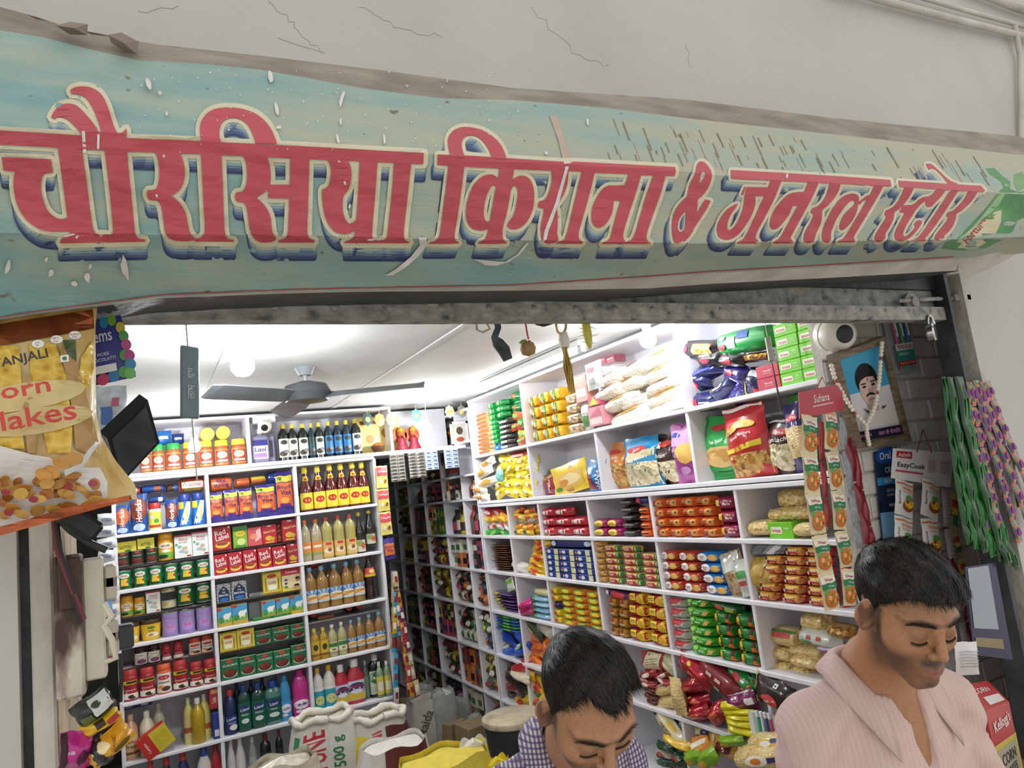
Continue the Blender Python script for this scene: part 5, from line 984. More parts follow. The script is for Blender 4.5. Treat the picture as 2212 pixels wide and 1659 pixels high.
# ---- far cell, lower: yellow heap spilling over
yl = ['#e8d22c','#e3c826','#ecd838']
n = 0
for rr,v0 in enumerate((1490,1420,1350,1280,1215)):
    for cc in range(4):
        u0 = 240+cc*82+rr*8+random.uniform(-10,10); n += 1
        one('8','snack_packet','packet',f'bright yellow packet, {ORD[cc]} from left, {["bottom", "second", "third", "fourth", "top"][rr]} layer of the yellow heap',(u0,v0-15,u0+105,v0+72),yl[(rr+cc) % 3],[('e',.45,.5,.2,.22,'#f3ecc0'),('e',.62,.45,.08,.1,'#c86a2c')],random.uniform(-.35,.35),.06,x=random.uniform(-.03,.02)+.012*rr)
for i,b in enumerate(((60,1530,200,1590),(55,1460,180,1540),(95,1390,280,1470),(70,1310,230,1390),(110,1230,250,1310))):
    one('8','snack_packet','packet',f'white and tan packet, {ORD[i]} from the bottom, left of the yellow heap',b,'#e9e2d2',[('e',.5,.5,.22,.3,'#cf9a4a')],random.uniform(-.2,.2),.06,x=-.02)
one('8','snack_packet','packet','red packet lying on the yellow heap',(345,1170,545,1240),'#bf3038',[bars('#e6c0b8',.5,.3)],0,.08,x=.04)
one('8','snack_packet','packet','teal packet wedged between the white and yellow heaps',(265,1320,320,1440),'#7fb8b6',[],.1,.05,x=-.015)
# ---- cabinet, second bay, upper
S3('8','noodle_pack','packet','yellow noodle pack','of the wall cabinet pile',lambda w,h,s: make_soft(w,h,.16,'#e2ae28',[('r',.12,.15,.4,.4,'#8a3a24'),('p',[(.5,.1),(.7,.1),(.62,.9),(.45,.9)],'#4f8a3a'),('e',.3,.7,.14,.16,'#f0e2b0')],s,n=4.5),[(590,1078),(850,1030),(815,605),(530,685)],4,3,'yellow noodle packs')
S3('8','date_pack','packet','clear pack of brown dates','right of the yellow noodle packs',lambda w,h,s: make_soft(w,h,.14,NUTS,[('r',.05,.7,.95,.95,'#e3ded2')],s,n=4),[(880,1010),(1000,990),(960,650),(840,670)],4,1,'clear date packs')
one('8','snack_packet','packet','clear and green pack between the dates and pink boxes',(990,745,1072,985),'#b9bfae',[('r',.1,.1,.9,.5,'#5f8a50'),('r',.1,.6,.9,.9,'#cfc8c0')],0,.05)
one('8','carton','box','pink carton standing at the rice bags',(1068,780,1200,950),'#d08a94',[('r',.1,.1,.9,.4,'#e2b8b8'),('p',[(.1,.5),(.9,.5),(.7,.95)],'#b8586a')],0,.08,shape='box')
one('8','carton','box','yellow and pink carton on the pink one',(1062,690,1162,778),'#c8607a',[('p',[(.1,.1),(.9,.1),(.5,.9)],'#dcc03c')],0,.08,shape='box')
one('8','carton','box','pale pink carton above the dates',(952,520,1055,748),'#d99a90',[('r',.1,.2,.9,.5,'#e6c4b8')],0,.08,shape='box')
one('8','snack_packet','packet','crumpled clear sleeve hanging over the pale cartons',(1015,400,1160,640),FILM,[('r',.3,.2,.7,.4,'#8f8a8a'),('r',.3,.6,.7,.8,'#b06a70')],0,.05,x=-.03)
for i,b in enumerate(((1140,345,1215,430),(1218,335,1290,415))): one('8','carton','box',('left' if i == 0 else 'right')+' dark pink carton behind the rice bags',b,'#a85a68',[('r',.1,.4,.9,.6,'#cfa0a4')],0,.08,shape='box',x=.12)
RBX = [((1100,480,1330,610),'left bag of the fifth layer'),((1270,520,1490,650),'middle bag of the fifth layer'),((1085,600,1315,725),'left bag of the fourth layer'),((1160,690,1410,815),'left bag of the third layer'),((1300,690,1560,800),'middle bag of the third layer'),((1200,785,1580,945),'lowest bag, nearest the pink cartons,'),((1300,385,1560,525),'bag just under the bulb'),((1490,430,1800,565),'upper right bag by the bulb'),((1500,530,1850,655),'right bag, third from the shelf,'),((1520,630,1880,760),'right bag, second from the shelf,'),((1540,720,1890,845),'right bag lying on the shelf'),((1480,300,1790,440),'topmost bag behind the bulb')]
for i,(b,w_) in enumerate(RBX): one('8','puffed_rice_bag','bag',f'clear {w_} of the puffed rice pile',b,RICE,[('r',.25,.72,.75,.9,'#d9a85a')] if i % 2 else [('r',.3,.78,.7,.92,'#c88a8a')],-.12,.16,shape='soft',x=random.uniform(-.02,.03),n=2.0,crimp=.05)
# ---- second bay, lower
one('8','snack_packet','packet','green and clear snack packet in the corner',(605,1340,720,1545),'#4f8a4a',[('r',.3,.5,.9,.9,NAMKEEN)],-.1,.06,x=.08)
one('8','snack_packet','packet','dark red packet with white script behind the papad',(660,1350,800,1550),'#8f2433',[('t','Joshi',.5,.4,.3,.8,1.2,'#e6d6cc'),('r',.1,.75,.9,.95,NAMKEEN)],-.2,.05,x=.05)
one('8','papad_packet','packet','big slanted yellow papad packet',(740,1265,1050,1525),'#e6c42e',[('r',.12,.18,.9,.72,'#d9b258'),('e',.55,.45,.3,.18,'#e6d29a'),('e',.35,.4,.14,.12,'#c9883a'),('t','JAI',.6,.84,.13,.4,0,'#8a3a20'),('t','PAPAD',.5,.1,.11,.6,0,'#9a2f6a'),('e',.2,.22,.1,.08,'#4f8a3a')],-.12,.03,x=.02,seal=.03,wr=.4)
one('8','snack_packet','packet','blue pouch with a red panel right of the papad',(1025,1235,1185,1520),'#2377b2',[('p',[(.05,.1),(.6,.1),(.4,.55),(.05,.6)],'#8f2a4a'),('t','DIANA',.72,.35,.2,.7,1.45,'#e6e8f0')],.05,.07,x=-.01)
# ---- third bay, lower: stand-up snack bags
nk = lambda top,mid,win,name,extra=(): [('r',.03,.03,.97,.55,win),('r',.03,.5,.97,.72,top),('t',name,.5,.61,.08,.86,.06,'#f2ece4')]+list(extra)
one('8','snack_bag','snack bag','orange-topped mixture bag in the third bay',(1175,1095,1385,1485),'#d4823a',[('r',.03,.04,.97,.55,NAMKEEN),('t','MIXTURE',.55,.66,.06,.7,.05,'#f0e4d4'),('e',.6,.8,.22,.05,'#c0392f')],0,.08,snap=True,x=.05)
one('8','snack_bag','snack bag','bright blue mixture bag in the third bay',(1325,1045,1630,1475),'#1d84b8',[('r',.03,.03,.97,.5,CHIVDA),('p',[(.1,.5),(.95,.62),(.95,.75),(.3,.7)],'#d8c69a'),('e',.5,.76,.26,.06,'#c8303a'),('t','Bikano',.5,.76,.06,.4,.1,'#f2e8e0'),('t','Mix Mixture',.55,.58,.08,.8,.12,'#f4f2ec')],0,.09,snap=True,x=.0)
one('8','snack_bag','snack bag','dark brown almond snack bag in the third bay',(1580,1015,1790,1445),'#3c2320',[('r',.03,.04,.97,.46,CHIVDA),('r',.03,.72,.5,.85,CHIVDA),('e',.7,.8,.25,.06,'#b8342f'),('t','Badam',.5,.58,.08,.8,.08,'#f0e8e0')],0,.08,snap=True,x=.03)
one('8','snack_bag','snack bag','tall pink and purple snack bag in the third bay',(1745,920,1945,1432),'#b04f9a',[('r',.03,.62,.97,.97,'#d89ac8'),('e',.7,.5,.34,.18,'#e2b25a'),('e',.3,.8,.2,.04,'#2f4a9a'),('t','SAB',.25,.55,.06,.3,0,'#f2e6f0'),('t','KUCH',.28,.47,.06,.4,0,'#f2e6f0'),('e',.6,.22,.2,.06,'#cf9ad0')],.0,.09,snap=True,x=-.005)
# ---- near bay, upper: navy snack bags, boxes
NV = mat('#232552',.2,.15,40,coat=.5)
RO = ('e',.4,.5,.13,.14,'#c8283a')
for b,lb,c_,ro,ops in (((225,275,510,420),'black and orange snack bag at the back of the navy heap','#2a2228',.2,[('r',.4,.2,.9,.8,NAMKEEN),('e',.18,.5,.1,.2,'#c02f40')]),
    ((350,350,560,500),'dark bag with a white and red disc in the navy heap','#201c22',.15,[('e',.4,.55,.3,.34,'#2a2422'),('e',.42,.4,.18,.16,'#c8384a'),bars('#d8d2d0',.68,.1,.25,.6)]),
    ((520,380,720,490),'dark bag with a red disc under the green bag','#2b2024',.2,[('e',.45,.4,.2,.25,'#c8384a'),bars('#cfc8c6',.65,.12,.3,.65)]),
    ((700,370,950,450),'bag of golden mixture below the green bag','#4a2f1c',.12,[('r',.1,.2,.9,.8,NAMKEEN)]),
    ((210,480,570,620),'wide navy bag across the middle of the heap',NV,-.15,[('p',[(.3,.5),(.8,.5),(.75,.8),(.3,.8)],'#3a3f8a')]),
    ((560,450,760,640),'violet-navy bag with a red disc facing out',mat('#352c72',.2,.15,40,coat=.5),.5,[RO,bars('#c9c6dc',.25,.08,.4,.8)]),
    ((255,530,455,690),'navy bag with white print and red disc at the left',NV,.0,[('e',.42,.32,.22,.2,'#c8283a'),bars('#d8d6e2',.7,.08,.2,.65),bars('#d8d6e2',.58,.06,.25,.6)]),
    ((450,610,650,740),'navy bag with a gold edge below the middle','#2a2c5c',-.35,[('r',.02,.85,.98,.95,'#c9a83c'),('r',.3,.6,.7,.8,'#b9bcc8')]),
    ((590,600,790,780),'spotted violet bag hanging over the shelf edge',ramp_mat('violet_dots',[(0.2,'#8a84c0'),(.35,'#2c2470')],90,kind='voro',rough=.25,bump=0,coat=.5),-.7,[]),
    ((730,490,890,730),'navy bag standing on end beside the red boxes','#24244e',.25,[('r',.05,.02,.15,.98,'#c9a83c'),('e',.7,.2,.16,.1,'#c8283a'),('r',.3,.7,.8,.9,'#b9bcc0')]),
    ((300,690,510,850),'lowest navy bag jutting over the cabinet edge',NV,.1,[('e',.28,.5,.14,.18,'#c8283a'),bars('#c9cbe0',.45,.07,.5,.85)])):
    one('A','snack_bag','snack bag',lb,b,c_,ops,ro,.08,x=random.uniform(-.02,.05))
one('A','snack_bag','snack bag','large shiny green snack bag on top of the navy heap',(495,180,950,380),'#2c8a48',[('r',.28,.25,.42,.75,'#dfe6e2'),('e',.16,.35,.07,.14,'#c8303a'),('r',.46,.6,.66,.9,'#2f4a8a'),('e',.18,.75,.06,.1,'#dfe8d8')],.08,.10,shape='soft',n=2.2,crimp=.04,x=.02)
S3('A','carton','box','small red carton','left of the lime green boxes',lambda w,h,s: make_box(w,h,.14,'#b8364a',[('t','Nutroshi',.5,.55,.16,.6,0,'#f0dcd8'),('r',.3,.3,.7,.36,'#d890a0')]),[(872,645),(1055,610),(1020,405),(848,455)],2,1,'small red cartons')
fort = lambda w,h,s: make_box(w,h,.15,'#74c62c',[('p',[(.1,.3),(.55,.3),(.58,.42),(.55,.72),(.12,.72),(.08,.6)],'#efe9dc'),('t','fortune',.33,.5,.26,.38,0,'#c03a34'),('t','soya',.77,.6,.16,.28,0,'#d8efc0'),('r',.62,.34,.92,.42,'#a8dc78')])
S3('A','soya_box','box','lime green soya box','of the cabinet stack',fort,[(1060,608),(1415,535),(1365,50),(975,90)],5,2,'lime green soya boxes')
# ---- near bay, lower
one('A','snack_bag','snack bag','green soya stick bag with a heap of sticks',(400,875,690,1378),'#2fa04a',[('e',.55,.36,.5,.17,'#dcb878'),('e',.55,.38,.42,.10,'#c99a52'),('t','Soya Stick',.5,.60,.075,.9,.12,'#f2f4ea'),('e',.6,.82,.24,.05,'#c03038'),('r',.3,.04,.9,.12,'#248a40')],.02,.09,snap=True,x=.05)
one('A','snack_bag','snack bag','large red mixture bag with a cream logo',(560,790,900,1352),'#c02c34',[('r',.06,.03,.96,.34,NAMKEEN),('p',[(.08,.36),(.92,.42),(.92,.5),(.08,.42)],'#e2c93a'),('t','21%',.38,.42,.07,.3,.08,'#b82a30'),('p',[(.1,.60),(.5,.66),(.5,.74),(.2,.72)],NAMKEEN),('e',.6,.73,.26,.055,'#d9b23a'),('t','Bikano',.6,.73,.07,.42,.14,'#f4ece0'),('t','Lajawab Mixture',.5,.58,.06,.8,.12,'#f4ece4'),('r',.02,.94,.98,.985,'#e6e2de')],-.06,.10,snap=True,x=.0)
one('A','snack_bag','snack bag','brown almond snack bag with pale flakes',(905,905,1160,1328),'#3a2422',[('r',.05,.06,.95,.56,CHIVDA),('e',.62,.78,.28,.06,'#b8342f'),('t','Bikano',.62,.78,.06,.4,.1,'#f2e8e0'),('t','Badam Lachha',.48,.64,.08,.88,.1,'#f2ece4'),('r',.03,.95,.97,.985,'#d8d2cc')],.05,.09,snap=True,x=.02)
one('A','snack_bag','snack bag','purple snack bag of yellow noodles behind the red hanger',(1060,765,1245,1312),'#2f2a66',[('r',.08,.22,.95,.66,SEVAI),('e',.5,.78,.3,.05,'#c8283a'),('t','Haldiram',.5,.78,.04,.5,0,'#f2e2e2')],-.06,.08,snap=True,x=.01)
one('A','soya_box','box','lime green box end at the back of the near bay',(1110,715,1205,800),'#55b83a',[],0,.1,shape='box',x=.15)
# ================================================================== pigeonholes
def heap(k,cell,kinds,n,place_,size=(90,60),name='snack_packet'):
    """a loose heap: n packets filling a cell box (u0, v0, u1, v1), lowest first"""
    u0,v0,u1,v1 = cell; per = max(1,round((u1-u0)/size[0])); rows = math.ceil(n/per); cnt = {}
    for i in range(n):
        r,c = divmod(i,per); col,ops,nm = kinds[(i*5+r) % len(kinds)]; cnt[nm] = cnt.get(nm,0)+1
        cu = u0+(c+.5)*(u1-u0)/per+random.uniform(-10,10)+r*6; cv = v1-(r+.5)*(v1-v0)/rows+random.uniform(-5,5)
        lb = f'{nm}, {ORD[min(11, cnt[nm]-1)]} from below, {place_}'
        one(k,name,'packet',lb,(cu-size[0]*.62,cv-size[1]*.62,cu+size[0]*.62,cv+size[1]*.62),col,ops,random.uniform(-.45,.45),.06,x=random.uniform(-.01,.04),shape='pillow')
e_ = lambda c: [('e',.5,.5,.24,.26,c)]
heap('B',(85,320,330,570),[('#3a9a3e',e_('#7fc05a'),'green packet'),('#dcd8d2',e_('#c23a3c'),'white and red packet'),('#e09a2c',e_('#e6c84a'),'orange packet'),('#c0303a',e_('#e2c8c0'),'red packet'),('#e2dfd8',e_('#4a8a4a'),'white and green packet')],11,'far first pigeonhole')
heap('B',(370,310,640,565),[('#e2b426',e_('#2f5a30'),'yellow sachet'),('#e28a2a',e_('#f0d050'),'orange sachet'),('#cfc8bc',e_('#8a8a7a'),'pale sachet'),('#e0c030',e_('#c04a2c'),'golden sachet'),('#c8502c',e_('#e6c84a'),'rust sachet')],14,'second pigeonhole of the top row',(80,50))
RRED = lambda w,h,s: make_soft(w,h,.10,'#b82738',[('e',.14,.5,.08,.3,'#e9d8d2'),('r',.28,.3,.5,.7,'#e2c8c4'),('r',.58,.3,.68,.7,'#dfd2cc')],s,n=2.1)
S3('B','biscuit_pack','packet','red biscuit roll','of the red pile',RRED,[(668,560),(1125,556),(1075,272),(635,285)],3,3,'red biscuit rolls',skip=((2,2),),key='rr')
S3('B','biscuit_pack','packet','magenta and yellow biscuit roll','left of the black packs',lambda w,h,s: make_soft(w,h,.10,'#b02a6a',[('e',.5,.5,.34,.38,'#e2cf4a'),('e',.5,.5,.2,.2,'#c8a23a')],s,n=2.1),[(1165,562),(1425,562),(1410,390),(1150,392)],2,2,'magenta biscuit rolls')
S3('B','biscuit_pack','packet','black biscuit pack','of the black pile',lambda w,h,s: make_soft(w,h,.10,'#241e1e',[('r',.2,.4,.8,.7,'#5a524e'),('r',.3,.2,.7,.3,'#8a807a')],s,n=2.1),[(1440,565),(1600,566),(1560,195),(1390,200)],5,1,'black biscuit packs')
S3('B','biscuit_pack','packet','orange biscuit pack, end outward','right of the black packs',lambda w,h,s: make_soft(w,h,.10,'#e0682a',[('r',.1,.4,.9,.6,'#4a2418')],s,n=2.4),[(1605,566),(1740,568),(1690,275),(1590,275)],4,1,'orange packs end outward')
one('B','biscuit_pack','packet','blue and red biscuit pack on the orange ends',(1560,192,1705,268),'#2c3470',[('r',.05,.1,.45,.9,'#c03a42')],0,.08,shape='soft')
ORG = lambda w,h,s: make_soft(w,h,.10,'#e2662a',[('e',.72,.5,.2,.34,'#c9924a'),('e',.75,.55,.05,.1,'#3a2014'),('t','BITES',.36,.6,.26,.4,.1,'#2f1c14'),('r',.2,.25,.5,.36,'#3a2418')],s,n=2.6)
S3('C','biscuit_pack','packet','orange cookie pack','of the orange pile',ORG,[(480,470),(1000,468),(925,135),(435,165)],4,4,'orange cookie packs',key='org')
S3('C','biscuit_pack','packet','maroon biscuit pack','right of the orange cookie packs',lambda w,h,s: make_soft(w,h,.12,'#8f1f42',[('r',.16,.3,.36,.75,'#d8b43c'),('t','Marie',.66,.45,.22,.5,0,'#f2dfe2'),('t','Olive',.66,.68,.16,.35,0,'#e6cfa0')],s,n=2.8),[(1010,478),(1172,478),(1115,138),(930,150)],3,1,'maroon biscuit packs')
# cell with pasta bags and a lime box
one('C','pasta_bag','bag','square clear bag of macaroni standing at the back',(1440,100,1680,250),PASTA,[],0,.09,shape='soft',n=4,x=.10)
one('C','pasta_bag','bag','long clear pasta bag lying on the lime box',(1335,248,1745,362),PASTA,[],-.03,.11,shape='soft',n=2.2,x=.03)
one('C','pasta_bag','bag','clear pasta bag left of the lime box',(1192,352,1412,476),PASTA,[],-.06,.10,shape='soft',n=2.2)
one('C','soya_box','box','lone lime green soya box among the pasta bags',(1400,362,1590,482),'#74c62c',[('p',[(.1,.3),(.55,.3),(.58,.42),(.55,.72),(.12,.72)],'#efe9dc'),('t','fortune',.33,.5,.26,.38,0,'#c03a34'),('t','soya',.77,.6,.16,.28,0,'#d8efc0')],0,.16,shape='box',snap=True)
one('C','pasta_bag','bag','clear bag of thin vermicelli right of the lime box',(1565,372,1775,484),SEVAI,[],-.05,.09,shape='soft',n=2.2,x=-.02)
# second row
S3('B','snack_packet','packet','flat brown packet','of the brown pile',lambda w,h,s: make_soft(w,h,.16,('#5a3a2a','#4a2f24','#6b4632')[s],[('r',.1,.3,.9,.6,'#8a6048')],s,n=2.0,bulge=.2),[(165,900),(390,905),(350,640),(130,650)],12,1,'flat brown packets',jit=.02)
heap('B',(500,620,690,945),[('#e2b626',e_('#c8402c'),'yellow packet'),('#d8622a',e_('#f0d060'),'orange packet'),('#c43a2c',e_('#e6c84a'),'red-orange packet')],12,'third pigeonhole pile',(130,48))
one('B','snack_packet','packet','crumpled white packet beside the yellow and orange pile',(350,820,490,930),'#d9d4cc',[('e',.4,.5,.1,.12,'#c04a44')],.2,.08)
S3('B','soap_pack','packet','navy blue pack with cream panel','of the navy stack',lambda w,h,s: make_box(w,h,.12,'#22377c',[('e',.3,.5,.12,.3,'#cfd6e8'),('r',.05,.3,.14,.7,'#d88a4a'),('r',.66,.06,.92,.94,'#d3d0a4')],b=.005),[(725,960),(1195,995),(1145,690),(700,680)],5,3,'navy blue packs',key='nav')
one('B','soap_pack','packet','wide navy pack lying across the navy stack',(690,605,1150,690),'#1f3070',[('e',.2,.5,.06,.3,'#c9d2e6'),('e',.88,.5,.05,.3,'#c9d2e6')],0,.13,shape='soft',n=5)
CRM = lambda w,h,s: make_soft(w,h,.08,'#e2bd74',[('p',[(.3,.15),(.8,.15),(.7,.8),(.35,.75)],'#b0303a'),('e',.18,.55,.1,.32,'#6a4024'),('r',.82,.05,.97,.95,'#2f7a42'),('t','Parle',.5,.5,.4,.4,.1,'#f0e2d0')],s,n=3)
S3('C','biscuit_pack','packet','cream and red biscuit pack','of the cream stack',CRM,[(98,832),(548,882),(505,545),(58,530)],6,3,'cream and red biscuit packs',skip=((5,2),),key='crm')
S3('C','biscuit_pack','packet','cream biscuit pack end outward','at the far side of the cream stack',lambda w,h,s: make_soft(w,h,.10,'#d9b067',[('r',.2,.2,.8,.8,'#c08a50')],s,n=3),[(40,830),(95,835),(55,500),(5,500)],7,1,'cream packs end outward')
GD = lambda col: (lambda w,h,s: make_soft(w,h,.12,col,[('e',.34,.52,.22,.34,'#e8e2de'),('t','Good',.34,.62,.2,.32,0,'#8a2c34'),('t','Day',.34,.40,.2,.28,0,'#8a2c34'),('e',.74,.5,.16,.3,'#d8a04a'),('e',.78,.46,.1,.2,'#e2b868')],s,n=3.4))
S3('C','biscuit_pack','packet','red cookie pack','of the red cookie stack',GD('#c2452f'),[(552,892),(885,925),(808,582),(518,592)],4,2,'red cookie packs',key='gdr')
S3('C','biscuit_pack','packet','bright blue cookie pack','beside the red cookie stack',GD('#1f7ec8'),[(880,922),(1105,938),(985,582),(795,590)],4,1,'bright blue cookie packs',key='gdb')
one('C','nut_bag','bag','clear bag of nuts leaning by the blue cookie packs',(1005,600,1185,950),NUTS,[('r',.05,.55,.95,.97,FILM)],-.25,.07,x=-.01)
one('C','snack_packet','packet','white and green packet leaning on the nut bag',(1120,665,1245,955),'#c6c8be',[('r',.2,.5,.8,.7,'#4f9a50'),('r',.2,.3,.7,.42,'#b84a4a')],-.18,.05,x=-.02)
one('C','snack_packet','packet','crumpled clear yellow bag left of the gold biscuits',(1210,650,1400,915),mat('#c9a448',.2,.4,30,coat=.6,bump=.5,bscale=30),[('e',.6,.6,.2,.2,'#a8843a')],-.1,.09,x=-.02)
PG = lambda w,h,s: make_soft(w,h,.08,'#c03040',[('p',[(.02,.55),(.95,.7),(.95,.97),(.02,.97)],'#d8a83c'),('e',.16,.5,.11,.36,'#e2b79a'),('e',.16,.72,.12,.16,'#2a1c18'),('t','Parle-G',.5,.64,.26,.42,0,'#f6ead2'),('t','GOLD',.5,.3,.18,.24,0,'#e8c25a'),('e',.83,.45,.12,.32,'#c98a48')],s,n=3.4)
S3('C','biscuit_pack','packet','red and gold biscuit pack','of the gold stack',PG,[(1275,985),(1905,1045),(1838,565),(1385,560)],6,3,'red and gold biscuit packs',skip=((5,0),),key='pg')
for i in range(6): one('C','sachet_strip','packet',f'grey foil strip, {ORD[i]} from below, lying above the gold biscuits',(1232+i*10,596-i*13,1500+i*14,622-i*13),mat('#8f9298',.3,.2,40,metal=.5),[('r',.2,.2,.4,.8,'#5f646a'),('r',.6,.2,.8,.8,'#c9ccd0')],random.uniform(-.08,.02),.03,shape='soft',n=3)
# third row
S3('B','snack_packet','packet','purple and yellow packet','of the far purple pile',lambda w,h,s: make_soft(w,h,.14,'#4a2f66',[('r',.0,.1,.35,.9,'#d2c038'),('r',.4,.4,.9,.7,'#7a5a90')],s,n=2.0,bulge=.15),[(205,1285),(455,1325),(420,1110),(150,1130)],6,1,'purple and yellow packets',jit=.03)
for i in range(5): one('B','sachet','packet',f'white and green sachet, {ORD[i]} in the bunch on the purple pile',(318+i*12,985+i*3,395+i*6,1105),'#dfe4d8',[('r',.1,.6,.9,.9,'#6fae3c')],-.25+.1*i,.02,x=-.01+.02*i)
S3('B','snack_packet','packet','blue and sky-white packet','of the second purple row cell',lambda w,h,s: make_soft(w,h,.12,('#9cc4dc','#8ab8d4','#a8c8dc')[s],[('r',.0,.1,.28,.9,'#24409a'),('r',.28,.1,.36,.9,'#5aa83c')],s,n=2.0,bulge=.15),[(545,1350),(760,1385),(735,1150),(515,1140)],4,1,'blue and sky-white packets')
one('B','snack_packet','packet','clear packet of pale crisps above the blue pile',(575,1090,740,1160),'#d8cfa0',[],0,.07,shape='soft')
one('B','snack_packet','packet','upper magenta packet poking out beside the blue pile',(415,1205,550,1290),'#d0357f',[],-.3,.05,x=-.03)
one('B','snack_packet','packet','lower magenta packet poking out beside the blue pile',(430,1285,570,1345),'#b22a66',[],-.15,.05,x=-.02)
OG = lambda w,h,s: make_soft(w,h,.10,'#e08428',[('p',[(.1,.5),(.9,.6),(.9,.92),(.1,.92)],'#7fb030'),('e',.6,.5,.24,.3,'#e8c83c'),('r',.12,.2,.3,.45,'#f0e2c0')],s,n=3)
S3('B','biscuit_pack','packet','orange and green biscuit pack','of the citrus stack',OG,[(872,1435),(1262,1420),(1205,1062),(825,1040)],6,3,'orange and green biscuit packs',key='og')
S3('B','biscuit_pack','packet','yellow biscuit pack end outward','left of the citrus stack',lambda w,h,s: make_soft(w,h,.10,('#dcb82c','#d8c22f','#22305a')[s],[('e',.4,.5,.16,.3,'#c04a3a')],s,n=2.8),[(792,1405),(865,1420),(815,1062),(738,1066)],5,1,'yellow packs end outward')
S3('C','biscuit_pack','packet','small golden biscuit pack','of the golden pile',lambda w,h,s: make_soft(w,h,.08,mat('#b8863c',.25,.2,30,metal=.4),[('t','Krackjack',.5,.4,.22,.7,0,'#f2e6c8'),('e',.4,.72,.12,.14,'#c03a3a')],s,n=4),[(140,1265),(272,1300),(285,968),(108,985)],4,2,'small golden biscuit packs')
RY = lambda w,h,s: make_soft(w,h,.13,'#c23a3a',[('p',[(.62,.02),(.97,.05),(.97,.95),(.72,.95),(.6,.5)],'#e6c62c'),('r',.14,.35,.5,.85,'#e8d23c'),('r',.18,.66,.46,.72,'#7a3030'),('r',.18,.52,.46,.57,'#7a3030'),('e',.66,.5,.12,.28,'#dca83c'),('e',.25,.18,.07,.1,'#3a3a7a')],s,n=4)
S3('C','biscuit_pack','packet','red and yellow biscuit block','of the red and yellow stack',RY,[(275,1310),(618,1358),(570,935),(272,935)],4,2,'red and yellow biscuit blocks',key='ry')
one('C','biscuit_pack','packet','purple and red biscuit pack on the golden pile',(82,905,262,975),'#5a2a5c',[('r',.4,.1,.95,.9,'#c23a40'),('e',.2,.5,.08,.3,'#e2d2d8')],.12,.08,shape='soft')
S3('C','snack_packet','packet','white and red sachet','at the far side of the green biscuits',lambda w,h,s: make_soft(w,h,.10,'#d8d4d0',[('p',[(.0,.3),(.7,.5),(.98,.9),(.0,.95)],'#c23a44'),('e',.5,.3,.2,.14,'#e2dcd0')],s,n=2.2),[(640,1370),(745,1385),(700,955),(585,955)],5,1,'white and red sachets')
S3('C','biscuit_pack','packet','bright green biscuit pack','of the bright green stack',lambda w,h,s: make_soft(w,h,.12,'#3aa02f',[('r',.02,.55,.4,.97,'#8cc83a'),('t','50',.3,.68,.26,.16,0,'#f2f4ea'),('t','50',.3,.36,.26,.16,0,'#f2f4ea'),('r',.42,.4,.62,.6,'#a8d890'),('p',[(.70,.25),(.84,.3),(.9,.75),(.78,.8)],'#dcb060')],s,n=4),[(755,1385),(990,1425),(912,952),(708,945)],6,1,'bright green biscuit packs')
DG = lambda w,h,s: make_soft(w,h,.14,'#1f7c34',[('p',[(.02,.1),(.3,.2),(.36,.6),(.28,.95),(.02,.9)],'#e2c22c'),('e',.24,.3,.12,.2,'#b87a34'),('r',.72,.55,.92,.95,'#5a3020'),('r',.72,.08,.92,.5,'#e06a2a')],s,n=4)
S3('C','biscuit_pack','packet','dark green and yellow biscuit block','of the dark green stack',DG,[(990,1428),(1338,1512),(1285,1092),(925,1050)],4,2,'dark green biscuit blocks',key='dg')
one('C','biscuit_pack','packet','crumpled dark green pack lying on the green stacks',(920,1000,1140,1090),'#2a5c34',[('e',.4,.5,.14,.2,'#c04a3c'),('r',.6,.3,.9,.7,'#8aa04a')],.15,.1,shape='soft')
for b,lb,c_,ops in (((1345,1470,1560,1575),'lowest clear macaroni bag at the left of the pasta pile',PASTA,[]),((1550,1525,1720,1600),'lowest clear macaroni bag beside the pink shirt',PASTA,[]),((1330,1362,1555,1475),'clear macaroni bag, second up at the left of the pasta pile',PASTA,[]),((1540,1440,1770,1535),'clear macaroni bag, second up in the middle of the pasta pile',PASTA,[]),((1520,1360,1820,1450),'clear pasta bag, third up in the middle of the pile',SEVAI,[]),((1355,1215,1610,1365),'big clear pasta bag with a red and green band',SEVAI,[('r',.3,.6,.8,.85,'#c04a3a'),('r',.2,.86,.9,.95,'#4f8a40')]),((1600,1235,1900,1362),'white and green packet across the pasta pile','#d8dcd2',[('r',.1,.1,.4,.4,'#4f9a5a'),('r',.35,.5,.45,.75,'#c03a3a'),('r',.6,.5,.7,.75,'#c03a3a')]),((1760,1345,1930,1415),'purple and white packet at the end of the pasta pile','#c9b8cc',[('r',.1,.1,.9,.4,'#b04a9a')]),((1620,1095,1830,1240),'clear macaroni bag at the top of the pasta pile',PASTA,[]),((1835,1195,2010,1300),'clear bag of brown noodles near the collar',NAMKEEN,[])):
    one('C','pasta_bag','bag',lb,b,c_,ops,random.uniform(-.06,.1),.11,shape='soft',n=2.2,x=random.uniform(0,.05))
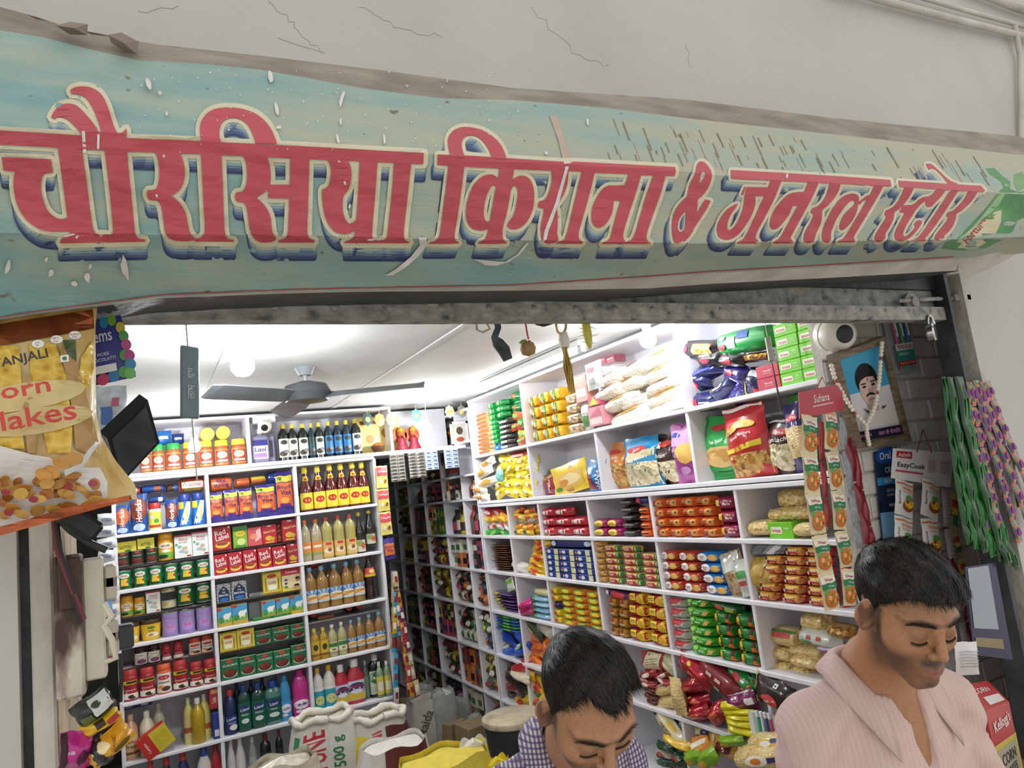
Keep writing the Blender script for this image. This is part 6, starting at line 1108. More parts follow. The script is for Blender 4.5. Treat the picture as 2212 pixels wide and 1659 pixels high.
# fourth row
S3('7','snack_packet','packet','sky blue and green packet','of the far blue pile',lambda w,h,s: make_soft(w,h,.12,('#3a78b8','#4a9a52','#3a6ab0')[s],[('r',.05,.2,.3,.8,'#2a4fae'),('r',.45,.2,.7,.8,'#6ab04a')],s,n=2.0,bulge=.12),[(1070,515),(1290,545),(1270,405),(1065,395)],5,1,'sky blue and green packets')
heap('7',(1050,540,1310,745),[('#2a50c0',e_('#3a66d0'),'royal blue packet'),('#2f8a48',e_('#d8dccf'),'green and white packet'),('#2348b0',[],'plain blue packet'),('#d8d8d4',e_('#4a9a50'),'white packet'),('#d4562c',[],'orange packet')],10,'far blue and green heap',(95,52))
heap('7',(1330,600,1560,790),[('#e0752a',e_('#c85a24'),'orange crisp packet'),('#d8652a',[],'plain orange packet'),('#e28a3c',e_('#b84a2c'),'light orange packet')],12,'orange heap behind the front head',(95,50))
one('7','snack_packet','packet','dark and clear packet above the orange heap',(1330,480,1450,590),'#3a4a38',[('r',.2,.1,.6,.5,'#d2c27a')],.4,.06)
one('7','snack_packet','packet','large clear bag above the orange heap',(1400,480,1560,600),mat('#b8b2a8',.2,.3,30,coat=.6),[],.3,.06)
one('D','spice_packet','packet','red packet with a cream recipe panel',(150,200,400,400),'#a8323a',[('p',[(.15,.25),(.7,.1),(.9,.8),(.35,.95)],'#ded2ae'),('r',.3,.5,.75,.53,'#8a7a60'),('r',.3,.4,.75,.43,'#8a7a60'),('r',.3,.6,.75,.63,'#8a7a60')],-.2,.07)
one('D','spice_packet','packet','cream, white and green packet beside the recipe packet',(355,240,510,450),'#cfc8a0',[('r',.0,.0,1,.22,'#3a8a44'),('r',.1,.4,.9,.5,'#eae4d0')],.4,.07)
heap('D',(150,400,430,540),[('#9a2a34',e_('#e2d8cc'),'red masala packet'),('#b23a3c',e_('#d9cfc4'),'pinkish red packet'),('#7a2a2a',e_('#c9a08a'),'dark red packet')],6,'below the recipe packet',(120,60))
for i,b in enumerate(((200,530,310,600),(205,600,315,650),(230,645,320,700))): one('D','spice_packet','packet',f'small brown packet, {ORD[i]} from the top, left of the vermicelli rolls',b,'#5a2c24',[('r',.2,.3,.8,.6,'#8a5a48')],.1,.05,shape='soft')
for i,b in enumerate(((290,520,460,620),(310,620,490,745))): one('D','vermicelli_roll','bag',('upper' if i == 0 else 'lower')+' clear roll of vermicelli on the fourth shelf',b,SEVAI,[],-.3,.09,shape='soft',n=2.0)
one('D','vermicelli_roll','bag','long clear vermicelli roll hanging down the upright',(440,460,545,800),SEVAI,[],-.1,.06,x=-.06)
SHR = mat('#b0182e',.18,.2,30,coat=.6,metal=.3)
for b,lb,ro in (((490,290,770,480),'shiny red packet at the upper left of the red heap',.4),((460,470,690,600),'shiny red packet thrust out at the left of the heap',-.35),((540,600,770,720),'shiny red packet low in the middle of the heap',-.2),((560,710,760,850),'shiny red packet at the lower left of the heap',-.3),((740,700,930,870),'shiny red packet at the lower right of the heap',-.6)):
    one('D','spice_packet','packet',lb,b,SHR,[('e',.4,.75,.06,.08,'#d8b83c'),('e',.6,.4,.18,.12,'#d8624a')],ro,.08,x=random.uniform(-.05,0))
one('D','spice_packet','packet','maroon packet behind the shiny red ones',(720,290,960,420),'#8a2f48',[('r',.1,.3,.5,.7,'#cfb8a8')],.3,.06,x=.05)
one('D','snack_bag','snack bag','dark red bag lying slantwise with its end outward',(670,370,1060,580),'#7d1f28',[('r',.3,.55,.42,.7,'#d8b8b0'),('r',.5,.55,.62,.7,'#d8b8b0'),('r',.5,.05,.62,.3,'#c9c2bc')],.42,.09,shape='soft',x=-.03)
one('D','snack_bag','snack bag','green bag with a red logo above the purple packet',(930,390,1230,560),'#1f8a3c',[('e',.4,.6,.13,.2,'#c03038'),('r',.05,.1,.95,.16,'#cfd84a'),('t','Moong',.66,.8,.12,.3,0,'#d8ecd0')],.5,.08)
one('D','snack_bag','snack bag','dark green glossy packet by the brown bag',(1170,420,1320,540),'#1c5a34',[],.4,.07)
one('D','spice_packet','packet','orange packet corner beside the green bag',(1060,500,1200,600),'#e0762c',[],-.4,.05)
one('D','spice_packet','packet','shiny purple packet with white hem',(930,580,1190,770),mat('#7a2458',.18,.2,30,coat=.6),[('r',.1,.85,.9,.95,'#d8cfc8'),('r',.8,.3,.98,.6,'#e2dfda')],-.3,.09,x=-.05)
for i,b in enumerate(((885,670,1050,760),(900,745,1200,800),(920,790,1205,850),(930,835,1200,915),(950,905,1215,990))): one('D','spice_packet','packet',f'limp yellow packet, {ORD[i]} from the top of the yellow fan',b,'#d8cc24',[],.05*i-.25,.05,x=-.06)
one('D','snack_bag','snack bag','large dark brown snack bag with a red oval',(1190,470,1530,770),'#2c1c18',[('e',.5,.38,.2,.17,'#c03a38'),('t','Haldirams',.5,.38,.08,.34,.3,'#f0dcd0'),('r',.04,.0,.08,1,'#b09a58'),('r',.55,.8,.65,.9,'#dfe2da'),('e',.6,.85,.025,.025,'#2a3a2a')],.22,.09,x=-.06)
def brushpack(mb,w,h):
    for i,c_ in enumerate(('#3fae9c','#d8d6e0','#2f5a9a','#b04a6a')):
        x = -w*.3+i*w*.2; mb.tube([(x,-.004,h*.05),(x*.95,-.006,h*.5),(x*.9,-.004,h*.72)],.006,mat(c_,.3)); mb.box(x*.9-.006,x*.9+.006,-.012,.0,h*.72,h*.86,mat('#e6e6ea',.5),.002)
o = one('D','toothbrush_pack','pack','toothbrushes in a clear pack under the brown snack bag',(1185,775,1430,985),'#b9bcbe',[('r',.02,.05,.2,.95,'#d9d9d6'),('t','ajay',.5,.45,.1,.3,1.3,'#d8e2e6')],-.06,.02,shape='box',x=-.05)
mb = MB(); brushpack(mb,.12,.17); b_ = mb.build('toothbrush',o,40); b_.location = (0.02,0,-.09); b_.rotation_euler = (0,0,0)
# fifth row and below
heap('7',(1150,800,1340,1090),[('#3a2c34',[],'dark packet'),('#4a3a3c',e_('#7a5a5a'),'brown-grey packet'),('#2c2428',[],'black packet'),('#8a2a34',[],'wine red packet')],10,'far dark heap on the fifth shelf',(90,60))
one('7','snack_bag','snack bag','red and yellow pillow bag on the far dark heap',(1180,790,1345,910),'#c03036',[('r',.05,.02,.95,.15,'#e0c83a')],-.3,.09,x=-.03)
one('7','snack_bag','bag','crumpled cream bag on the far dark heap',(1195,875,1330,970),'#dcd2b8',[],.1,.08,x=-.05)
heap('7',(1245,890,1480,1145),[('#e2bc26',e_('#c8302c'),'yellow packet with a red oval'),('#3f6a30',[],'olive packet'),('#dcb02c',e_('#c04a2c'),'deep yellow packet')],9,'left of the front head',(110,70))
one('D','snack_bag','snack bag','navy packet on the fifth shelf',(260,745,470,900),'#20307a',[('e',.7,.6,.08,.08,'#8a90b8')],.4,.07)
one('D','rice_bag','bag','cream bag with dark upside-down lettering',(275,850,580,1030),'#d8cba4',[('t','ROYAL',.45,.55,.2,.6,math.pi,'#5a4428'),('t','ZAHID',.45,.32,.16,.5,math.pi,'#5a4428'),('e',.5,.82,.14,.07,'#dcae2c'),('r',.7,.05,.98,.3,'#7a2a24')],.55,.08,x=-.03)
one('D','snack_bag','snack bag','yellow bag with a torn white edge',(345,1010,610,1110),'#e2b82c',[('r',.0,.02,1,.15,'#e9e4da')],.08,.08,x=-.05)
one('D','snack_bag','snack bag','red packet between the cream and yellow bags',(410,950,600,1040),'#b8323c',[bars('#e2c8c0',.5,.2)],.3,.06)
one('D','snack_bag','packet','cream and violet packet on the fifth shelf',(635,890,850,1000),'#d0c690',[('r',.0,.05,.4,.25,'#b03a8a'),('e',.65,.5,.18,.26,'#26346a'),('e',.65,.5,.06,.1,'#c9a83c')],-.25,.06)
one('D','snack_bag','snack bag','orange bag with white letters',(620,1010,790,1272),'#df8a2e',[('p',[(.1,.6),(.9,.8),(.9,.95),(.1,.8)],'#f0e6d4'),('e',.4,.3,.25,.12,'#c85a2c')],-.3,.08,x=-.05)
one('D','snack_bag','snack bag','golden bag with a maroon emblem',(760,950,1080,1200),'#d69a34',[('e',.55,.45,.24,.24,'#6a2028'),('t','B',.55,.45,.26,.2,0,'#ead8c8'),('r',.2,.65,.34,.9,'#c9c2a0')],-.2,.08,x=-.03)
for b,lb,ro in (((860,990,1100,1090),'lime green packet over the golden bag',-.3),((545,1120,720,1250),'lime green packet at the left of the bottom heap',-.5),((650,1130,860,1272),'lime green packet in the middle of the bottom heap',-.6)): one('D','snack_bag','packet',lb,b,'#7fae28',[('r',.1,.1,.5,.5,'#e0a83c')],ro,.06,x=-.07)
one('D','vermicelli_bag','bag','upper big clear bag of fine noodles with a printed band',(1110,985,1490,1180),SEVAI,[('r',.4,.5,.95,.8,'#e0b440'),('e',.6,.65,.14,.12,'#e9e4da'),('r',.72,.7,.85,.85,'#2c2f6a')],-.25,.14,shape='soft',n=2.2,x=-.12)
one('D','vermicelli_bag','bag','lower big clear bag of fine noodles with a white emblem',(960,1100,1480,1330),SEVAI,[('e',.55,.5,.2,.22,'#e9e2d0'),('e',.55,.5,.1,.12,'#d8782c'),('r',.75,.4,.95,.6,'#34306a')],-.3,.16,shape='soft',n=2.2,x=-.16)
heap('D',(290,1070,560,1272),[('#24502f',[],'dark green packet'),('#c9c0b0',e_('#b84a34'),'pale packet'),('#1c3a28',[],'blackish green packet')],7,'low heap behind the front head',(110,60))
# ================================================================== the dim rear rack: small goods cell by cell
RC = [('#3f7a3c','green'),('#c8b83a','yellow'),('#8a2f34','red'),('#d8d2c4','white'),('#4a3a30','brown'),('#2f3a5c','blue'),('#c8703a','orange'),('#5a5f5a','grey'),('#a8425c','pink'),('#232422','black')]
random.seed(21)
MESH_R = {}
def rear_mesh(kind,ci):
    def mk():
        mb = MB(); c = mat(RC[ci][0],.4,.2,40); w2 = mat(RC[(ci*3+1) % 10][0],.4,.1)
        if kind == 'box': mb.box(-.5,.5,0,1,0,1,c,.02); mb.grid(lambda a,b: (-.4+.8*a,-.004,.25+.4*b),1,1,w2)
        elif kind == 'bottle': mb.lathe([(.42,0),(.5,.03),(.5,.6),(.3,.75),(.18,.8),(.18,1),(.15,1)],c,10,1,1,2,0,.5); mb.grid(lambda a,b: (.515*math.sin((a-.5)*2),.5-.515*math.cos((a-.5)*2),.15+.35*b),5,1,w2)
        else: pillow(mb,1,1,1,c,[('e',.5,.5,.25,.25,w2)],ci,nx=7,ny=7)
        return mb.data(kind,60)
    return meshes(('rear',kind,ci),mk)
NAMES = {'box': ('small_carton','carton','box'),'bottle': ('small_bottle','bottle','bottle'),'pack': ('small_packet','packet','packet')}
BAY = ['nearest','second','third','fourth','fifth']; LV = ['top','second','third','fourth','fifth','sixth','seventh','eighth','bottom']
for b in range(5):
    y1,y0 = DYP[b+1],DYP[b]
    for l in range(len(DZ)-1):
        zb,zt = DZ[l+1],DZ[l]; H = zt-zb-.02; W_ = y1-y0-.02
        if b == 0 and l < 2: continue
        kind = random.choice(['box','bottle','pack','pack','box']) if l < 5 else random.choice(['pack','pack','box','pack'])
        n = max(3,int(W_/random.uniform(.058,.085))); rows = 2 if kind == 'box' else (1 if kind == 'bottle' else 3); c0 = random.randrange(10)
        for r in range(rows):
            for k in range(n):
                if random.random() < .06: continue
                ci = (c0+random.choice([0,0,0,1,3,6])) % 10; w = W_/n*.93; h = H*.92/rows*(random.uniform(.78,1) if r == rows-1 else 1)
                y = y1-.012-(k+.5)*W_/n; nm,word,cat = NAMES[kind]
                lb = f'{RC[ci][1]} {word}, {ORD[k]} from left{", layer "+["one", "two", "three"][r] if rows > 1 else ""}, {LV[l]} shelf, {BAY[b]} rear bay'
                o = link(nm,rear_mesh(kind,ci),None,(XR+.012+random.uniform(0,.03),y,zb+r*H*.92/rows),(0,random.uniform(-.25,.25) if kind == 'pack' else 0,RZROT+random.uniform(-.1,.1)),(w*(1.25 if kind == 'pack' else 1),.10 if kind != 'bottle' else w,h*(1.15 if kind == 'pack' else 1)))
                tag(o,lb,cat,'small goods on the rear rack')
# cards of sachets hung under the idol shelf
for i,(u0,u1,v0,v1,fg) in enumerate(((215,355,425,650,'#9a948c'),(362,512,420,620,'#8f8a80'),(492,608,410,560,'#c9d6e2'),(642,768,400,545,'#d3dce6'))):
    a = atY(*zp('6',u0,v0),YL-.02); b = atY(*zp('6',u1,v1),YL-.02); rt = empty('sachet_card',((a[0]+b[0])/2,YL-.02,2.126)); w = b[0]-a[0]; h = 2.12-b[2]
    tag(rt,f'hanging card of small {["foil", "grey foil", "blue and white", "white and blue"][i]} sachets, {ORD[i]} from left under the idols','sachet card')
    mb = MB(); mb.box(-w/2,w/2,0,.002,-h,0,mat('#6d6f70' if i < 2 else '#8fb0c8',.5)); mb.build('card',rt)
    nr = 8 if i < 2 else 5; sm = MB(); pillow(sm,w*.46,h/nr*.8,.012,mat(fg,.25,.2,60,metal=.3 if i < 2 else 0),[('r',.15,.3,.85,.7,'#3a3632' if i < 2 else '#2f4f86')],i,nx=5,ny=5); sme = sm.data('sachet',60)
    for r in range(nr):
        for c in (0,1): link('sachet',sme,rt,(-w*.25+c*w*.5,-.012,-h+(r+.1)*h/nr))
# ================================================================== idols, pictures and garland on the loft
YI = YL+.02
c = atY(*zp('6',130,250),YL+.12); mb = MB(); mb.box(-.16,.16,0,.012,-.13,.14,ramp_mat('devotional_print',[(0.2,'#c9a848'),(.5,'#e2cf7a'),(.8,'#efe3b0')],20,rough=.5,bump=0),.002)
mb.prints([('e',.3,.4,.1,.12,'#b8862f'),('e',.7,.55,.12,.14,'#a8763a'),('r',.1,.8,.9,.9,'#8a3a24')],lambda u,v,o: (-.16+.32*u,-o,-.13+.27*v),1.2); o = mb.build('devotional_picture'); o.location = (c[0],c[1],2.152+.13); tag(o,'golden devotional picture behind the lamp and idols','picture')
c = atY(*zp('6',770,270),YL+.10); rt = empty('framed_picture',(c[0],c[1],2.153)); tag(rt,'small white-framed picture at the right of the idol shelf','picture'); mb = MB(); w,h = .15,.19
for x0,x1,z0,z1 in ((-w/2,w/2,0,.02),(-w/2,w/2,h-.02,h),(-w/2,-w/2+.02,0,h),(w/2-.02,w/2,0,h)): mb.box(x0,x1,0,.015,z0,z1,mat('#e8e6e2',.4),.002)
mb.build('frame',rt); mb = MB(); mb.box(-w/2+.01,w/2-.01,.005,.010,.01,h-.01,mat('#d8d4c8',.3)); mb.prints([('e',.5,.65,.25,.2,'#5a4a3c'),('e',.5,.2,.3,.12,'#b8543c')],lambda u,v,o: (-w/2+.02+u*(w-.04),.005-o,.02+v*(h-.04)),.8); mb.build('print',rt)
for i,(u,v) in enumerate(((315,310),(410,300))):
    c = atY(*zp('6',u,v),YI+.03); rt = empty('idol',(c[0],c[1],2.153)); tag(rt,('left' if i == 0 else 'right')+' orange-red seated deity figurine on the loft shelf','figurine'); sk = mat('#a8552c',.45,.2,40)
    mb = MB(); mb.lathe([(.045,0),(.05,.01),(.04,.03),(.03,.06),(.034,.085),(.02,.10)],mat('#8a2436',.5,.2,40),14,1,.8); mb.build('body',rt,60)
    mb = MB(); mb.lathe([(.0,.095),(.022,.10),(.03,.118),(.026,.138),(.0,.146)],sk,14); mb.build('head',rt,60)
    mb = MB(); mb.lathe([(.03,.138),(.026,.15),(.016,.165),(.004,.178)],mat('#c9a03c',.35,.1,metal=.5),12); mb.build('crown',rt,60)
    mb = MB(); mb.tube([(0,-.028,.118),(.004,-.04,.10),(.012,-.042,.082)],[.009,.007,.005],sk); mb.build('trunk',rt,60)
    mb = MB(); mb.lathe([(.055,-.002),(.058,.0),(.055,.002)],mat('#b8542c',.5),18); o = mb.build('halo',rt); o.location = (0,.035,.115); o.rotation_euler = (math.pi/2,0,0)
c = atY(*zp('6',130,350),YI); rt = empty('oil_lamp',(c[0],c[1],2.153)); tag(rt,'small brown bowl with a red cloth at the left of the idols','bowl'); mb = MB(); mb.lathe([(.03,0),(.045,.02),(.05,.045),(.045,.045),(.04,.02),(.01,.012)],mat('#5a3a24',.5),18); mb.build('bowl',rt,60); mb = MB(); mb.lathe([(.05,.045),(.03,.06),(.01,.07)],mat('#b8642c',.7),9,1.1,.8); mb.build('cloth',rt,60)
for i,u in enumerate((50,145,235,430,690,785)):
    c = atY(*zp('6',u,[165,170,165,135,105,105][i]),YL-.03); rt = empty('toran_pendant',(c[0],c[1],c[2])); tag(rt,f'{["dark green", "gold", "cream", "teal", "pale", "grey"][i]} oval pendant of the festoon above the idol shelf','ornament','festoon pendants')
    mb = MB(); P = [(.036*math.cos(t)*(1+.08*math.cos(8*t)),0,.046*math.sin(t)*(1+.08*math.cos(8*t))) for t in np.linspace(0,2*math.pi,33)[:-1]]; k = len(P)
    mb.add([(0,-.004,0)]+P+[(x,.004,z) for x,y,z in P],[(0,1+(j+1) % k,1+j) for j in range(k)]+[(1+j,1+(j+1) % k,1+k+(j+1) % k,1+k+j) for j in range(k)],mat(['#3a5a50','#c9a860','#d8cfa8','#5fa8a0','#cfc8b0','#8a8c84'][i],.4,.1)); mb.build('plaque',rt)
    mb = MB(); mb.lathe([(.02,0),(.018,.004),(.004,.007)],mat('#d8c27a',.35,.1,metal=.3),14); o = mb.build('relief',rt); o.rotation_euler = (math.pi/2,0,0); o.location = (0,-.003,-.002); mb = MB(); mb.tube([(0,0,.04),(0,0,max(.05,2.47-c[2]))],.0015,mat('#c9b98a')); mb.build('string',rt)
# ================================================================== strips hung on the rack's right edge
def sachet_strip(name,label,pts,w,m_list,ops,d=.018,cat='sachet strip',face=None,group=None,gap=.96):
    """chain of sachets hanging through world points; face = outward direction (x, y)"""
    rt = empty(name,pts[0]); tag(rt,label,cat,group); P = [np.array(p,float) for p in pts]; fx,fy = face or (0,-1)
    rz = math.atan2(fx,-fy)
    for i in range(len(P)-1):
        a,b = P[i],P[i+1]; h = np.linalg.norm(a-b)*gap; me = meshes((name,label[:24],i % len(m_list),round(w,3),round(h,2)),lambda: make_pouch(w,h,d,m_list[i % len(m_list)],ops,i,seal=.10,nx=6,ny=8)[0][1])
        o = link('sachet',me,rt); dv = (a-b)/np.linalg.norm(a-b); o.location = Vector(b-P[0]); side = dv@np.array([math.cos(rz),math.sin(rz),0]); o.rotation_euler = (0,math.asin(max(-1,min(1,side))),rz)
    return rt
YE = YL-.02
cp = [('r',.05,.55,.95,.93,'#c83a4a'),('t','Complan',.5,.74,.12,.8,0,'#f2e6e2'),('e',.35,.3,.12,.1,'#e8dcc8'),('e',.75,.3,.12,.1,'#8a5a3a')]
sachet_strip('sachet_strip','red and cream drink sachets in a strip beside the ketchup',[atY(*zp('6',u,v),YE) for u,v in ((160,520),(170,700),(185,880),(205,1065))],.085,['#ddd070','#dcc86a','#e2d27a'],cp)
sachet_strip('sachet_strip','orange and purple drink sachet hanging below the red strip',[atY(*zp('6',u,v),YE) for u,v in ((212,1085),(232,1255))],.08,['#3d2f80'],[('r',.05,.2,.95,.75,'#d8703a'),('t','Bourn',.5,.6,.14,.8,0,'#2a2560'),('t','Vita',.5,.42,.14,.6,0,'#2a2560')])
random.seed(5)
for i in range(13):
    u = 250+random.uniform(-40,55); c_ = ['#b83a4a','#3aa0c8','#c8b89a','#c89a2c','#7a2a4a','#d8c8c0','#5a3a30'][i % 7]; n = 8 if i > 6 else 5
    top = atY(*zp('6',255,1340),YE-.03); pts = [top+np.array([(u-255)*.0013*(k/n)*(1.4 if k else 0),random.uniform(-.03,.02),-.10*k-(.005*i)]) for k in range(n+1)]
    sachet_strip('candy_strip',f'{["crimson", "sky blue", "tan", "golden", "plum", "white", "brown"][i % 7]} sweet strip, {"longer" if i > 6 else "shorter"} one, in the bunch on the rack edge',pts,.035,[c_],[('r',.2,.3,.8,.7,'#e6dcc8' if i % 2 else '#8a2a30')],.012,group='sweet strips on the rack edge')
# ================================================================== ceiling fan, cameras, hanging box, screen
GREY = mat('#8f9498',.4,.08); BLK = mat('#17191b',.35,.1)
c = atZ(662,850,CEIL-.13); rt = empty('ceiling_fan',c); tag(rt,'dark three-bladed ceiling fan in the middle of the shop','ceiling fan')
mb = MB(); mb.lathe([(.03,-.05),(.10,-.04),(.12,0),(.10,.04),(.03,.06)],mat('#4a4e50',.35,.1),20); mb.build('motor',rt,40); mb = MB(); mb.tube([(0,0,.05),(0,0,.13)],.012,GREY); mb.build('rod',rt); mb = MB(); mb.lathe([(.03,.09),(.04,.11),(.05,.13)],GREY,14); mb.build('canopy',rt,40)
for a in (-.45,1.64,3.74):
    mb = MB(); ca,sa = math.cos(a),math.sin(a); mb.add([(ca*r-sa*s*w,sa*r+ca*s*w,z+s*.02+dz) for dz in (0,.004) for r,w,z in ((.10,.04,-.02),(.2,.055,-.02),(.54,.062,-.025),(.58,.04,-.025)) for s in (-1,1)],[(0,2,3,1),(2,4,5,3),(4,6,7,5),(8,9,11,10),(10,11,13,12),(12,13,15,14),(0,1,9,8),(6,14,15,7),(0,8,10,2),(2,10,12,4),(4,12,14,6),(1,3,11,9),(3,5,13,11),(5,7,15,13)],mat('#6b7276',.4,.1)); mb.build('blade',rt)
def cctv(px,py,loc,s,label,face):
    rt = empty('security_camera',loc); tag(rt,label,'security camera'); W2 = mat('#d9d5cb',.4,.05); d = Vector(face).normalized(); q = d.to_track_quat('Z','Y')
    for nm,prof,m_ in (('base',[(s*.9,-s*1.1),(s,-s*.9),(s,-s*.5)],W2),('dome',[(s*.95,-s*.6),(s*.98,0),(s*.85,s*.35),(s*.6,s*.55)],W2),('lens',[(s*.5,s*.5),(s*.5,s*.57),(s*.1,s*.62)],BLK)):
        mb = MB(); mb.lathe(prof,m_,24); o = mb.build(nm,rt,40); o.rotation_mode = 'QUATERNION'; o.rotation_quaternion = q
c = atY(1812,722,1.61); cctv(0,0,c,.062,'beige dome camera on the brick pier above the portrait',(-.35,-.92,-.2))
mb = MB(); mb.box(c[0]-.01,c[0]+.10,1.635,1.695,c[2]-.075,c[2]+.06,mat('#cfcabd',.5),.006); o = mb.build('junction_box'); tag(o,'square beige junction box beside the dome camera','junction box')
cctv(0,0,atY(*zp('4',1215,215),YL-.04),.045,'white dome camera above the lavender jug',(-.2,-1,-.35)); 
mb = MB(); c = atY(*zp('4',1210,165),YL); mb.box(c[0]-.07,c[0]+.07,YL-.03,YL+.06,c[2]-.02,c[2]+.03,mat('#e3e2de',.5),.004); o = mb.build('camera_bracket'); tag(o,'white bracket box holding the camera over the lavender jug','bracket')
c = atY(*zp('I',1308,580),2.3); rt = empty('hanging_plaque',c); tag(rt,'grey plaque with Hindi writing hanging on a cord in the opening','plaque'); mb = MB(); mb.box(-.03,.03,-.006,.006,-.115,.105,mat('#7f8f98',.4,.05),.005); mb.prints([('t','शुभ',.5,.62,.10,.7,1.57,'#c9d4da'),('t','लाभ',.5,.36,.10,.7,1.57,'#c9d4da')],lambda u,v,o: (-.03+.06*u,-.0062-o,-.115+.22*v),.27); o = mb.build('plate',rt); o.rotation_euler = (0,.06,.5)
mb = MB(); mb.tube([(0,0,.10),(-.004,0,.3)],.0025,mat('#cfd2d2')); mb.tube([(0,0,-.11),(.004,0,-.30)],.002,mat('#cfd2d2')); mb.build('cord',rt)
a,b = atY(*zp('I',740,980),2.2),atY(*zp('I',1020,715),2.2); d_,e_2 = atY(*zp('I',1100,1010),2.35),atY(*zp('I',830,1300),2.35)
rt = empty('monitor',(a+b+d_+e_2)/4); tag(rt,'black flat screen tilted on the left wall, reflecting shelves','monitor'); mb = MB(); ctr = np.array(rt.location); Q4 = [np.array(p)-ctr for p in (a,b,d_,e_2)]; nrm = np.cross(Q4[1]-Q4[0],Q4[3]-Q4[0]); nrm /= np.linalg.norm(nrm); nrm *= np.sign(nrm@-(ctr-EYE))
mb.add([p for p in Q4]+[p-nrm*.035 for p in Q4],[(0,1,2,3),(7,6,5,4),(0,4,5,1),(1,5,6,2),(2,6,7,3),(3,7,4,0)],BLK); mb.build('casing',rt); mb = MB(); k = [p*.86+nrm*.001 for p in Q4]; mb.add(k,[(0,1,2,3)],mat('#202428',.08,0,coat=1.0)); mb.build('screen',rt)
# charms under the shutter rail
HX = lambda u,v,Y=1.56: atY(*zp('8',u,v),Y)
rt = empty('hanging_rag',HX(290,30)); tag(rt,'grey dusty cloth charm hanging from the shutter rail','cloth'); o0 = HX(290,30); mb = MB(); P = [(285,30,60),(300,110,50),(270,190,55),(300,240,95),(350,300,100),(385,385,75)]
mb.tube([HX(u,v)-o0 for u,v,w in P],[w/3.95*2.0/F*.5 for u,v,w in P],ramp_mat('dusty_rag',[(.3,'#34383d'),(.7,'#5d6368')],30,rough=.95,bump=.6),9); mb.build('rag',rt,60)
rt = empty('lemon_chilli_charm',HX(545,30)); tag(rt,'dried lemon and red chilli charm on a red thread','charm'); o0 = HX(545,30); mb = MB(); mb.tube([HX(525,20)-o0,HX(550,170)-o0,HX(560,210)-o0],.0022,mat('#c83a3c')); mb.build('thread',rt)
mb = MB(); mb.lathe([(0,-.02),(.016,-.014),(.021,0),(.016,.014),(0,.02)],mat('#a8845a',.6,.2,50),14); o = mb.build('lemon',rt,180); o.location = Vector(HX(555,290)-o0)
for i,q in enumerate((((555,225),(590,260),(615,330)),((540,225),(510,235),(478,238)))): mb = MB(); mb.tube([HX(*p)-o0 for p in q],[.005,.007,.001],mat('#c8304a' if i == 0 else '#7a9a3c',.35)); mb.build('chilli',rt,60)
rt = empty('tassel',HX(840,25)); tag(rt,'golden straw tassel hanging from a bangle','tassel'); o0 = HX(840,25); mb = MB(); mb.tube([HX(837+42*math.cos(t),90+72*math.sin(t))-o0 for t in np.linspace(0,2*math.pi,25)],.0035,mat('#c9bb8a',.25,.1,metal=.6)); mb.build('bangle',rt,60)
mb = MB(); mb.lathe([(.012,-.02),(.015,0),(.010,.02)],mat('#e2dccf',.6),12); o = mb.build('knot',rt,60); o.location = Vector(HX(862,215)-o0); mb = MB()
for i in range(46): mb.tube([HX(862+random.uniform(-16,16),240)-o0+np.array([0,random.uniform(-.006,.006),0]),HX(890+random.uniform(-32,34),440)-o0+np.array([0,random.uniform(-.01,.01),0]),HX(932+random.uniform(-32,32),655+random.uniform(-25,10))-o0],.0012,mat('#b99a4a',.6),4)
tag(mb.build('straw',rt),kind='stuff')
rt = empty('cactus_charm',HX(1050,20)); tag(rt,'yellow spiny cactus piece hanging from the shutter rail','charm'); o0 = HX(1050,20); mb = MB(); P = [(1045,25,60),(1050,90,72),(1062,170,78),(1075,235,62),(1085,290,22)]; mb.tube([HX(u,v)-o0 for u,v,w in P],[w/3.95*2.0/F*.5 for u,v,w in P],mat('#d3c95a',.5,.2,60),10); mb.build('stem',rt,60); mb = MB()
for u,v,a in ((1015,60,1),(1085,60,-1),(1020,120,1),(1095,110,-1),(1030,175,1),(1100,180,-1),(1040,235,1),(1105,240,-1),(1075,100,-1),(1040,150,1)): mb.tube([HX(u,v)-o0,HX(u-a*random.uniform(35,65),v+random.uniform(-15,15),1.55)-o0],[.0013,.0003],mat('#cfc08a',.5),4)
tag(mb.build('spines',rt),kind='stuff')
for i,(u0,v0,L_) in enumerate(((690,35,20),(110,30,30))): rt = empty('dried_garland',HX(u0,v0)); tag(rt,['shrivelled brown garland stub beside the bangle','thin wire hook with a red twist, left of the grey cloth'][i],['garland','hook'][i]); o0 = HX(u0,v0); mb = MB(); mb.tube([HX(u0+x,v0+y)-o0 for x,y in (((-90,-5),(-50,25),(0,38),(50,22),(95,-8)) if i == 0 else ((0,-10),(10,100),(60,120),(120,90),(90,40)))],.010 if i == 0 else .003,mat('#4a3f38' if i == 0 else '#c9b8a8',.9,.3,90,bump=.8,bscale=90),7); mb.build('strand',rt,60)
c = atX(*zp('A',965,330),2.1); rt = empty('metal_pendant',c); tag(rt,'silver metal pendant on a thin cord before the red cartons','pendant'); mb = MB(); mb.box(-.011,.011,-.004,.004,-.055,.04,mat('#b5b0a4',.3,.2,metal=.7),.004); o = mb.build('plate',rt); o.rotation_euler = (0,0,-.8); mb = MB(); mb.tube([(0,0,.04),(-.002,0,.20)],.0015,mat('#a89a80')); mb.tube([(0,0,-.05),(.004,0,-.16),(.006,0,-.24)],[.0015,.003,.006],mat('#4a423a',.9)); mb.build('cord',rt)
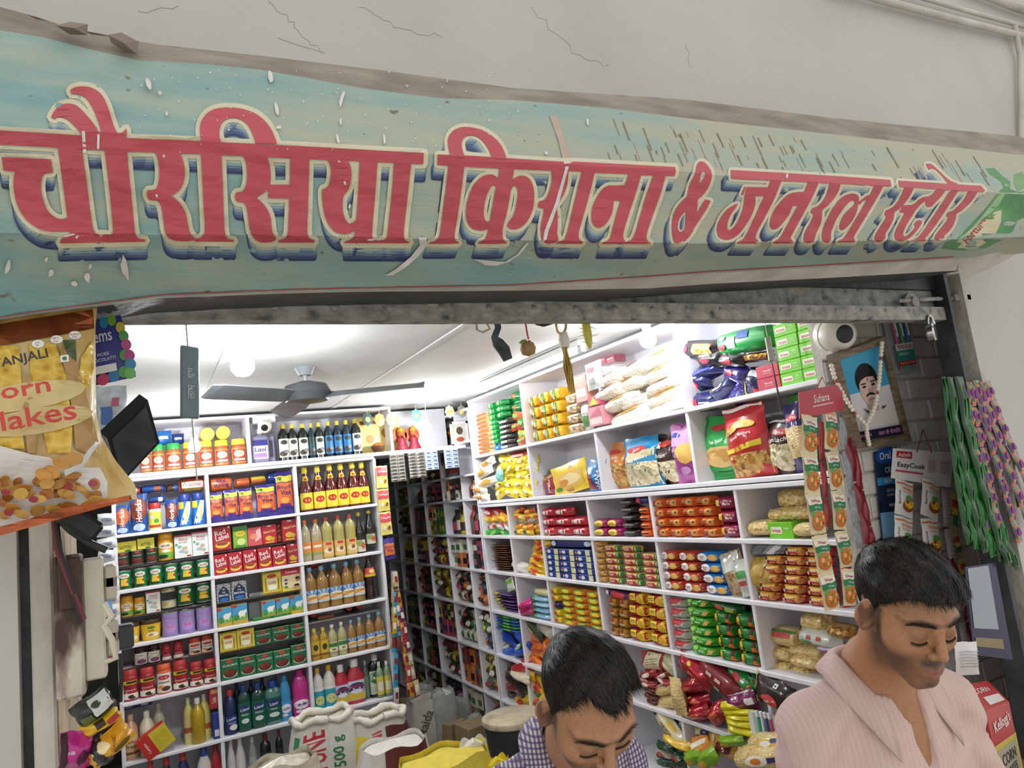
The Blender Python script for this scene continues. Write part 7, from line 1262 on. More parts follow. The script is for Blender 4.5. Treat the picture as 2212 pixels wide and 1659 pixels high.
# ================================================================== conduit pipes at the top right
for i,(p,q,r) in enumerate((((1790,-30),(2250,88),.013),((1905,-30),(2260,70),.009),((2080,-30),(2260,40),.016))):
    a,b = atY(*p,YF-.03),atY(*q,YF-.03); rt = mb = MB(); mb.tube([a,(a+b)/2+np.array([0,0,-.004]),b],r,OLDPLASTER,12); o = mb.build('conduit_pipe',None,40); tag(o,f'{["lowest", "middle", "uppermost"][i]} dusty conduit pipe running along the wall, top right','pipe')
mb = MB(); mb.tube([atY(2192,55,YF-.04),atY(2203,120,YF-.02),atY(2206,300,YF-.015)],.010,OLDPLASTER,10); tag(mb.build('drop_pipe',None,40),'vertical dusty pipe below the conduits at the top right corner','pipe')
# ================================================================== things hung at the right of the opening
def quadS(c): return lambda u,v,o: tuple((c[0]*(1-u)+c[1]*u)*(1-v)+(c[3]*(1-u)+c[2]*u)*v+c[4]*o)
def quad(*pts):
    """bottom-left, bottom-right, top-right, top-left + unit normal toward the viewer"""
    p = [np.array(q,float) for q in pts]; n = np.cross(p[1]-p[0],p[3]-p[0]); n /= np.linalg.norm(n); n *= np.sign(n@(EYE-p[0])); return p+[n]
def slab(mb,c,m,t=.003): k = [c[i]-c[4]*t for i in range(4)]; mb.add(c[:4]+k,[(0,1,2,3),(7,6,5,4),(0,4,5,1),(1,5,6,2),(2,6,7,3),(3,7,4,0)],m)
def hung(name,label,cat,c): rt = empty(name,tuple((c[0]+c[1]+c[2]+c[3])/4)); tag(rt,label,cat); return rt,[c[i]-np.array(rt.location) for i in range(4)]+[c[4]]
XA = lambda u,v,Y: atY(*zp('A',u,v),Y)
rt,c = hung('portrait','framed garlanded portrait of a moustached man on a blue ground','picture',quad(XA(1640,1135,1.675),XA(2065,1075,1.675),XA(1855,245,1.60),XA(1440,400,1.60)))
S = quadS(c); FR = ramp_mat('brown_frame_wood',[(.3,'#5a4a3a'),(.7,'#8a7a66')],14,(1,1,6),rough=.5,bump=.3)
for a in ((0,0,1,.06),(0,.94,1,1),(0,.06,.09,.94),(.91,.06,1,.94)):
    mb = MB(); slab(mb,[np.array(S(a[0],a[1],.018)),np.array(S(a[2],a[1],.018)),np.array(S(a[2],a[3],.018)),np.array(S(a[0],a[3],.018)),c[4]],FR,.03); mb.build('frame_bar',rt)
for a in ((.09,.06,.91,.075),(.09,.06,.11,.94)): mb = MB(); mb.prints([('r',*a,mat('#c9b26a',.3,.1,metal=.7))],S,off=.006); mb.build('gilt_edge',rt)
mb = MB(); mb.prints([('r',.09,.06,.91,.94,'#d4d2d6'),('r',.09,.56,.91,.94,'#3f9ec4'),('p',[(.12,.19),(.16,.30),(.36,.40),(.50,.36),(.66,.42),(.86,.33),(.90,.19)],'#dcd6d0'),('p',[(.40,.44),(.62,.44),(.60,.34),(.44,.36)],'#c9a89a'),('e',.51,.66,.205,.165,'#151518'),('e',.51,.57,.168,.165,'#d3b5ab'),('p',[(.33,.62),(.36,.74),(.50,.77),(.68,.72),(.70,.62),(.64,.68),(.5,.69),(.40,.67)],'#151518'),('p',[(.42,.495),(.5,.515),(.6,.50),(.57,.525),(.5,.535),(.44,.52)],'#17151a'),('e',.43,.60,.032,.012,'#2a2024'),('e',.60,.605,.032,.012,'#2a2024'),('r',.38,.625,.47,.637,'#2a2024'),('r',.56,.63,.65,.642,'#2a2024'),('p',[(.505,.65),(.525,.65),(.52,.70)],'#c0485a'),('e',.515,.555,.02,.02,'#c49a90'),('r',.44,.465,.58,.475,'#a87a78'),('p',[(.30,.40),(.40,.36),(.38,.33)],'#4a5060'),('p',[(.64,.38),(.74,.38),(.66,.35)],'#4a5060'),('r',.09,.075,.91,.17,'#22203a'),('t','स्वर्गीय',.22,.12,.05,.2,0,'#d08ab8'),('t','लाल जी चौरसिया',.66,.125,.05,.42,0,'#d08ab8')],S,.62,off=.004,step=.0004); mb.build('photo',rt)
rt2 = empty('bead_garland',tuple(np.array(rt.location))); tag(rt2,'garland of white beads draped over the portrait','garland')
mb = MB(); mb.lathe([(0,-.0085),(.006,-.006),(.0085,0),(.006,.006),(0,.0085)],mat('#e6dfcf',.3,.08,60),10); bme = mb.data('bead',180); mb = MB(); mb.lathe([(0,-.007),(.006,0),(0,.007)],mat('#b8343c',.4),9); bm2 = mb.data('bead',180)
def along(pts,n): P = np.array(pts,float); s = np.r_[0,np.cumsum(np.hypot(*np.diff(P,axis=0).T))]; t = np.linspace(0,s[-1],n); return np.stack([np.interp(t,s,P[:,i]) for i in (0,1)],1)
gp = list(along([(1460,480),(1490,590),(1560,720),(1640,850),(1735,950)],18))+list(along([(1862,300),(1850,450),(1840,600),(1815,780),(1780,880),(1740,950)],23))+list(along([(1738,965),(1745,1040),(1760,1105)],7))
for i,(u,v) in enumerate(gp): X = 1.565+.08*(v-250)/850; p = XA(u,v,X); link('bead',bm2 if i % 9 == 4 else bme,rt2,Vector(p-np.array(rt.location)))
# toothbrush card
rt,c = hung('toothbrush_card','clear toothbrush pack with a white, teal and red label','toothbrush pack',quad(XA(1955,550,1.685),XA(2150,520,1.685),XA(2070,60,1.675),XA(1870,90,1.675))); S = quadS(c)
mb = MB(); slab(mb,c,mat('#b4bcc0',.15,.1,coat=.8)); mb.build('blister',rt)
for u,k in ((.25,'#c05a80'),(.47,'#4aa87c'),(.7,'#4a7ab8')): mb = MB(); mb.tube([S(u,.05,.008),S(u+.02,.4,.012),S(u-.02,.7,.012),S(u,.97,.008)],[.004,.006,.007,.005],mat(k,.3)); mb.tube([S(u,.62,.018),S(u,.95,.014)],.005,mat('#e2e4e6',.4)); mb.build('toothbrush',rt,60)
mb = MB(); mb.prints([('r',.05,.12,.75,.50,'#e6e6e2'),('r',.05,.2,.75,.38,'#2f9a8a'),('r',.05,.12,.75,.2,'#c0383c'),('t','VICCO',.4,.44,.06,.6,0,'#b03038'),('t','SENSO',.32,.32,.05,.4,0,'#e8f0ee'),('t','Buy 2 Get 1 Free',.4,.16,.035,.6,0,'#f2e8e4')],S,.45,off=.022); mb.build('label',rt)
# spice hanger and its strips
rt,c = hung('spice_hanger','red cardboard spice hanger with white lettering','hanger card',quad(XA(1210,900,1.60),XA(1560,830,1.60),XA(1540,620,1.60),XA(1200,690,1.60))); S = quadS(c); mb = MB(); slab(mb,c,mat('#b02a3c',.35,.05,coat=.3)); mb.prints([('t','Suhana',.5,.62,.3,.36,0,'#efdcd8'),('r',.28,.32,.76,.38,'#e0a8a8')],S,1.4); mb.build('card',rt); mb = MB(); p = [XA(1340,660,1.60),XA(1385,570,1.62),XA(1420,640,1.60)]; mb.tube([q-np.array(rt.location) for q in p],.0018,mat('#b83a3c')); mb.build('string',rt)
SE = lambda u,v,Y: atY(*zp('E',u,v),Y)
su = [('r',.04,.72,.96,.9,'#e6dfd0'),('t','Suhana',.5,.81,.08,.7,0,'#b03a44'),('r',.04,.56,.96,.72,'#1f7a4c'),('t','मटर पनीर',.5,.64,.06,.6,0,'#dfe8d8'),('e',.5,.3,.42,.24,'#c8702c'),('p',[(.2,.3),(.36,.27),(.4,.38),(.25,.4)],'#e6b468'),('p',[(.5,.18),(.66,.2),(.62,.3),(.48,.28)],'#e0a85a'),('p',[(.6,.36),(.78,.34),(.76,.44),(.62,.44)],'#e2ac5c'),('e',.5,.40,.06,.04,'#6f9a3c'),('e',.4,.2,.06,.03,'#6f9a3c'),('e',.72,.25,.05,.03,'#8a3a18'),('e',.15,.5,.12,.06,'#6a9a3c')]
sachet_strip('spice_strip','left strip of paneer spice sachets under the red hanger',[SE(u,v,1.58) for u,v in ((255,255),(255,555),(280,850),(325,1150),(375,1440),(430,1720))],.070,['#d8c8a0'],su)
sachet_strip('spice_strip','right strip of paneer spice sachets under the red hanger',[SE(u,v,1.61) for u,v in ((410,225),(415,525),(460,820),(485,1120),(535,1400),(560,1690))],.060,['#d4c49c'],su)
for i,(P,k,w) in enumerate(((((500,270),(520,520),(570,820),(600,1100),(640,1250)),'#8f9298',.03),(((345,300),(350,600),(380,880),(400,1100)),'#a8303a',.022),(((535,420),(600,760),(660,1000),(690,1230)),'#7a1f2c',.045),(((580,480),(640,820),(700,1100),(730,1230)),'#8a2432',.03),(((530,1400),(540,1560),(560,1700)),'#b02c3c',.06),(((1320,1330),(1370,1500),(1430,1800),(1500,2200)),'#7d2230',.02))): sachet_strip('sachet_strip',f'{["silver edge-on", "narrow red edge-on", "dark red", "crimson", "red coffee", "thin maroon"][i]} sachet strip hanging by the spice strips',[SE(u,v,1.64) for u,v in P],w,[mat(k,.25,.2,40,coat=.4)],[('r',.2,.3,.8,.6,'#c9b8b8')] if i == 4 else [],.02)
# white recipe-mix card and strips
rt,c = hung('recipe_mix_card','white recipe mix card on red string over its sachets','hanger card',quad(SE(850,735,1.62),SE(1290,805,1.62),SE(1312,545,1.62),SE(865,512,1.62))); S = quadS(c); mb = MB(); slab(mb,c,mat('#e0dedc',.4,.04)); mb.prints([('r',.05,.70,.30,.92,'#b02a3a'),('t','Ashok',.175,.81,.14,.2,.08,'#f0e8e4'),('t','EazyCook',.30,.46,.2,.5,0,'#2f2a30'),('r',.05,.24,.5,.30,'#c0505a')]+[('r',.56+.2*i,.70-.07*j,.70+.22*i,.73-.07*j,'#c0a0a0') for i in (0,1) for j in range(6)],S,1.9); mb.build('card',rt); mb = MB(); o0 = np.array(rt.location); mb.tube([SE(1040,540,1.61)-o0,SE(1085,370,1.65)-o0,SE(1150,545,1.61)-o0],.002,mat('#8a3a34')); mb.build('string',rt)
ec = [('r',.04,.88,.96,.92,'#d8703a'),('t','EazyCook',.14,.5,.09,.55,1.5708,'#2c2a2c'),('r',.3,.74,.9,.80,'#d8906a'),('r',.3,.64,.7,.68,'#c8a8a0'),('e',.62,.30,.32,.16,'#8a4a24'),('e',.62,.36,.28,.12,'#dcae3c'),('e',.6,.5,.18,.08,'#4f8a3a'),('e',.5,.4,.08,.05,'#8a2a3a')]
sachet_strip('recipe_mix_strip','left strip of white recipe mix sachets with a brown bowl',[SE(u,v,1.61) for u,v in ((965,745),(960,1020),(955,1300),(980,1560))],.095,['#dcdad8'],ec); sachet_strip('recipe_mix_strip','right strip of white recipe mix sachets with a brown bowl',[SE(u,v,1.60) for u,v in ((1165,745),(1150,1030),(1180,1330),(1220,1620),(1290,1935))],.095,['#dedcda'],ec)
sachet_strip('recipe_mix_strip','grey back of a recipe mix strip at the right',[SE(u,v,1.65) for u,v in ((1270,800),(1290,1100),(1340,1450),(1400,1800),(1450,2150))],.05,['#c2c0c0'],[('r',.1,.2+.1*i,.9,.23+.1*i,'#9a9696') for i in range(6)]); sachet_strip('spice_strip','yellow and red sachet strip between white and green strips',[SE(u,v,1.655) for u,v in ((1330,830),(1330,1130),(1370,1320),(1420,1520))],.042,['#d8bc6a'],[('r',.1,.6,.9,.8,'#c0403c'),('r',.1,.15,.9,.4,'#2f7a4c'),('r',.1,.42,.9,.55,'#dccb3c')])
rt,c = hung('toothpaste_card','blue and navy toothbrush advertising card on the brick wall','card',quad(SE(790,1260,1.685),SE(960,1250,1.685),SE(890,505,1.685),SE(720,540,1.685))); S = quadS(c); mb = MB(); slab(mb,c,mat('#23304f',.4)); mb.prints([('r',0,0,1,.36,'#7fb4d8'),('r',0,.64,1,.72,'#3a9ad0'),('e',.5,.94,.5,.085,'#2450a0'),('t','Oral',.42,.94,.08,.7,0,'#eef2f6'),('t','CRI',.5,.79,.06,.6,0,'#eef2f6'),('t','NEW',.45,.68,.045,.6,0,'#f2f6f8'),('t','GENTLE',.5,.58,.03,.8,0,'#c9d2e0'),('t','CLEAN',.48,.535,.03,.7,0,'#c9d2e0'),('r',0,.38,1,.48,'#1d2844'),('t','REMO',.5,.43,.03,.6,0,'#dfe4ec'),('t','CLEAN',.7,.2,.12,.3,1.5708,'#dfeaf4')],S,.42); mb.build('card',rt)
# green and violet sachet strips on the right jamb
GR = mat('#2f7a34',.2,.35,30,coat=.5); VI = ramp_mat('violet_candy_print',[(.2,'#3a2a5a'),(.4,'#7a4a8a'),(.55,'#c8603a'),(.7,'#4a8a4a'),(.9,'#2a2038')],60,kind='voroc',rough=.3,bump=0,coat=.5)
for i in range(7): ph = random.uniform(0,90); P = [(1268+i*20+(k/6)**1.1*(185+i*40),4+(k and ph)+k*(205+i*5)+(-ph if k == 6 else 0)) for k in range(7)]; sachet_strip('mint_strip',f'glossy green sachet strip, {ORD[i]} from left in the green bunch',[atY(*zp('E',u,v),1.395-.007*(i % 3)) for u,v in P],.031+.004*(i % 2),[mat(('#124a1c','#22702c','#0e3a17')[i % 3],.3,.3,40,coat=.15)],[('r',.60,.1,.85,.5,'#3f8a3c')],.016,group='green strips',gap=1.10)
for i in range(6): P = [(1450+i*26+(k/7)**1.1*(150+i*50),10+k*(165-(i % 3)*14)+(i*37 % 60)*(k > 0)) for k in range(8)]; sachet_strip('candy_strip',f'violet and orange sweet strip, {ORD[i]} from left in the violet bunch',[atY(*zp('E',u,v),1.395-.004*i) for u,v in P],.038,[VI],[('e',.5,.5,.25,.2,'#8a3a80')],.016,group='violet strips')
sachet_strip('candy_strip','olive sachet strip at the far right of the violet bunch',[atY(*zp('E',u,v),1.39) for u,v in ((1560,20),(1640,240),(1720,480),(1790,720),(1830,950))],.04,[mat('#6a6a34',.25,.3,30,coat=.4)],[],.015)
rt,c = hung('stationery_pack','clear pack with a navy border hanging below green strips','pack',quad(atY(2105,1415,1.40),atY(2188,1425,1.40),atY(2150,1215,1.41),atY(2085,1225,1.41))); S = quadS(c); mb = MB(); slab(mb,c,mat('#26264a',.3)); mb.prints([('r',.06,.3,.74,.98,'#9aa0a8'),('r',.06,.1,.8,.2,'#8a7a5a')],S); mb.build('sheet',rt)
FK = lambda u,v,Y: atY(*zp('F',u,v),Y)
sachet_strip('recipe_mix_strip','last white sachet hanging beside the pink collar',[FK(1380,780,1.36),FK(1400,1020,1.36)],.11,['#d8d6d4'],[('r',.1,.25+.09*i,.9,.28+.09*i,'#a8a4a4') for i in range(6)])
# cereal carton at the lower right
a,b,d_ = FK(1500,1262,1.10),FK(1340,1085,1.22),FK(1660,1200,1.30); h = 0.34; dn = np.array([0,0,-h]); e4 = b+d_-a; ctr = a+dn
rt = empty('cereal_carton',tuple(ctr)); tag(rt,'red and yellow corn flakes carton behind the pink shirt','cereal box'); mb = MB(); V = [p-ctr for p in (a,b,e4,d_,a+dn,b+dn,e4+dn,d_+dn)]; mb.add(V,[(0,3,2,1),(4,5,6,7),(0,1,5,4),(0,4,7,3),(1,2,6,5),(2,3,7,6)],mat('#c02a34',.35,.05)); mb.build('carton',rt)
def qn(*p): return quad(*[np.array(q)+ctr for q in p])
def loc(c): return [c[i]-ctr for i in range(4)]+[c[4]]
mb = MB(); S = quadS(loc(qn(V[5],V[4],V[0],V[1]))); mb.prints([('r',0,0,1,.48,'#dcc62c'),('p',[(0,.48),(1,.36),(1,.55),(0,.6)],'#c02a34'),('t','Kellogg\'s',.5,.78,.16,1.0,.1,'#f2e8e4'),('t','CORN',.6,.3,.14,.8,0,'#2a2418')],S,.6); mb.build('print',rt); mb = MB(); S = quadS(loc(qn(V[4],V[7],V[3],V[0]))); mb.prints([('r',0,0,1,.76,'#c9b048'),('r',.1,.02,.9,.72,'#a8a08c'),('t','Kellogg\'s',.5,.88,.1,.8,.1,'#f2e8e4'),('t','CORN',.5,.64,.08,.6,0,'#2a2824'),('t','FLAKES',.5,.55,.06,.6,0,'#2a2824'),('e',.5,.25,.3,.15,'#c8983c')],S,.5); mb.build('print',rt); mb = MB(); S = quadS(loc(qn(V[0],V[3],V[2],V[1]))); mb.prints([('r',.25,.1,.9,.4,'#e2dcd8'),('t','CORN',.4,.66,.2,.6,0,'#f0e2de')],S,1.0); mb.build('print',rt)
mb = MB(); mb.box(1.95,2.6,.95,1.40,.0,ctr[2]-.002,mat('#6a5f52',.7),.01); tag(mb.build('side_counter'),'low brown counter block under the corn flakes carton','counter')
# ================================================================== left foreground
BG = 1.27
def bagS(x,y,o=0.0):
    rx = np.interp(y,[640,700,900,960,1020,1085,1150],[212,206,208,220,250,292,300]); u = (x+190)/(rx+190); v = (y-650)/(1120-650)
    t = max(0,1-(2*abs(u-.5))**2.4)**.6*max(0,math.sin(math.pi*min(1,max(0,v)))**.5)*.055+.0022*noise1(x*.022+y*.016)
    return atY(x,y,BG-t-o)
rt = empty('corn_flakes_bag',atY(20,900,BG)); tag(rt,'large bag of corn flakes hanging at the top left','cereal bag'); o0 = np.array(rt.location); mb = MB()
bot = lambda x: np.interp(x,[-190,0,140,290],[1170,1142,1112,1078]); top = lambda x: np.interp(x,[-190,0,210],[712,692,655])
def bgrid(a,b,back=False):
    y0 = 650+470*(1-b); rx = np.interp(y0,[640,700,900,960,1020,1085,1150],[212,206,208,220,250,292,300]); x = -190+(rx+190)*a; y = bot(x)+(top(x)-bot(x))*b
    p = bagS(x,y); return (np.array([p[0],2*BG-p[1]+.004,p[2]]) if back else p)-o0
GOLD = ramp_mat('golden_corn_print',[(.2,'#a8803c'),(.45,'#c9a860'),(.7,'#d8c28a')],9,(3,3,1),rough=.3,bump=.15,coat=.5)
mb.grid(lambda a,b: bgrid(a,b),40,44,GOLD); mb.grid(lambda a,b: bgrid(a,b,True),12,14,GOLD,flip=True); mb.build('bag',rt,180)
mb = MB(); PX = lambda u,v,o: tuple(bagS(u,v,o)-o0); k_ = lambda u,v: zp('I',u,v)
def px_p(pts,m): V,Fs = cut2d([([k_(*p) for p in pts],[])]); px_p.n += 1; mb.add([PX(x,y,.0025+.0004*px_p.n) for x,y in V],Fs,mat(m,.3,.15,30,coat=.4) if isinstance(m,str) else m)
px_p.n = 0
ell = lambda cu,cv,ru,rv,a=0.0: [(cu+ru*math.cos(t)*math.cos(a)-rv*math.sin(t)*math.sin(a),cv+ru*math.cos(t)*math.sin(a)+rv*math.sin(t)*math.cos(a)) for t in np.linspace(0,2*math.pi,17)[:-1]]
px_p([(-300,240),(0,190),(640,90),(650,220),(400,270),(0,340),(-300,380)],mat('#8a4a26',.22,.4,40,metal=.6))
KER = ramp_mat('corn_kernels',[(0,'#a87a1c'),(.4,'#dcb23a'),(.9,'#ecd068')],75,kind='voro',rough=.3,bump=.5,bscale=75)
px_p([(200,330),(380,320),(460,560),(500,900),(490,1080),(330,1080),(270,800),(210,560)],KER); px_p([(-300,340),(130,340),(150,600),(150,900),(170,1050),(-300,1050)],KER); px_p([(560,420),(640,300),(650,500),(600,640),(540,560)],KER)
px_p([(400,330),(520,420),(600,700),(680,1000),(640,1100),(520,1050),(500,800),(450,520)],'#b08a50'); px_p([(150,540),(215,540),(260,900),(240,1080),(190,1080),(160,800)],'#b8945a'); px_p([(430,300),(520,300),(530,450),(470,400)],'#4a5a34')
px_p(ell(180,690,420,95,-.16),'#d6c284'); px_p(ell(250,860,400,90,-.16),'#d3be80')
px_p([(-300,1040),(0,1030),(220,1090),(340,1110),(450,1180),(690,1180),(740,1280),(740,1380),(640,1460),(200,1560),(-300,1620)],'#dedad4')
for _ in range(60): u = random.uniform(-250,690); px_p(ell(u,random.uniform(1240,1500)-u*.10+25,random.uniform(35,70),random.uniform(22,42),random.uniform(-.6,.6)),random.choice(['#c08a3a','#b5762c','#d0a04e','#a8682a','#c99848']))
for u,v in ((470,1310),(230,1400),(60,1490),(40,1350),(640,1290)): px_p(ell(u,v,34,24),'#9a3038')
for u,v in ((355,1210),(420,1150),(520,1120),(300,1230)): px_p(ell(u,v,62,44,.4),'#c48c3a')
px_p([(440,1200),(560,1150),(590,1080),(660,1000),(690,1010),(610,1120),(570,1180),(450,1240)],'#c9c6c4')
for u,v in ((262,328),(390,298),(517,268)): px_p(ell(u,v,48,31),'#7d7a74'); px_p(ell(u,v,44,28),'#efece6')
px_p([(415,408),(472,402),(476,448),(418,454)],'#f0eeea'); px_p(ell(446,428,16,14),'#2f7a3c')
px_p([(-300,1640),(0,1590),(450,1460),(900,1370),(910,1400),(470,1520),(0,1650),(-300,1700)],mat('#b8603a',.22,.4,40,metal=.5))
def ptext(t,u,v,hgt,ang,m,wd=None,bold=.02):
    tv,fs,sz = text2d(t,bold); s = hgt/.73; sx_ = s if wd is None else wd/sz[0]; px_p.n += 1
    mb.add([PX(*k_(u+x*sx_*math.cos(ang)+y*s*math.sin(ang),v+x*sx_*math.sin(ang)-y*s*math.cos(ang)),.0025+.0004*px_p.n) for x,y in tv],fs,mat(m,.35))
ptext('PATANJALI',-160,545,64,-.21,'#3a3430',510); ptext('Corn',-160,745,115,-.17,'#c8443c',520,.014); ptext('Flakes',-110,955,140,-.17,'#c8443c',655,.014)
for t,u,v in (('Low',242,325),('Fat',246,345),('High in',358,298),('Iron',372,318),('Cholesterol',477,270),('Free',500,288)): ptext(t,u,v,13,-.1,'#a8503a')
mb.build('print',rt)
rt,c = hung('sweet_card','purple sweet packet card with coloured buttons beside the cereal bag','card',quad(*[atY(*zp('I',u,v),1.36) for u,v in ((560,635),(938,553),(832,128),(560,180))])); S = quadS(c); mb = MB(); slab(mb,c,mat('#3d3f92',.35)); mb.prints([('e',u,v,.11,.09,k) for u,v,k in ((.55,.93,'#2f8fc0'),(.75,.94,'#7ab040'),(.92,.8,'#d8c050'),(.95,.66,'#5aa860'),(.96,.52,'#c05a90'),(.88,.36,'#5a9a58'),(.97,.34,'#b04a90'),(.95,.2,'#3a8ab8'),(.8,.1,'#58a058'),(.6,.07,'#2f7ab0'),(.4,.05,'#b83a60'),(.9,.06,'#6ab060'))]+[('t','Gems',.38,.72,.2,.62,0,'#dfe2ea'),('t','MORE',.45,.43,.055,.3,0,'#c9cfe2'),('t','CHOCOLATY!',.42,.35,.055,.55,0,'#c9cfe2'),('r',.2,.14,.68,.26,'#dfe4e8')],S,.85); mb.build('card',rt)
# switch board, cables and packets on the left jamb
H3 = lambda u,v,Y=1.42: atY(*zp('H',u,v),Y)
BRN = ramp_mat('flaking_brown_paint',[(.42,'#4a3a34'),(.5,'#8a7c70'),(.6,'#c9c2b4')],9,(2,2,.8),rough=.8,bump=.5)
a,b = H3(370,1210),H3(530,310); rt = empty('switch_board',tuple(H3(450,1210))); tag(rt,'flaking brown electrical switch board on the left post','switch board'); o0 = np.array(rt.location); w = H3(560,900)[0]-H3(385,900)[0]
mb = MB(); mb.box(-w*.5,w*.5,-.03,.03,0,b[2]-a[2],BRN,.004); mb.build('case',rt); mb = MB(); mb.box(-w*.3,w*.5,-.036,-.028,(b[2]-a[2])*.62,(b[2]-a[2])*.98,mat('#4d3b35',.7,.2,40),.002); mb.build('cover',rt)
mb = MB(); mb.box(w*.5,w*.5+.03,-.02,.03,.02,b[2]-a[2]-.01,mat('#cfc8b8',.7,.15),.003); mb.build('side_plate',rt)
for i,zf in enumerate((.80,.72,.40,.32)): mb = MB(); mb.box(w*.5+.03,w*.5+.048,-.012,.03,(b[2]-a[2])*zf-.02,(b[2]-a[2])*zf+.02,mat('#b9b2a2',.5),.004); mb.build('switch',rt)
for i,(P,r,k) in enumerate((((( 330,110),(350,300),(430,520),(520,740)),.004,'#6a2a2c'),(((345,110),(375,320),(450,560),(500,760)),.004,'#2a2224'),(((380,130),(440,190),(560,270),(660,310)),.006,'#2c3032'),(((640,640),(690,720),(640,780),(690,860),(720,980),(650,1000)),.005,'#cfc8b4'),(((740,950),(750,1100),(745,1250)),.003,'#1c1c1e'))): mb = MB(); mb.tube([H3(u,v,1.375) for u,v in P],r,mat(k,.5)); tag(mb.build('cable',None,60),f'{["dark red", "black", "thick grey plug", "white looped", "thin black"][i]} cable by the switch board','cable')
mb = MB(); c = H3(470,150,1.36); mb.box(-.03,.035,-.02,.02,-.012,.02,BLK,.006); o = mb.build('plug_adapter'); o.location = c; o.rotation_euler = (0,.7,.2); tag(o,'black plug adapter under the hanging cereal bag','plug')
mb = MB(); c = H3(755,845,1.62); mb.box(-.018,.02,-.02,.02,-.022,.022,mat('#3a4046',.4),.004); mb.box(-.045,-.018,0,.02,-.03,.03,mat('#cfc8b4',.5)); o = mb.build('plug'); o.location = c; tag(o,'grey wall plug before the yellow ghee tubs','plug')
random.seed(9)
for b_,lb,k,ops,ro in (((455,1190,720,1430),'black and silver noodle packet hanging on the left post','#2a2a28',[('r',.45,.3,.95,.9,'#c9ccc8'),('r',.1,.1,.4,.5,'#5a6a40'),('e',.6,.7,.12,.1,'#3a4a30')],-.5),((500,1310,760,1480),'yellow noodle packet under the black one','#e0b824',[('r',.35,.4,.6,.8,'#3a2a1a'),('r',.65,.2,.95,.6,'#b83a3c')],-.45),((520,1420,840,1659),'orange and yellow noodle packet at the bottom left','#dca028',[('e',.35,.7,.2,.2,'#e8d8a8'),('t','CLASSIC',.6,.55,.12,.5,.9,'#8a3a1c'),('e',.7,.25,.2,.12,'#5a4a1c')],-.6),((370,1430,580,1720),'magenta hair-care packet at the bottom left corner','#b0247c',[('t','silk',.35,.55,.1,.4,0,'#ead0e0'),('p',[(.6,.1),(.9,.4),(.7,.6),(.5,.3)],'#4a1038'),('r',.02,.02,.2,.98,'#2a1420')],.08),((560,1480,680,1700),'dark zigzag-edged packet beside the magenta one','#26262c',[],-.4)):
    u0,v0,u1,v1 = b_; p0,p1 = H3(u0,v1,1.33),H3(u1,v0,1.33); w,h = p1[0]-p0[0],p1[2]-p0[2]; mb = MB(); pillow(mb,w,h,.06,mat(k,.25,.12,30,coat=.4),ops,3); mb.v = [(x,y,z-h/2) for x,y,z in mb.v]; o = mb.build('noodle_packet',None,60); o.location = (p0+p1)/2; o.rotation_euler = (0,ro,.1); tag(o,lb,'packet')
for i,(u,k,n,v0) in enumerate(((660,'#d8dce0',6,80),(640,'#5a86b8',4,480),(690,'#d8d0cc',5,420),(650,'#c04a4a',3,560),(670,'#a85a80',4,760))): sachet_strip('sachet_strip',f'{["white", "blue", "cream", "red", "pinkish"][i]} sachet strip on the left wall beside the back rack',[H3(u+random.uniform(-8,8),v0+k2*75,3.1+.2*i) for k2 in range(n)],.06,[k],[('r',.2,.3,.8,.6,'#8a94a8')],.015)
rt,c = hung('plastic_sheet','crumpled clear packet card above the tilted screen','packet',quad(*[atY(*zp('I',u,v),2.6) for u,v in ((680,930),(790,900),(850,620),(660,600))])); mb = MB(); pillow(mb,.11,.14,.03,mat('#cfd8e0',.2,.3,30,coat=.6),[('r',.3,.1,.6,.5,'#5a80c0'),('r',.6,.5,.8,.7,'#c06a80')],6); mb.v = [(x,y,z-.07) for x,y,z in mb.v]; mb.build('film',rt,60)
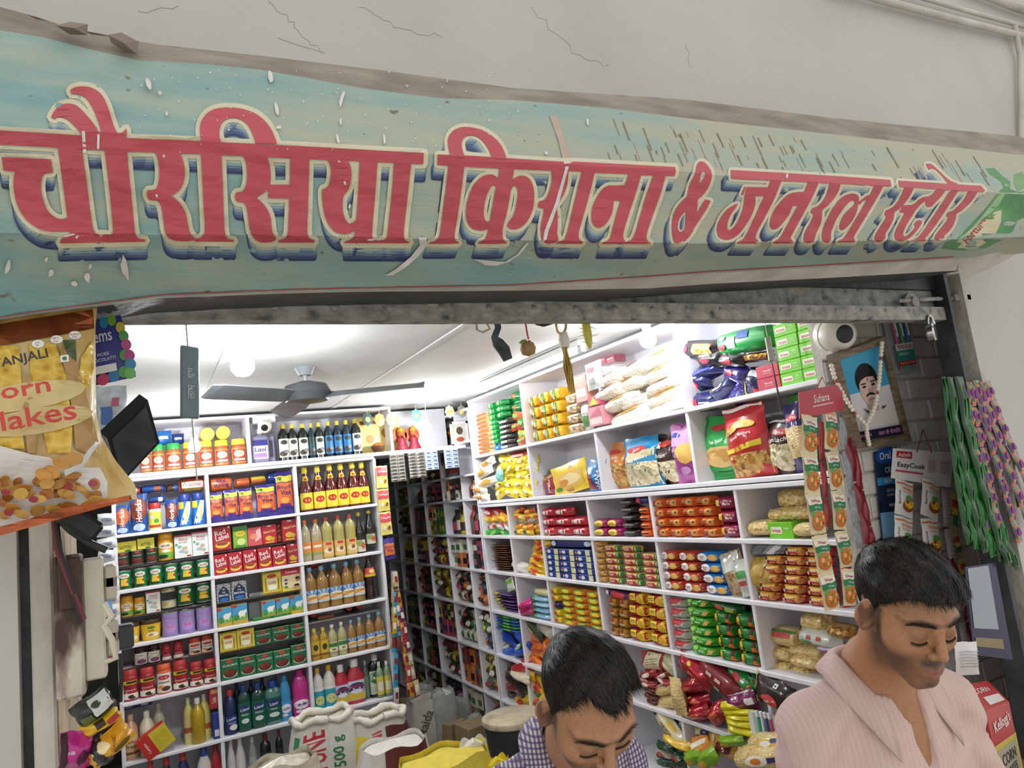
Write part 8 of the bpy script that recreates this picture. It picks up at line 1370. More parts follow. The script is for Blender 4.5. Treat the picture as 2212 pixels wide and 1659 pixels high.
# ================================================================== sacks and things on the floor
def sack(label,px,py,Y,w,h,col,ops=(),rim=True,seed=1,name='sack',lean=0.0,n=2.6):
    c = atY(px,py,Y); zb = max(0.0,c[2]-h) if c[2]-h > .25 else 0.0; rt = empty(name,(c[0],Y,zb)); tag(rt,label,'sack'); H = c[2]-zb; r = random.Random(seed); ph = [r.uniform(0,6) for _ in range(4)]; R = w/2
    def pt(u,v,o=0.0):
        a = 2*math.pi*u-math.pi/2; k = (.92+.13*math.sin(math.pi*min(1,v*1.1)))*(1-.10*max(0,v-.75)/.25)+.03*math.sin(3*a+ph[0]+v*4)+.02*math.sin(7*a+v*9+ph[1]); cc,ss = math.cos(a),math.sin(a); q = (abs(cc)**n+abs(ss)**n)**(-1/n)
        return ((R*k*q+o)*cc+lean*v*H,(R*.72*k*q+o)*ss,v*H+.012*math.sin(5*a+ph[2])*v)
    m_ = mat(col,.65,.08,30,bump=.3,bscale=160) if isinstance(col,str) else col; mb = MB(); mb.grid(lambda a,b: pt(a,b),36,14,m_,wrap=False); mb.build('bag',rt,180)
    mb = MB(); P = [np.array(pt(t,1.0)) for t in np.linspace(0,1,37)]
    if rim: mb.tube([p+np.array([0,0,.006*noise1(i*.9,seed)]) for i,p in enumerate(P)],[.020+.007*noise1(i*.7,seed+3) for i in range(37)],mat('#ddd8cc',.6,.08,30,bump=.3,bscale=120),8,False); mb.build('rolled_rim',rt,180)
    mb = MB(); mb.add([tuple(p*np.array([.96,.96,1])-np.array([0,0,.03])) for p in P[:-1]]+[(lean*H,0,H-.05 if rim else H+.015)],[(i,(i+1) % 36,36) for i in range(36)],mat('#cfc6b2',.9,.2,60) if rim else m_); mb.build('contents' if rim else 'folded_top',rt)
    if ops: mb = MB(); mb.prints(ops,lambda u,v,o: pt(.0+(u-.5)*.36,v,o),w*1.0/H,off=.004); mb.build('print',rt)
sack('white rice sack with red and green lettering before the rack',697,1545,4.55,.40,.62,'#dcd9d0',[('t','FORTUNE',.30,.60,.20,.95,1.5708,'#c0303c'),('t','500 g',.62,.72,.12,.6,1.5708,'#2f7a44'),('t','20 kg',.75,.38,.07,.3,.1,'#3a5a40'),('r',.0,.3,.1,.9,'#3f8a5a')])
sack('white and yellow biryani rice sack with rolled rim',818,1542,4.5,.36,.6,'#d8d4c8',[('r',.0,.1,.28,.85,'#dcc83c'),('t','BIRYANI',.36,.66,.1,.7,1.5708,'#c03a3a'),('r',.5,.55,1,.9,'#5a2a28')],seed=4)
sack('white and maroon flour sack in front of the biryani sack',850,1602,3.9,.42,.5,'#d9d6cf',[('e',.5,.60,.36,.3,'#6a2a2c'),('t','PATNA',.5,.60,.12,.6,0,'#e6dcd0'),('r',.3,.8,.9,1,'#5f2a2a')],rim=False,seed=7)
sack('crumpled yellow and white sack at the bottom of the picture',960,1628,3.4,.50,.42,'#d8c44a',[('r',.0,.5,.9,.75,'#c9c4a0')],rim=False,seed=9); sack('white and orange sack with a pointed corner',1022,1600,3.45,.16,.46,'#dcd8d0',[('r',.0,.3,.9,.7,'#c8703a')],rim=False,seed=12)
sack('bright yellow sack edge beside the checked shirt',1072,1640,3.3,.14,.4,'#e6d22c',rim=False,seed=13); sack('crumpled translucent bag at the bottom left of the sacks',610,1640,3.7,.36,.38,mat('#c9bfae',.25,.3,20,coat=.5,bump=.6,bscale=30),rim=False,seed=15)
sack('grey and white flour sack lying in the passage',925,1500,5.35,.38,.42,'#b9b5ac',[('t','Maida',.3,.55,.16,.6,1.2,'#5a5648'),('r',.72,0,.8,1,'#5a3a58')],rim=False,seed=17)
for i,(px,py,w,h) in enumerate(((905,1478,.24,.4),(985,1508,.24,.4),(1038,1535,.26,.4),(955,1490,.2,.4))): sack(f'limp clear plastic bag, {ORD[i]} of the heap in the passage',px,py,5.7-.15*i,w,h,mat('#d2d2cc',.15,.15,20,coat=.5,bump=.8,bscale=14,trans=.45),rim=False,seed=20+i,name='plastic_bag')
for i,(px,py,Y,w,h,ro) in enumerate(((972,1545,5.2,.16,.18,.4),(1028,1610,4.9,.2,.22,.1),(900,1545,5.6,.22,.28,-.2))): c = atY(px,py,Y); mb = MB(); mb.box(-w/2,w/2,-w/2,w/2,0,h,mat('#8f7a5c',.85,.15),.003); o = mb.build('cardboard_box'); o.location = (c[0],Y,0); o.rotation_euler = (0,0,ro); tag(o,f'{["small", "brown", "battered"][i]} cardboard box {["behind the flour sack", "beside the black drum", "at the back of the passage"][i]}','box')
c = atY(1107,1545,4.35); rt = empty('storage_drum',(c[0],4.35,0)); tag(rt,'black plastic drum with a stained beige lid','drum'); R = .185
mb = MB(); mb.lathe([(R*.8,0),(R*.84,.02),(R*.98,c[2]-.06),(R,c[2]-.03)],mat('#2c3234',.5,.25,12),28); mb.build('drum',rt,40); mb = MB(); mb.lathe([(R*1.04,c[2]-.035),(R*1.08,c[2]-.02),(R*1.06,c[2]),(R*.9,c[2]+.012),(.02,c[2]+.012)],ramp_mat('stained_beige_lid',[(.3,'#a8977c'),(.5,'#cdbfa4'),(.8,'#d8ccb4')],14,rough=.6,bump=.1),28); mb.build('lid',rt,40); mb = MB(); mb.box(-.035,.035,-R*1.0-.006,-R*.9,c[2]-.14,c[2]-.06,mat('#343a3c',.5),.004); mb.build('handle',rt)
# ================================================================== the two men
def _el(P,c,r): q = (P-np.array(c)); r = np.array(r); k0 = np.linalg.norm(q/r,axis=-1); k1 = np.linalg.norm(q/(r*r),axis=-1); return k0*(k0-1)/np.maximum(k1,1e-9)
def _cap(P,a,b,ra,rb): a = np.array(a,float); b = np.array(b,float); ab = b-a; t = np.clip(((P-a)@ab)/(ab@ab),0,1); return np.linalg.norm(P-a-t[...,None]*ab,axis=-1)-(ra+(rb-ra)*t)
def _smin(a,b,k): h = np.clip(.5+.5*(b-a)/k,0,1); return b*(1-h)+a*h-k*h*(1-h)
def _smax(a,b,k): return -_smin(-a,-b,k)
def nets(fn,lo,hi,h):
    """surface of an implicit shape: numpy surface nets -> verts, quads"""
    lo = np.array(lo,float); n = np.ceil((np.array(hi)-lo)/h).astype(int)+1
    X = np.stack(np.meshgrid(*[lo[i]+h*np.arange(n[i]) for i in range(3)],indexing='ij'),-1); s_ = 4
    Cc = fn(X[::s_,::s_,::s_].reshape(-1,3)).reshape([len(range(0,k,s_)) for k in n])
    V = np.repeat(np.repeat(np.repeat(Cc,s_,0),s_,1),s_,2)[:n[0],:n[1],:n[2]].copy(); near = np.abs(V) < h*s_*2.1; V[near] = fn(X[near])
    ins = V < 0; sh = tuple(n-1); cnt = np.zeros(sh); acc = np.zeros(sh+(3,))
    cor = [(i,j,k) for i in (0,1) for j in (0,1) for k in (0,1)]
    g = lambda A,c: A[c[0]:c[0]+sh[0],c[1]:c[1]+sh[1],c[2]:c[2]+sh[2]]
    for a in cor:
        for ax in range(3):
            if a[ax]: continue
            b = list(a); b[ax] = 1; va,vb = g(V,a),g(V,b); m_ = (va < 0) != (vb < 0); t = np.where(m_,va/np.where(m_,va-vb,1),0)
            p = np.zeros(sh+(3,)); p[...] = a; p[...,ax] += t; acc += p*m_[...,None]; cnt += m_
    act = cnt > 0; idx = -np.ones(sh,int); idx[act] = np.arange(act.sum()); I = np.argwhere(act)
    verts = lo+h*(I+acc[act]/cnt[act][:,None]); F_ = []
    for ax in range(3):
        b,c = [(1,2),(2,0),(0,1)][ax]; s0 = [slice(1,-1)]*3; s1 = [slice(1,-1)]*3; s0[ax] = slice(0,-1); s1[ax] = slice(1,None)
        A,B = ins[tuple(s0)],ins[tuple(s1)]; e = np.argwhere(A != B); fl = A[A != B]
        off = np.ones(3,int); off[ax] = 0; q = e+off; db = np.zeros(3,int); db[b] = 1; dc = np.zeros(3,int); dc[c] = 1
        quad = np.stack([idx[tuple((q-db-dc).T)],idx[tuple((q-dc).T)],idx[tuple(q.T)],idx[tuple((q-db).T)]],1)
        quad[~fl] = quad[~fl][:,::-1]; F_.append(quad)
    F_ = np.concatenate(F_); return verts,F_[(F_ >= 0).all(1)]
def frame(az,pitch,roll=0.0):
    """columns right, forward, up; az clockwise from +Y, pitch < 0 looks down"""
    f = np.array([math.sin(az)*math.cos(pitch),math.cos(az)*math.cos(pitch),math.sin(pitch)]); r = np.array([math.cos(az),-math.sin(az),0]); u = np.cross(r,f)
    r2 = r*math.cos(roll)+u*math.sin(roll); u2 = u*math.cos(roll)-r*math.sin(roll); return np.stack([r2,f,u2],1)
def head_sdf(P,o):
    d = _el(P,(0,-.012,.040),(.074,.095,.081)); d = _smin(d,_el(P,(0,.030,.0),(.065,.063,.084)),.03)
    d = _smin(d,_el(P,(0,.042,-.068),(o['jaw'],.048,.048)),.03); d = _smin(d,_cap(P,(-.012,.078,-.100),(.012,.078,-.100),.017,.017),.024)
    ax = np.abs(P[...,0]); Q = np.stack([ax,P[...,1],P[...,2]],-1)
    d = _smin(d,_el(Q,(.042,.055,-.022),(.026,.030,.026)),.022)                       # cheekbone
    d = _smin(d,_cap(Q,(.012,.088,.030),(.050,.070,.030),.011,.009),.014)           # brow
    d = _smax(d,-_el(Q,(.032,.106,.004),(.019,.020,.014)),.012)                       # socket
    d = _smin(d,_el(Q,(.0315,.0765,.004),(.0170,.0165,.0145)),.005)                    # lid over the eye
    d = _smin(d,_cap(P,(0,.090,.020),(0,.112,-.027),.0080,.0105),.010)              # nose
    d = _smin(d,_el(Q,(.0115,.100,-.033),(.0085,.010,.0080)),.006)
    d = _smax(d,-_el(Q,(.0080,.104,-.0425),(.0032,.005,.0028)),.003)                     # nostril
    d = _smin(d,_el(P,(0,.088,-.068),(.028,.016,.020)),.012)
    d = _smin(d,_cap(Q,(0,.1045,-.0625),(.021,.094,-.0665),.0058,.0035),.006); d = _smin(d,_cap(Q,(0,.1035,-.0745),(.019,.094,-.0700),.0072,.0035),.006)
    d = _smax(d,-_cap(Q,(0,.112,-.0682),(.024,.099,-.0682),.0022,.0018),.004)        # mouth line
    # ears
    E_ = Q-np.array([.078,-.004,.0]); c,s = math.cos(.35),math.sin(.35); E2 = np.stack([E_[...,0]*math.cos(.5)+E_[...,1]*math.sin(.5),-E_[...,0]*math.sin(.5)+E_[...,1]*math.cos(.5),E_[...,2]],-1)
    E2 = np.stack([E2[...,0],E2[...,1]*c+E2[...,2]*-s*.4,E2[...,2]],-1)
    e = _el(E2,(.002,0,.002),(.0105,.021,.034)); e = _smax(e,-_el(E2,(.013,.003,.004),(.0085,.0135,.022)),.005); e = _smin(e,_cap(E2,(.004,.008,-.022),(.004,.004,-.030),.0075,.006),.006)
    e = _smin(e,_cap(E2,(.0065,.002,.016),(.0065,-.004,-.010),.0032,.0032),.004)
    return _smin(d,e,.008)
HB = ([0,25,42,55,66,76,84,92,104,125,150,180],[.082,.084,.074,.050,.038,.000,-.020,.020,.034,-.010,-.060,-.070])
def hair_bound(P,o):
    az = np.degrees(np.arctan2(np.abs(P[...,0]),P[...,1]+.012)); return np.interp(az,*o.get('hb',HB))
def hair_thick(P,o):
    t = np.clip((P[...,2]-.015+P[...,1]*.15)/.075,0,1); t = t*t*(3-2*t); bk = np.clip(-(P[...,1]+.02)/.06,0,1)
    n_ = .0009*np.sin(P[...,0]*190+P[...,1]*60+1)+.0008*np.sin(P[...,1]*140-P[...,0]*90)+.0006*np.sin(P[...,2]*210+P[...,0]*120)
    return .0035+o['hair']*t*(1-.45*bk)+.01*np.clip((P[...,1]-.03)/.06,0,1)*t*o.get('quiff',1)+n_*t
def hair_sdf(P,o):
    d = _smin(_el(P,(0,-.012,.040),(.074,.095,.081)),_el(P,(0,.030,.0),(.065,.063,.084)),.03)
    return _smax(d-hair_thick(P,o),hair_bound(P,o)-P[...,2],.006)
def skin_mat(name,base,dark,lip):
    m = bpy.data.materials.new(name); m.use_nodes = True; nt = m.node_tree; b = nt.nodes['Principled BSDF']; a = nt.nodes.new('ShaderNodeVertexColor'); a.layer_name = 'tone'
    n = nt.nodes.new('ShaderNodeTexNoise'); n.inputs['Scale'].default_value = 160; tc = nt.nodes.new('ShaderNodeTexCoord'); nt.links.new(tc.outputs['Object'],n.inputs['Vector'])
    mx = nt.nodes.new('ShaderNodeMix'); mx.data_type = 'RGBA'; mx.blend_type = 'MULTIPLY'; mx.inputs[0].default_value = .35; nt.links.new(a.outputs[0],mx.inputs[6]); nt.links.new(n.outputs['Fac'],mx.inputs[7]); nt.links.new(mx.outputs[2],b.inputs['Base Color'])
    b.inputs['Roughness'].default_value = .5; b.inputs['Subsurface Weight'].default_value = .12; b.inputs['Subsurface Radius'].default_value = (.012,.004,.002); b.inputs['Subsurface Scale'].default_value = .5
    bp = nt.nodes.new('ShaderNodeBump'); bp.inputs['Strength'].default_value = .12; bp.inputs['Distance'].default_value = .002; nt.links.new(n.outputs['Fac'],bp.inputs['Height']); nt.links.new(bp.outputs[0],b.inputs['Normal']); return m
HAIRM = ramp_mat('black_hair',[(0.3,'#0b0a09'),(.7,'#1d1917')],30,rough=.6,bump=0); HAIRM.node_tree.nodes['Principled BSDF'].inputs['Specular IOR Level'].default_value = .22
STRAND = ramp_mat('hair_strands',[(0.35,'#0c0a09'),(.65,'#29231f')],160,rough=.45,bump=0); STRAND.node_tree.nodes['Principled BSDF'].inputs['Specular IOR Level'].default_value = .3
def mesh_obj(name,V,Fq,m,parent,smooth=True):
    me = bpy.data.meshes.new(name); me.from_pydata([tuple(v) for v in V],[],[tuple(f) for f in Fq]); me.materials.append(m); me.polygons.foreach_set('use_smooth',[smooth]*len(Fq)); me.update()
    o = bpy.data.objects.new(name,me); COL.objects.link(o); o.parent = parent
    if parent is not None: o.matrix_parent_inverse = Matrix.Translation(-Vector(parent.location))
    return o
def ribbon_hair(P,N,D,L,width,curl,seed,segs=4):
    r = np.random.default_rng(seed); n = len(P); D = D/np.linalg.norm(D,axis=1)[:,None]; side = np.cross(D,N); side /= np.linalg.norm(side,axis=1)[:,None]+1e-9
    vs = np.zeros((n,(segs+1)*2,3)); p = P.copy(); d = D.copy()
    for s in range(segs+1):
        w = width*(1-.85*s/segs); vs[:,2*s] = p-side*w/2; vs[:,2*s+1] = p+side*w/2
        d = d+curl*r.normal(size=(n,3))*.5; d = d-N*(np.sum(d*N,1)[:,None])*.65; d /= np.linalg.norm(d,axis=1)[:,None]; p = p+d*(L/segs)[:,None]
    f = []; k = (segs+1)*2
    base = np.arange(n)[:,None]*k
    for s in range(segs): f.append(base+np.array([2*s,2*s+1,2*s+3,2*s+2]))
    return vs.reshape(-1,3),np.concatenate(f)
def torso_sdf(T,grow,o):
    T = T/np.array([o['sw'],1,1]); ax = np.abs(T[...,0]); Q = np.stack([ax,T[...,1],T[...,2]],-1)
    d = _el(T,(0,.015,-.23),(.170,.112,.25)); d = _smin(d,_el(T,(0,.02,-.50),(.158,.115,.26)),.06)
    d = _smin(d,_cap(Q,(.03,-.02,-.035),(.165,-.01,-.075),.050,.058),.05); d = d if grow > .005 else _smin(d,_cap(T,(0,-.01,.03),(0,0,-.08),.060,.075),.04)
    d = _smin(d,_cap(Q,(.185,-.01,-.085),(.235,.02,-.36),.060,.050),.025); d = _smin(d,_cap(Q,(.235,.02,-.36),(.150,.27,-.43),.048,.036),.02)
    fold = .0035*np.sin(T[...,2]*70+ax*55+T[...,1]*40)*np.clip((ax-.09)/.08,0,1)+.0025*np.sin(T[...,0]*45+T[...,2]*28+1)+.0018*np.sin(T[...,2]*95+T[...,0]*30)
    return d-grow-(fold if grow > .005 else 0)
def man(label,hc,HF,nb,TF,o,shirt,skin,seed,strands=12000):
    """hc head centre, HF head frame, nb neck base, TF torso frame (world)"""
    rt = empty('person',(nb[0],nb[1],-.10)); tag(rt,label,'person')
    inv = lambda P,c,Fm: (P-c)@Fm
    neck_a = hc+HF@np.array([0,-.022,-.05]); 
    def body(P):
        d = head_sdf(inv(P,hc,HF),o); d = _smin(d,_cap(P,neck_a,nb+TF@np.array([0,-.005,.0]),.054,.058),.03)
        return _smin(d,torso_sdf(inv(P,nb,TF),0.0,o),.03)
    lo = np.minimum(hc-.165,nb-np.array([.15,.15,.14])); hi = np.maximum(hc+.165,nb+np.array([.15,.15,.02]))
    V,Q = nets(body,lo,hi,.0034)
    V2,Q2 = nets(lambda P: np.minimum(torso_sdf(inv(P,nb,TF),0.0,o),np.minimum(*[_cap(P,nb+TF@np.array([s*.085,.02,-.62]),np.array([(nb+TF@np.array([s*.10,.02,0]))[0],(nb+TF@np.array([s*.10,.02,0]))[1],-.04]),.085,.045) for s in (-1,1)])),nb-np.array([.36,.40,nb[2]+.12]),nb+np.array([.36,.40,.03]),.016)
    H = inv(V,hc,HF); T = inv(V,nb,TF); n1 = len(V)
    b,dk,lp = [np.array(lin(c)) for c in skin]; col = np.tile(b,(n1+len(V2),1))
    def mixc(w,c,idx=slice(0,n1)): col[idx] = col[idx]*(1-w[:,None])+np.array(c)*w[:,None]
    st = np.clip((-.028-H[:,2]+.25*np.clip(.05-H[:,1],0,.1))/.025,0,1)*np.clip((H[:,1]+.03)/.03,0,1)*np.clip((H[:,2]+.145)/.03,0,1)*np.clip((.05+.035*0-np.maximum(0,H[:,1]-.092)*0),0,1)/.05
    chk = np.clip((np.abs(H[:,0])-.028)/.02,0,1); lipz = np.clip(1-np.abs(H[:,2]+.052)/.012,0,1)*np.clip((.03-np.abs(H[:,0]))/.01,0,1)*(H[:,1] > .08)
    mixc(np.clip(st*(.45+.35*chk),0,.8)*o['stubble'],dk); mixc(np.clip(lipz,0,1)*o['stubble']*.9,dk)
    chn = np.clip(1-np.hypot(H[:,0]/.022,(H[:,2]+.100)/.014),0,1); mixc(chn*.8*o['stubble'],dk)
    sb = (np.abs(H[:,0]) > .05)*np.clip(1-np.abs(H[:,1]-.018)/.016,0,1)*np.clip((H[:,2]+.07)/.03,0,1)*(H[:,2] < .03); mixc(np.clip(sb*1.3,0,.85),dk)
    lips = np.clip(1.6-np.hypot(H[:,0]/.021,(H[:,2]+.0685)/.0095),0,1)*(H[:,1] > .088); mixc(lips*.75,lp)
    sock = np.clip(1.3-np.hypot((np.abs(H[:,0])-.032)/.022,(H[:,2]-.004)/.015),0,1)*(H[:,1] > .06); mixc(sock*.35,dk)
    eb = np.clip(1.5-np.hypot((np.abs(H[:,0])-.032)/.025,(H[:,2]-.0295-.10*np.clip(.03-np.abs(np.abs(H[:,0])-.034),0,.03))/.0055),0,1)*(H[:,1] > .05); mixc(np.clip(eb*1.2,0,.92),(.012,.009,.007))
    fade = np.clip(1-(hair_bound(H,o)-H[:,2])/.012,0,1)*(hair_bound(H,o) > H[:,2]-.03); mixc(np.clip(fade,0,.75),(.02,.016,.013))
    ear = np.clip((np.abs(H[:,0])-.076)/.008,0,1)*(np.abs(H[:,2]) < .045); mixc(ear*.25,np.array([.42,.16,.10]))
    me = bpy.data.meshes.new('body'); me.from_pydata([tuple(v) for v in V]+[tuple(v) for v in V2],[],[tuple(f) for f in Q]+[tuple(f+n1) for f in Q2])
    ca = me.color_attributes.new('tone','FLOAT_COLOR','POINT'); ca.data.foreach_set('color',np.concatenate([col,np.ones((len(col),1))],1).ravel()); me.materials.append(skin_mat('skin',*skin)); me.polygons.foreach_set('use_smooth',[True]*(len(Q)+len(Q2))); me.update()
    bo = bpy.data.objects.new('body',me); COL.objects.link(bo); bo.parent = rt; bo.matrix_parent_inverse = Matrix.Translation(-Vector(rt.location))
    # hair: a cap following the skull and strands over it
    Vh,Qh = nets(lambda P: hair_sdf(inv(P,hc,HF),o),hc-.17,hc+.17,.0045)
    r = np.random.default_rng(seed); tri = Vh[Qh[:,:3]]; ar = np.linalg.norm(np.cross(tri[:,1]-tri[:,0],tri[:,2]-tri[:,0]),axis=1); pick = r.choice(len(Qh),strands,p=ar/ar.sum()); w = r.random((strands,3)); w /= w.sum(1)[:,None]
    Pn = (tri[pick]*w[...,None]).sum(1); Nn = np.cross(tri[pick][:,1]-tri[pick][:,0],tri[pick][:,2]-tri[pick][:,0]); Nn /= np.linalg.norm(Nn,axis=1)[:,None]+1e-9
    L_ = inv(Pn,hc,HF); Nn *= np.sign(np.sum(Nn*((L_-np.array([0,0,.03]))@HF.T),1))[:,None]
    top = np.clip((L_[:,2]-.05)/.05,0,1); flow = np.stack([o['part']*top+L_[:,0]*6*(1-top)*.0,1.0*top+.15,-.9*(1-top)-.15],1)@HF.T+.13*r.normal(size=(strands,3))
    flow -= Nn*(np.sum(flow*Nn,1)[:,None]); flow += Nn*.10*r.uniform(0,1,(strands,1))*(.3+top[:,None]); Ls = (.007+o['len']*top**1.5)*r.uniform(.6,1.15,strands); keep = L_[:,2] > hair_bound(L_,o)-.012
    Vs,Qs = ribbon_hair((Pn+Nn*.0006)[keep],Nn[keep],flow[keep],Ls[keep],.0013,.045,seed)
    ho = mesh_obj('hair',np.concatenate([Vh,Vs]),np.concatenate([Qh,Qs+len(Vh)]),HAIRM,rt); ho.data.materials.append(STRAND); ho.data.polygons.foreach_set('material_index',[0]*len(Qh)+[1]*len(Qs))
    # eyebrows and lashes
    for s in (-1,1):
        for nm in ('eyebrow','eyelashes'):
            hs = []
            for t in np.linspace(0,1,70 if nm == 'eyebrow' else 34):
                if nm == 'eyebrow': x = s*(.012+.045*t); hs.append(((x,.102-.9*(abs(x)-.01)**2*9,.028+.006*math.sin(t*2.2)-.006*t+random.uniform(-.003,.003)),(s*.8,-.25*t,.35-.5*t)))
                else: x = s*(.018+.030*t); hs.append(((x,.0935-.35*(abs(x)-.03)**2*20-.004*abs(t-.4),-.0065-.004*math.sin(t*math.pi)),(s*.3*(t-.3),.8,-.75)))
            Ph = np.array([a for a,_ in hs]); Dh = np.array([b_ for _,b_ in hs])
            for _ in range(14): Ph[:,1] -= np.clip(head_sdf(Ph,o)-.0006,-.01,.01)*.9
            Vs,Qs = ribbon_hair(hc+Ph@HF.T,np.tile(HF[:,1],(len(Ph),1)),Dh@HF.T,np.full(len(Ph),.0075),.0011,.05,seed+5,2)
            mesh_obj(nm,Vs,Qs,HAIRM,rt)
    # shirt
    def sh(P):
        T = inv(P,nb,TF); d = torso_sdf(T,.012,o); d = _smax(d,-_cap(P,hc,nb+TF@np.array([0,.004,.0]),.070,.070),.006)
        d = _smax(d,-_cap(T,(0,.075,.0),(0,.135,o['vee']),.034,.004),.006); return np.maximum(d,np.maximum(-.56-T[...,2],0) if False else -(T[...,2]+.60))
    Vt,Qt = nets(sh,nb-np.array([.36,.42,.64]),nb+np.array([.36,.42,.10]),.0075); so = mesh_obj('shirt',Vt,Qt,shirt,rt)
    def tw(x,y,z): return nb+TF@np.array([x,y,z])
    mb = MB(); TH = np.linspace(-2.55,2.55,41)
    def cring(t,k):
        a = abs(t)/2.55; fr = max(0,(a-.55)/.45); rx,ry = .072+.004*fr,.074+.014*fr
        lift = .030*(1-fr)-.020*fr*fr; base = -.004-.030*fr*fr
        if k == 0: q = (rx,ry,base-.012)
        elif k == 1: q = (rx-.004,ry-.004,base+lift+.012)
        elif k == 2: q = (rx+.004,ry+.004,base+lift+.017)
        elif k == 3: q = (rx+.018,ry+.018,base+lift+.012)
        else: q = (rx+.048+.012*fr,ry+.042+.034*fr,base+lift-.014-.052*fr*fr)
        return tw(q[0]*math.sin(t),-q[1]*math.cos(t)-.002,q[2]+.012)
    vs = [cring(t,k) for t in TH for k in range(5)]; mb.add(vs,[(i*5+k,i*5+k+1,(i+1)*5+k+1,(i+1)*5+k) for i in range(40) for k in range(4)],shirt)
    co = mb.build('collar',so,180); sol = co.modifiers.new('thick','SOLIDIFY'); sol.thickness = .0025
    # placket seam and buttons
    Pz = np.linspace(o['vee']-.02,-.52,26); line = []
    for z in Pz:
        p = np.array([.006,.2,z])
        for _ in range(25): p[1] -= float(torso_sdf(p[None],.0135,o)[0])*.8
        line.append(tw(*p))
    mb = MB(); mb.tube(line,.0014,mat(o['seam'],.8),5); mb.build('placket_seam',so)
    for k in (2,8,14,20):
        mb = MB(); mb.lathe([(.0055,0),(.0055,.002),(.004,.0026)],mat('#cfc4bc',.3),12); bt = mb.build('button',so); bt.location = Vector(line[k]+TF@np.array([-.008,.001,0])); bt.rotation_euler = Matrix(np.stack([TF[:,0],TF[:,2]*-1,TF[:,1]],1).tolist()).to_euler()
    # trousers
    Vt,Qt = nets(lambda P: np.maximum(np.minimum(torso_sdf(inv(P,nb,TF),.008,o),np.minimum(*[_cap(P,tw(s*.085,.02,-.62),np.array([tw(s*.10,.02,0)[0],tw(s*.10,.02,0)[1],-.02]),.105,.065) for s in (-1,1)])),inv(P,nb,TF)[...,2]+.585),nb-np.array([.32,.32,nb[2]+.10]),nb+np.array([.32,.32,-.5]),.018)
    mesh_obj('trousers',Vt,Qt,mat('#2e3138',.85),rt)
    for s in (-1,1):
        mb = MB(); c = tw(s*.10,.06,0); mb.lathe([(.05,-.10),(.052,-.06),(.04,-.03),(.02,-.02)],mat('#2a201a',.5),14,.9,2.2); sh_ = mb.build('shoe',rt,60); sh_.matrix_parent_inverse = Matrix.Translation(-Vector(rt.location)); sh_.location = (c[0],c[1],0); sh_.rotation_euler = (0,0,-math.atan2(TF[0,1],TF[1,1]))
    return rt
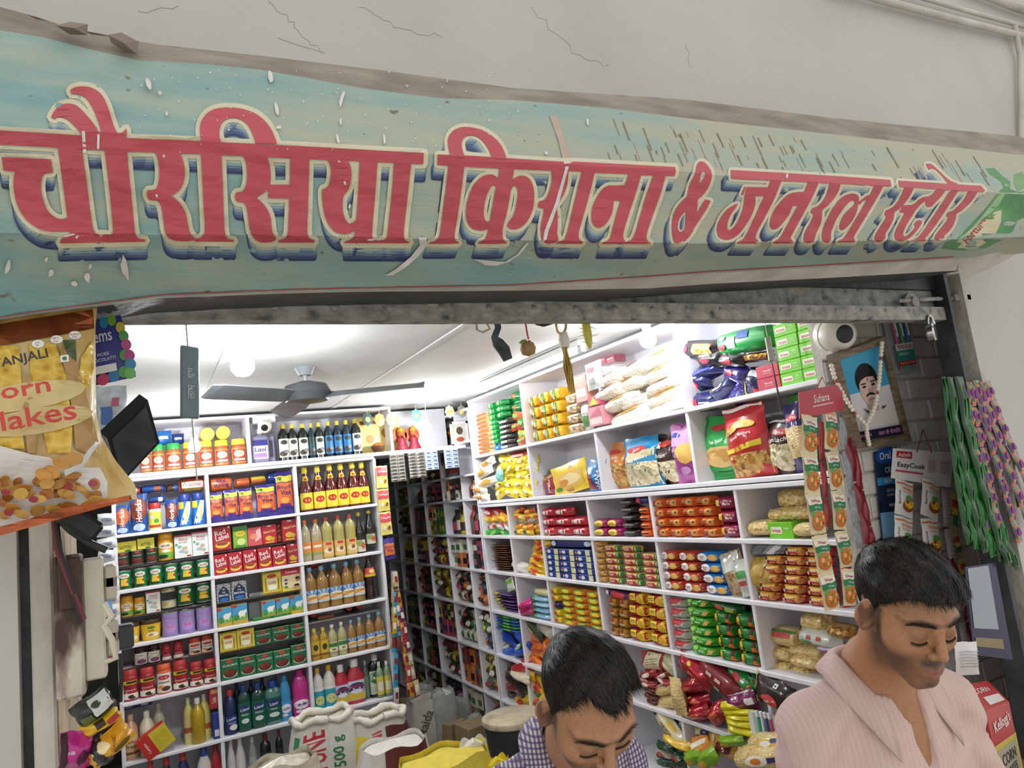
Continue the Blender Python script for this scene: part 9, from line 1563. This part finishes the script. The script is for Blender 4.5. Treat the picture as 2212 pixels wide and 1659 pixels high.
def cloth_mat(name,base,lines,sc,rough=.85,mode='check'):
    """woven shirt cloth: stripes along the body's two axes"""
    m = bpy.data.materials.new(name); m.use_nodes = True; nt = m.node_tree; b = nt.nodes['Principled BSDF']; b.inputs['Roughness'].default_value = rough
    tc = nt.nodes.new('ShaderNodeTexCoord'); mp = nt.nodes.new('ShaderNodeMapping'); mp.inputs['Rotation'].default_value = (0,0,.4); nt.links.new(tc.outputs['Object'],mp.inputs[0]); prev = None
    for axis,col,k,s_,lo,hi in lines:
        w = nt.nodes.new('ShaderNodeTexWave'); w.bands_direction = axis; w.inputs['Scale'].default_value = s_; w.inputs['Distortion'].default_value = .25; w.inputs['Detail Scale'].default_value = .4; nt.links.new(mp.outputs[0],w.inputs['Vector'])
        r = nt.nodes.new('ShaderNodeValToRGB'); r.color_ramp.elements[0].position = lo; r.color_ramp.elements[1].position = hi; nt.links.new(w.outputs['Fac'],r.inputs[0])
        ml = nt.nodes.new('ShaderNodeMath'); ml.operation = 'MULTIPLY'; ml.inputs[1].default_value = k; nt.links.new(r.outputs[0],ml.inputs[0])
        mx = nt.nodes.new('ShaderNodeMix'); mx.data_type = 'RGBA'; nt.links.new(ml.outputs[0],mx.inputs[0]); mx.inputs[7].default_value = (*lin(col),1)
        if prev is None: mx.inputs[6].default_value = (*lin(base),1)
        else: nt.links.new(prev,mx.inputs[6])
        prev = mx.outputs[2]
    nt.links.new(prev,b.inputs['Base Color'])
    n = nt.nodes.new('ShaderNodeTexNoise'); n.inputs['Scale'].default_value = 240; bp = nt.nodes.new('ShaderNodeBump'); bp.inputs['Strength'].default_value = .2; bp.inputs['Distance'].default_value = .002; nt.links.new(tc.outputs['Object'],n.inputs['Vector']); nt.links.new(n.outputs['Fac'],bp.inputs['Height']); nt.links.new(bp.outputs[0],b.inputs['Normal']); return m
PINK = cloth_mat('pale_pink_striped_cotton','#cfb5ad',[('X','#bd9c9a',.45,30,.8,.97),('Z','#c8aaa4',.2,60,.6,.95)],1)
CHECK = cloth_mat('purple_white_check_cotton','#cfc8cc',[('X','#4c3a70',.85,36,.62,.70),('Z','#4c3a70',.75,36,.62,.70),('X','#3a2f3a',.5,72,.9,.96)],1)
def P3(x,y,zc): return EYE+ray(x,y)*zc
cr = YAW+math.pi   # azimuth that faces the camera
man('man in a pale pink shirt looking down, right of the picture',P3(1950,1320,1.44),frame(cr-.17,-.42,.06),P3(1893,1466,1.56),frame(cr-.26,-.06),{'jaw': .049,'stubble': 1.0,'hair': .021,'quiff': 1.0,'len': .022,'part': .25,'vee': -.16,'seam': '#7d5a58','sw': .94},PINK,('#b98560','#3f2c22','#a2665a'),11)
man('man in a purple checked shirt bowing his head, seen from the front',P3(1266,1518,1.32),frame(cr-.36,-.74,-.06),P3(1236,1628,1.56),frame(cr-.50,-.40),{'jaw': .052,'stubble': .9,'hair': .015,'quiff': .3,'len': .020,'part': -.25,'vee': -.12,'seam': '#4a3a5c','sw': .80,'hb': ([0,18,34,50,62,72,82,92,104,125,150,180],[.096,.104,.110,.085,.050,.005,-.025,.022,.034,-.010,-.055,-.065])},CHECK,('#bd8a66','#4a352a','#a8705f'),23)
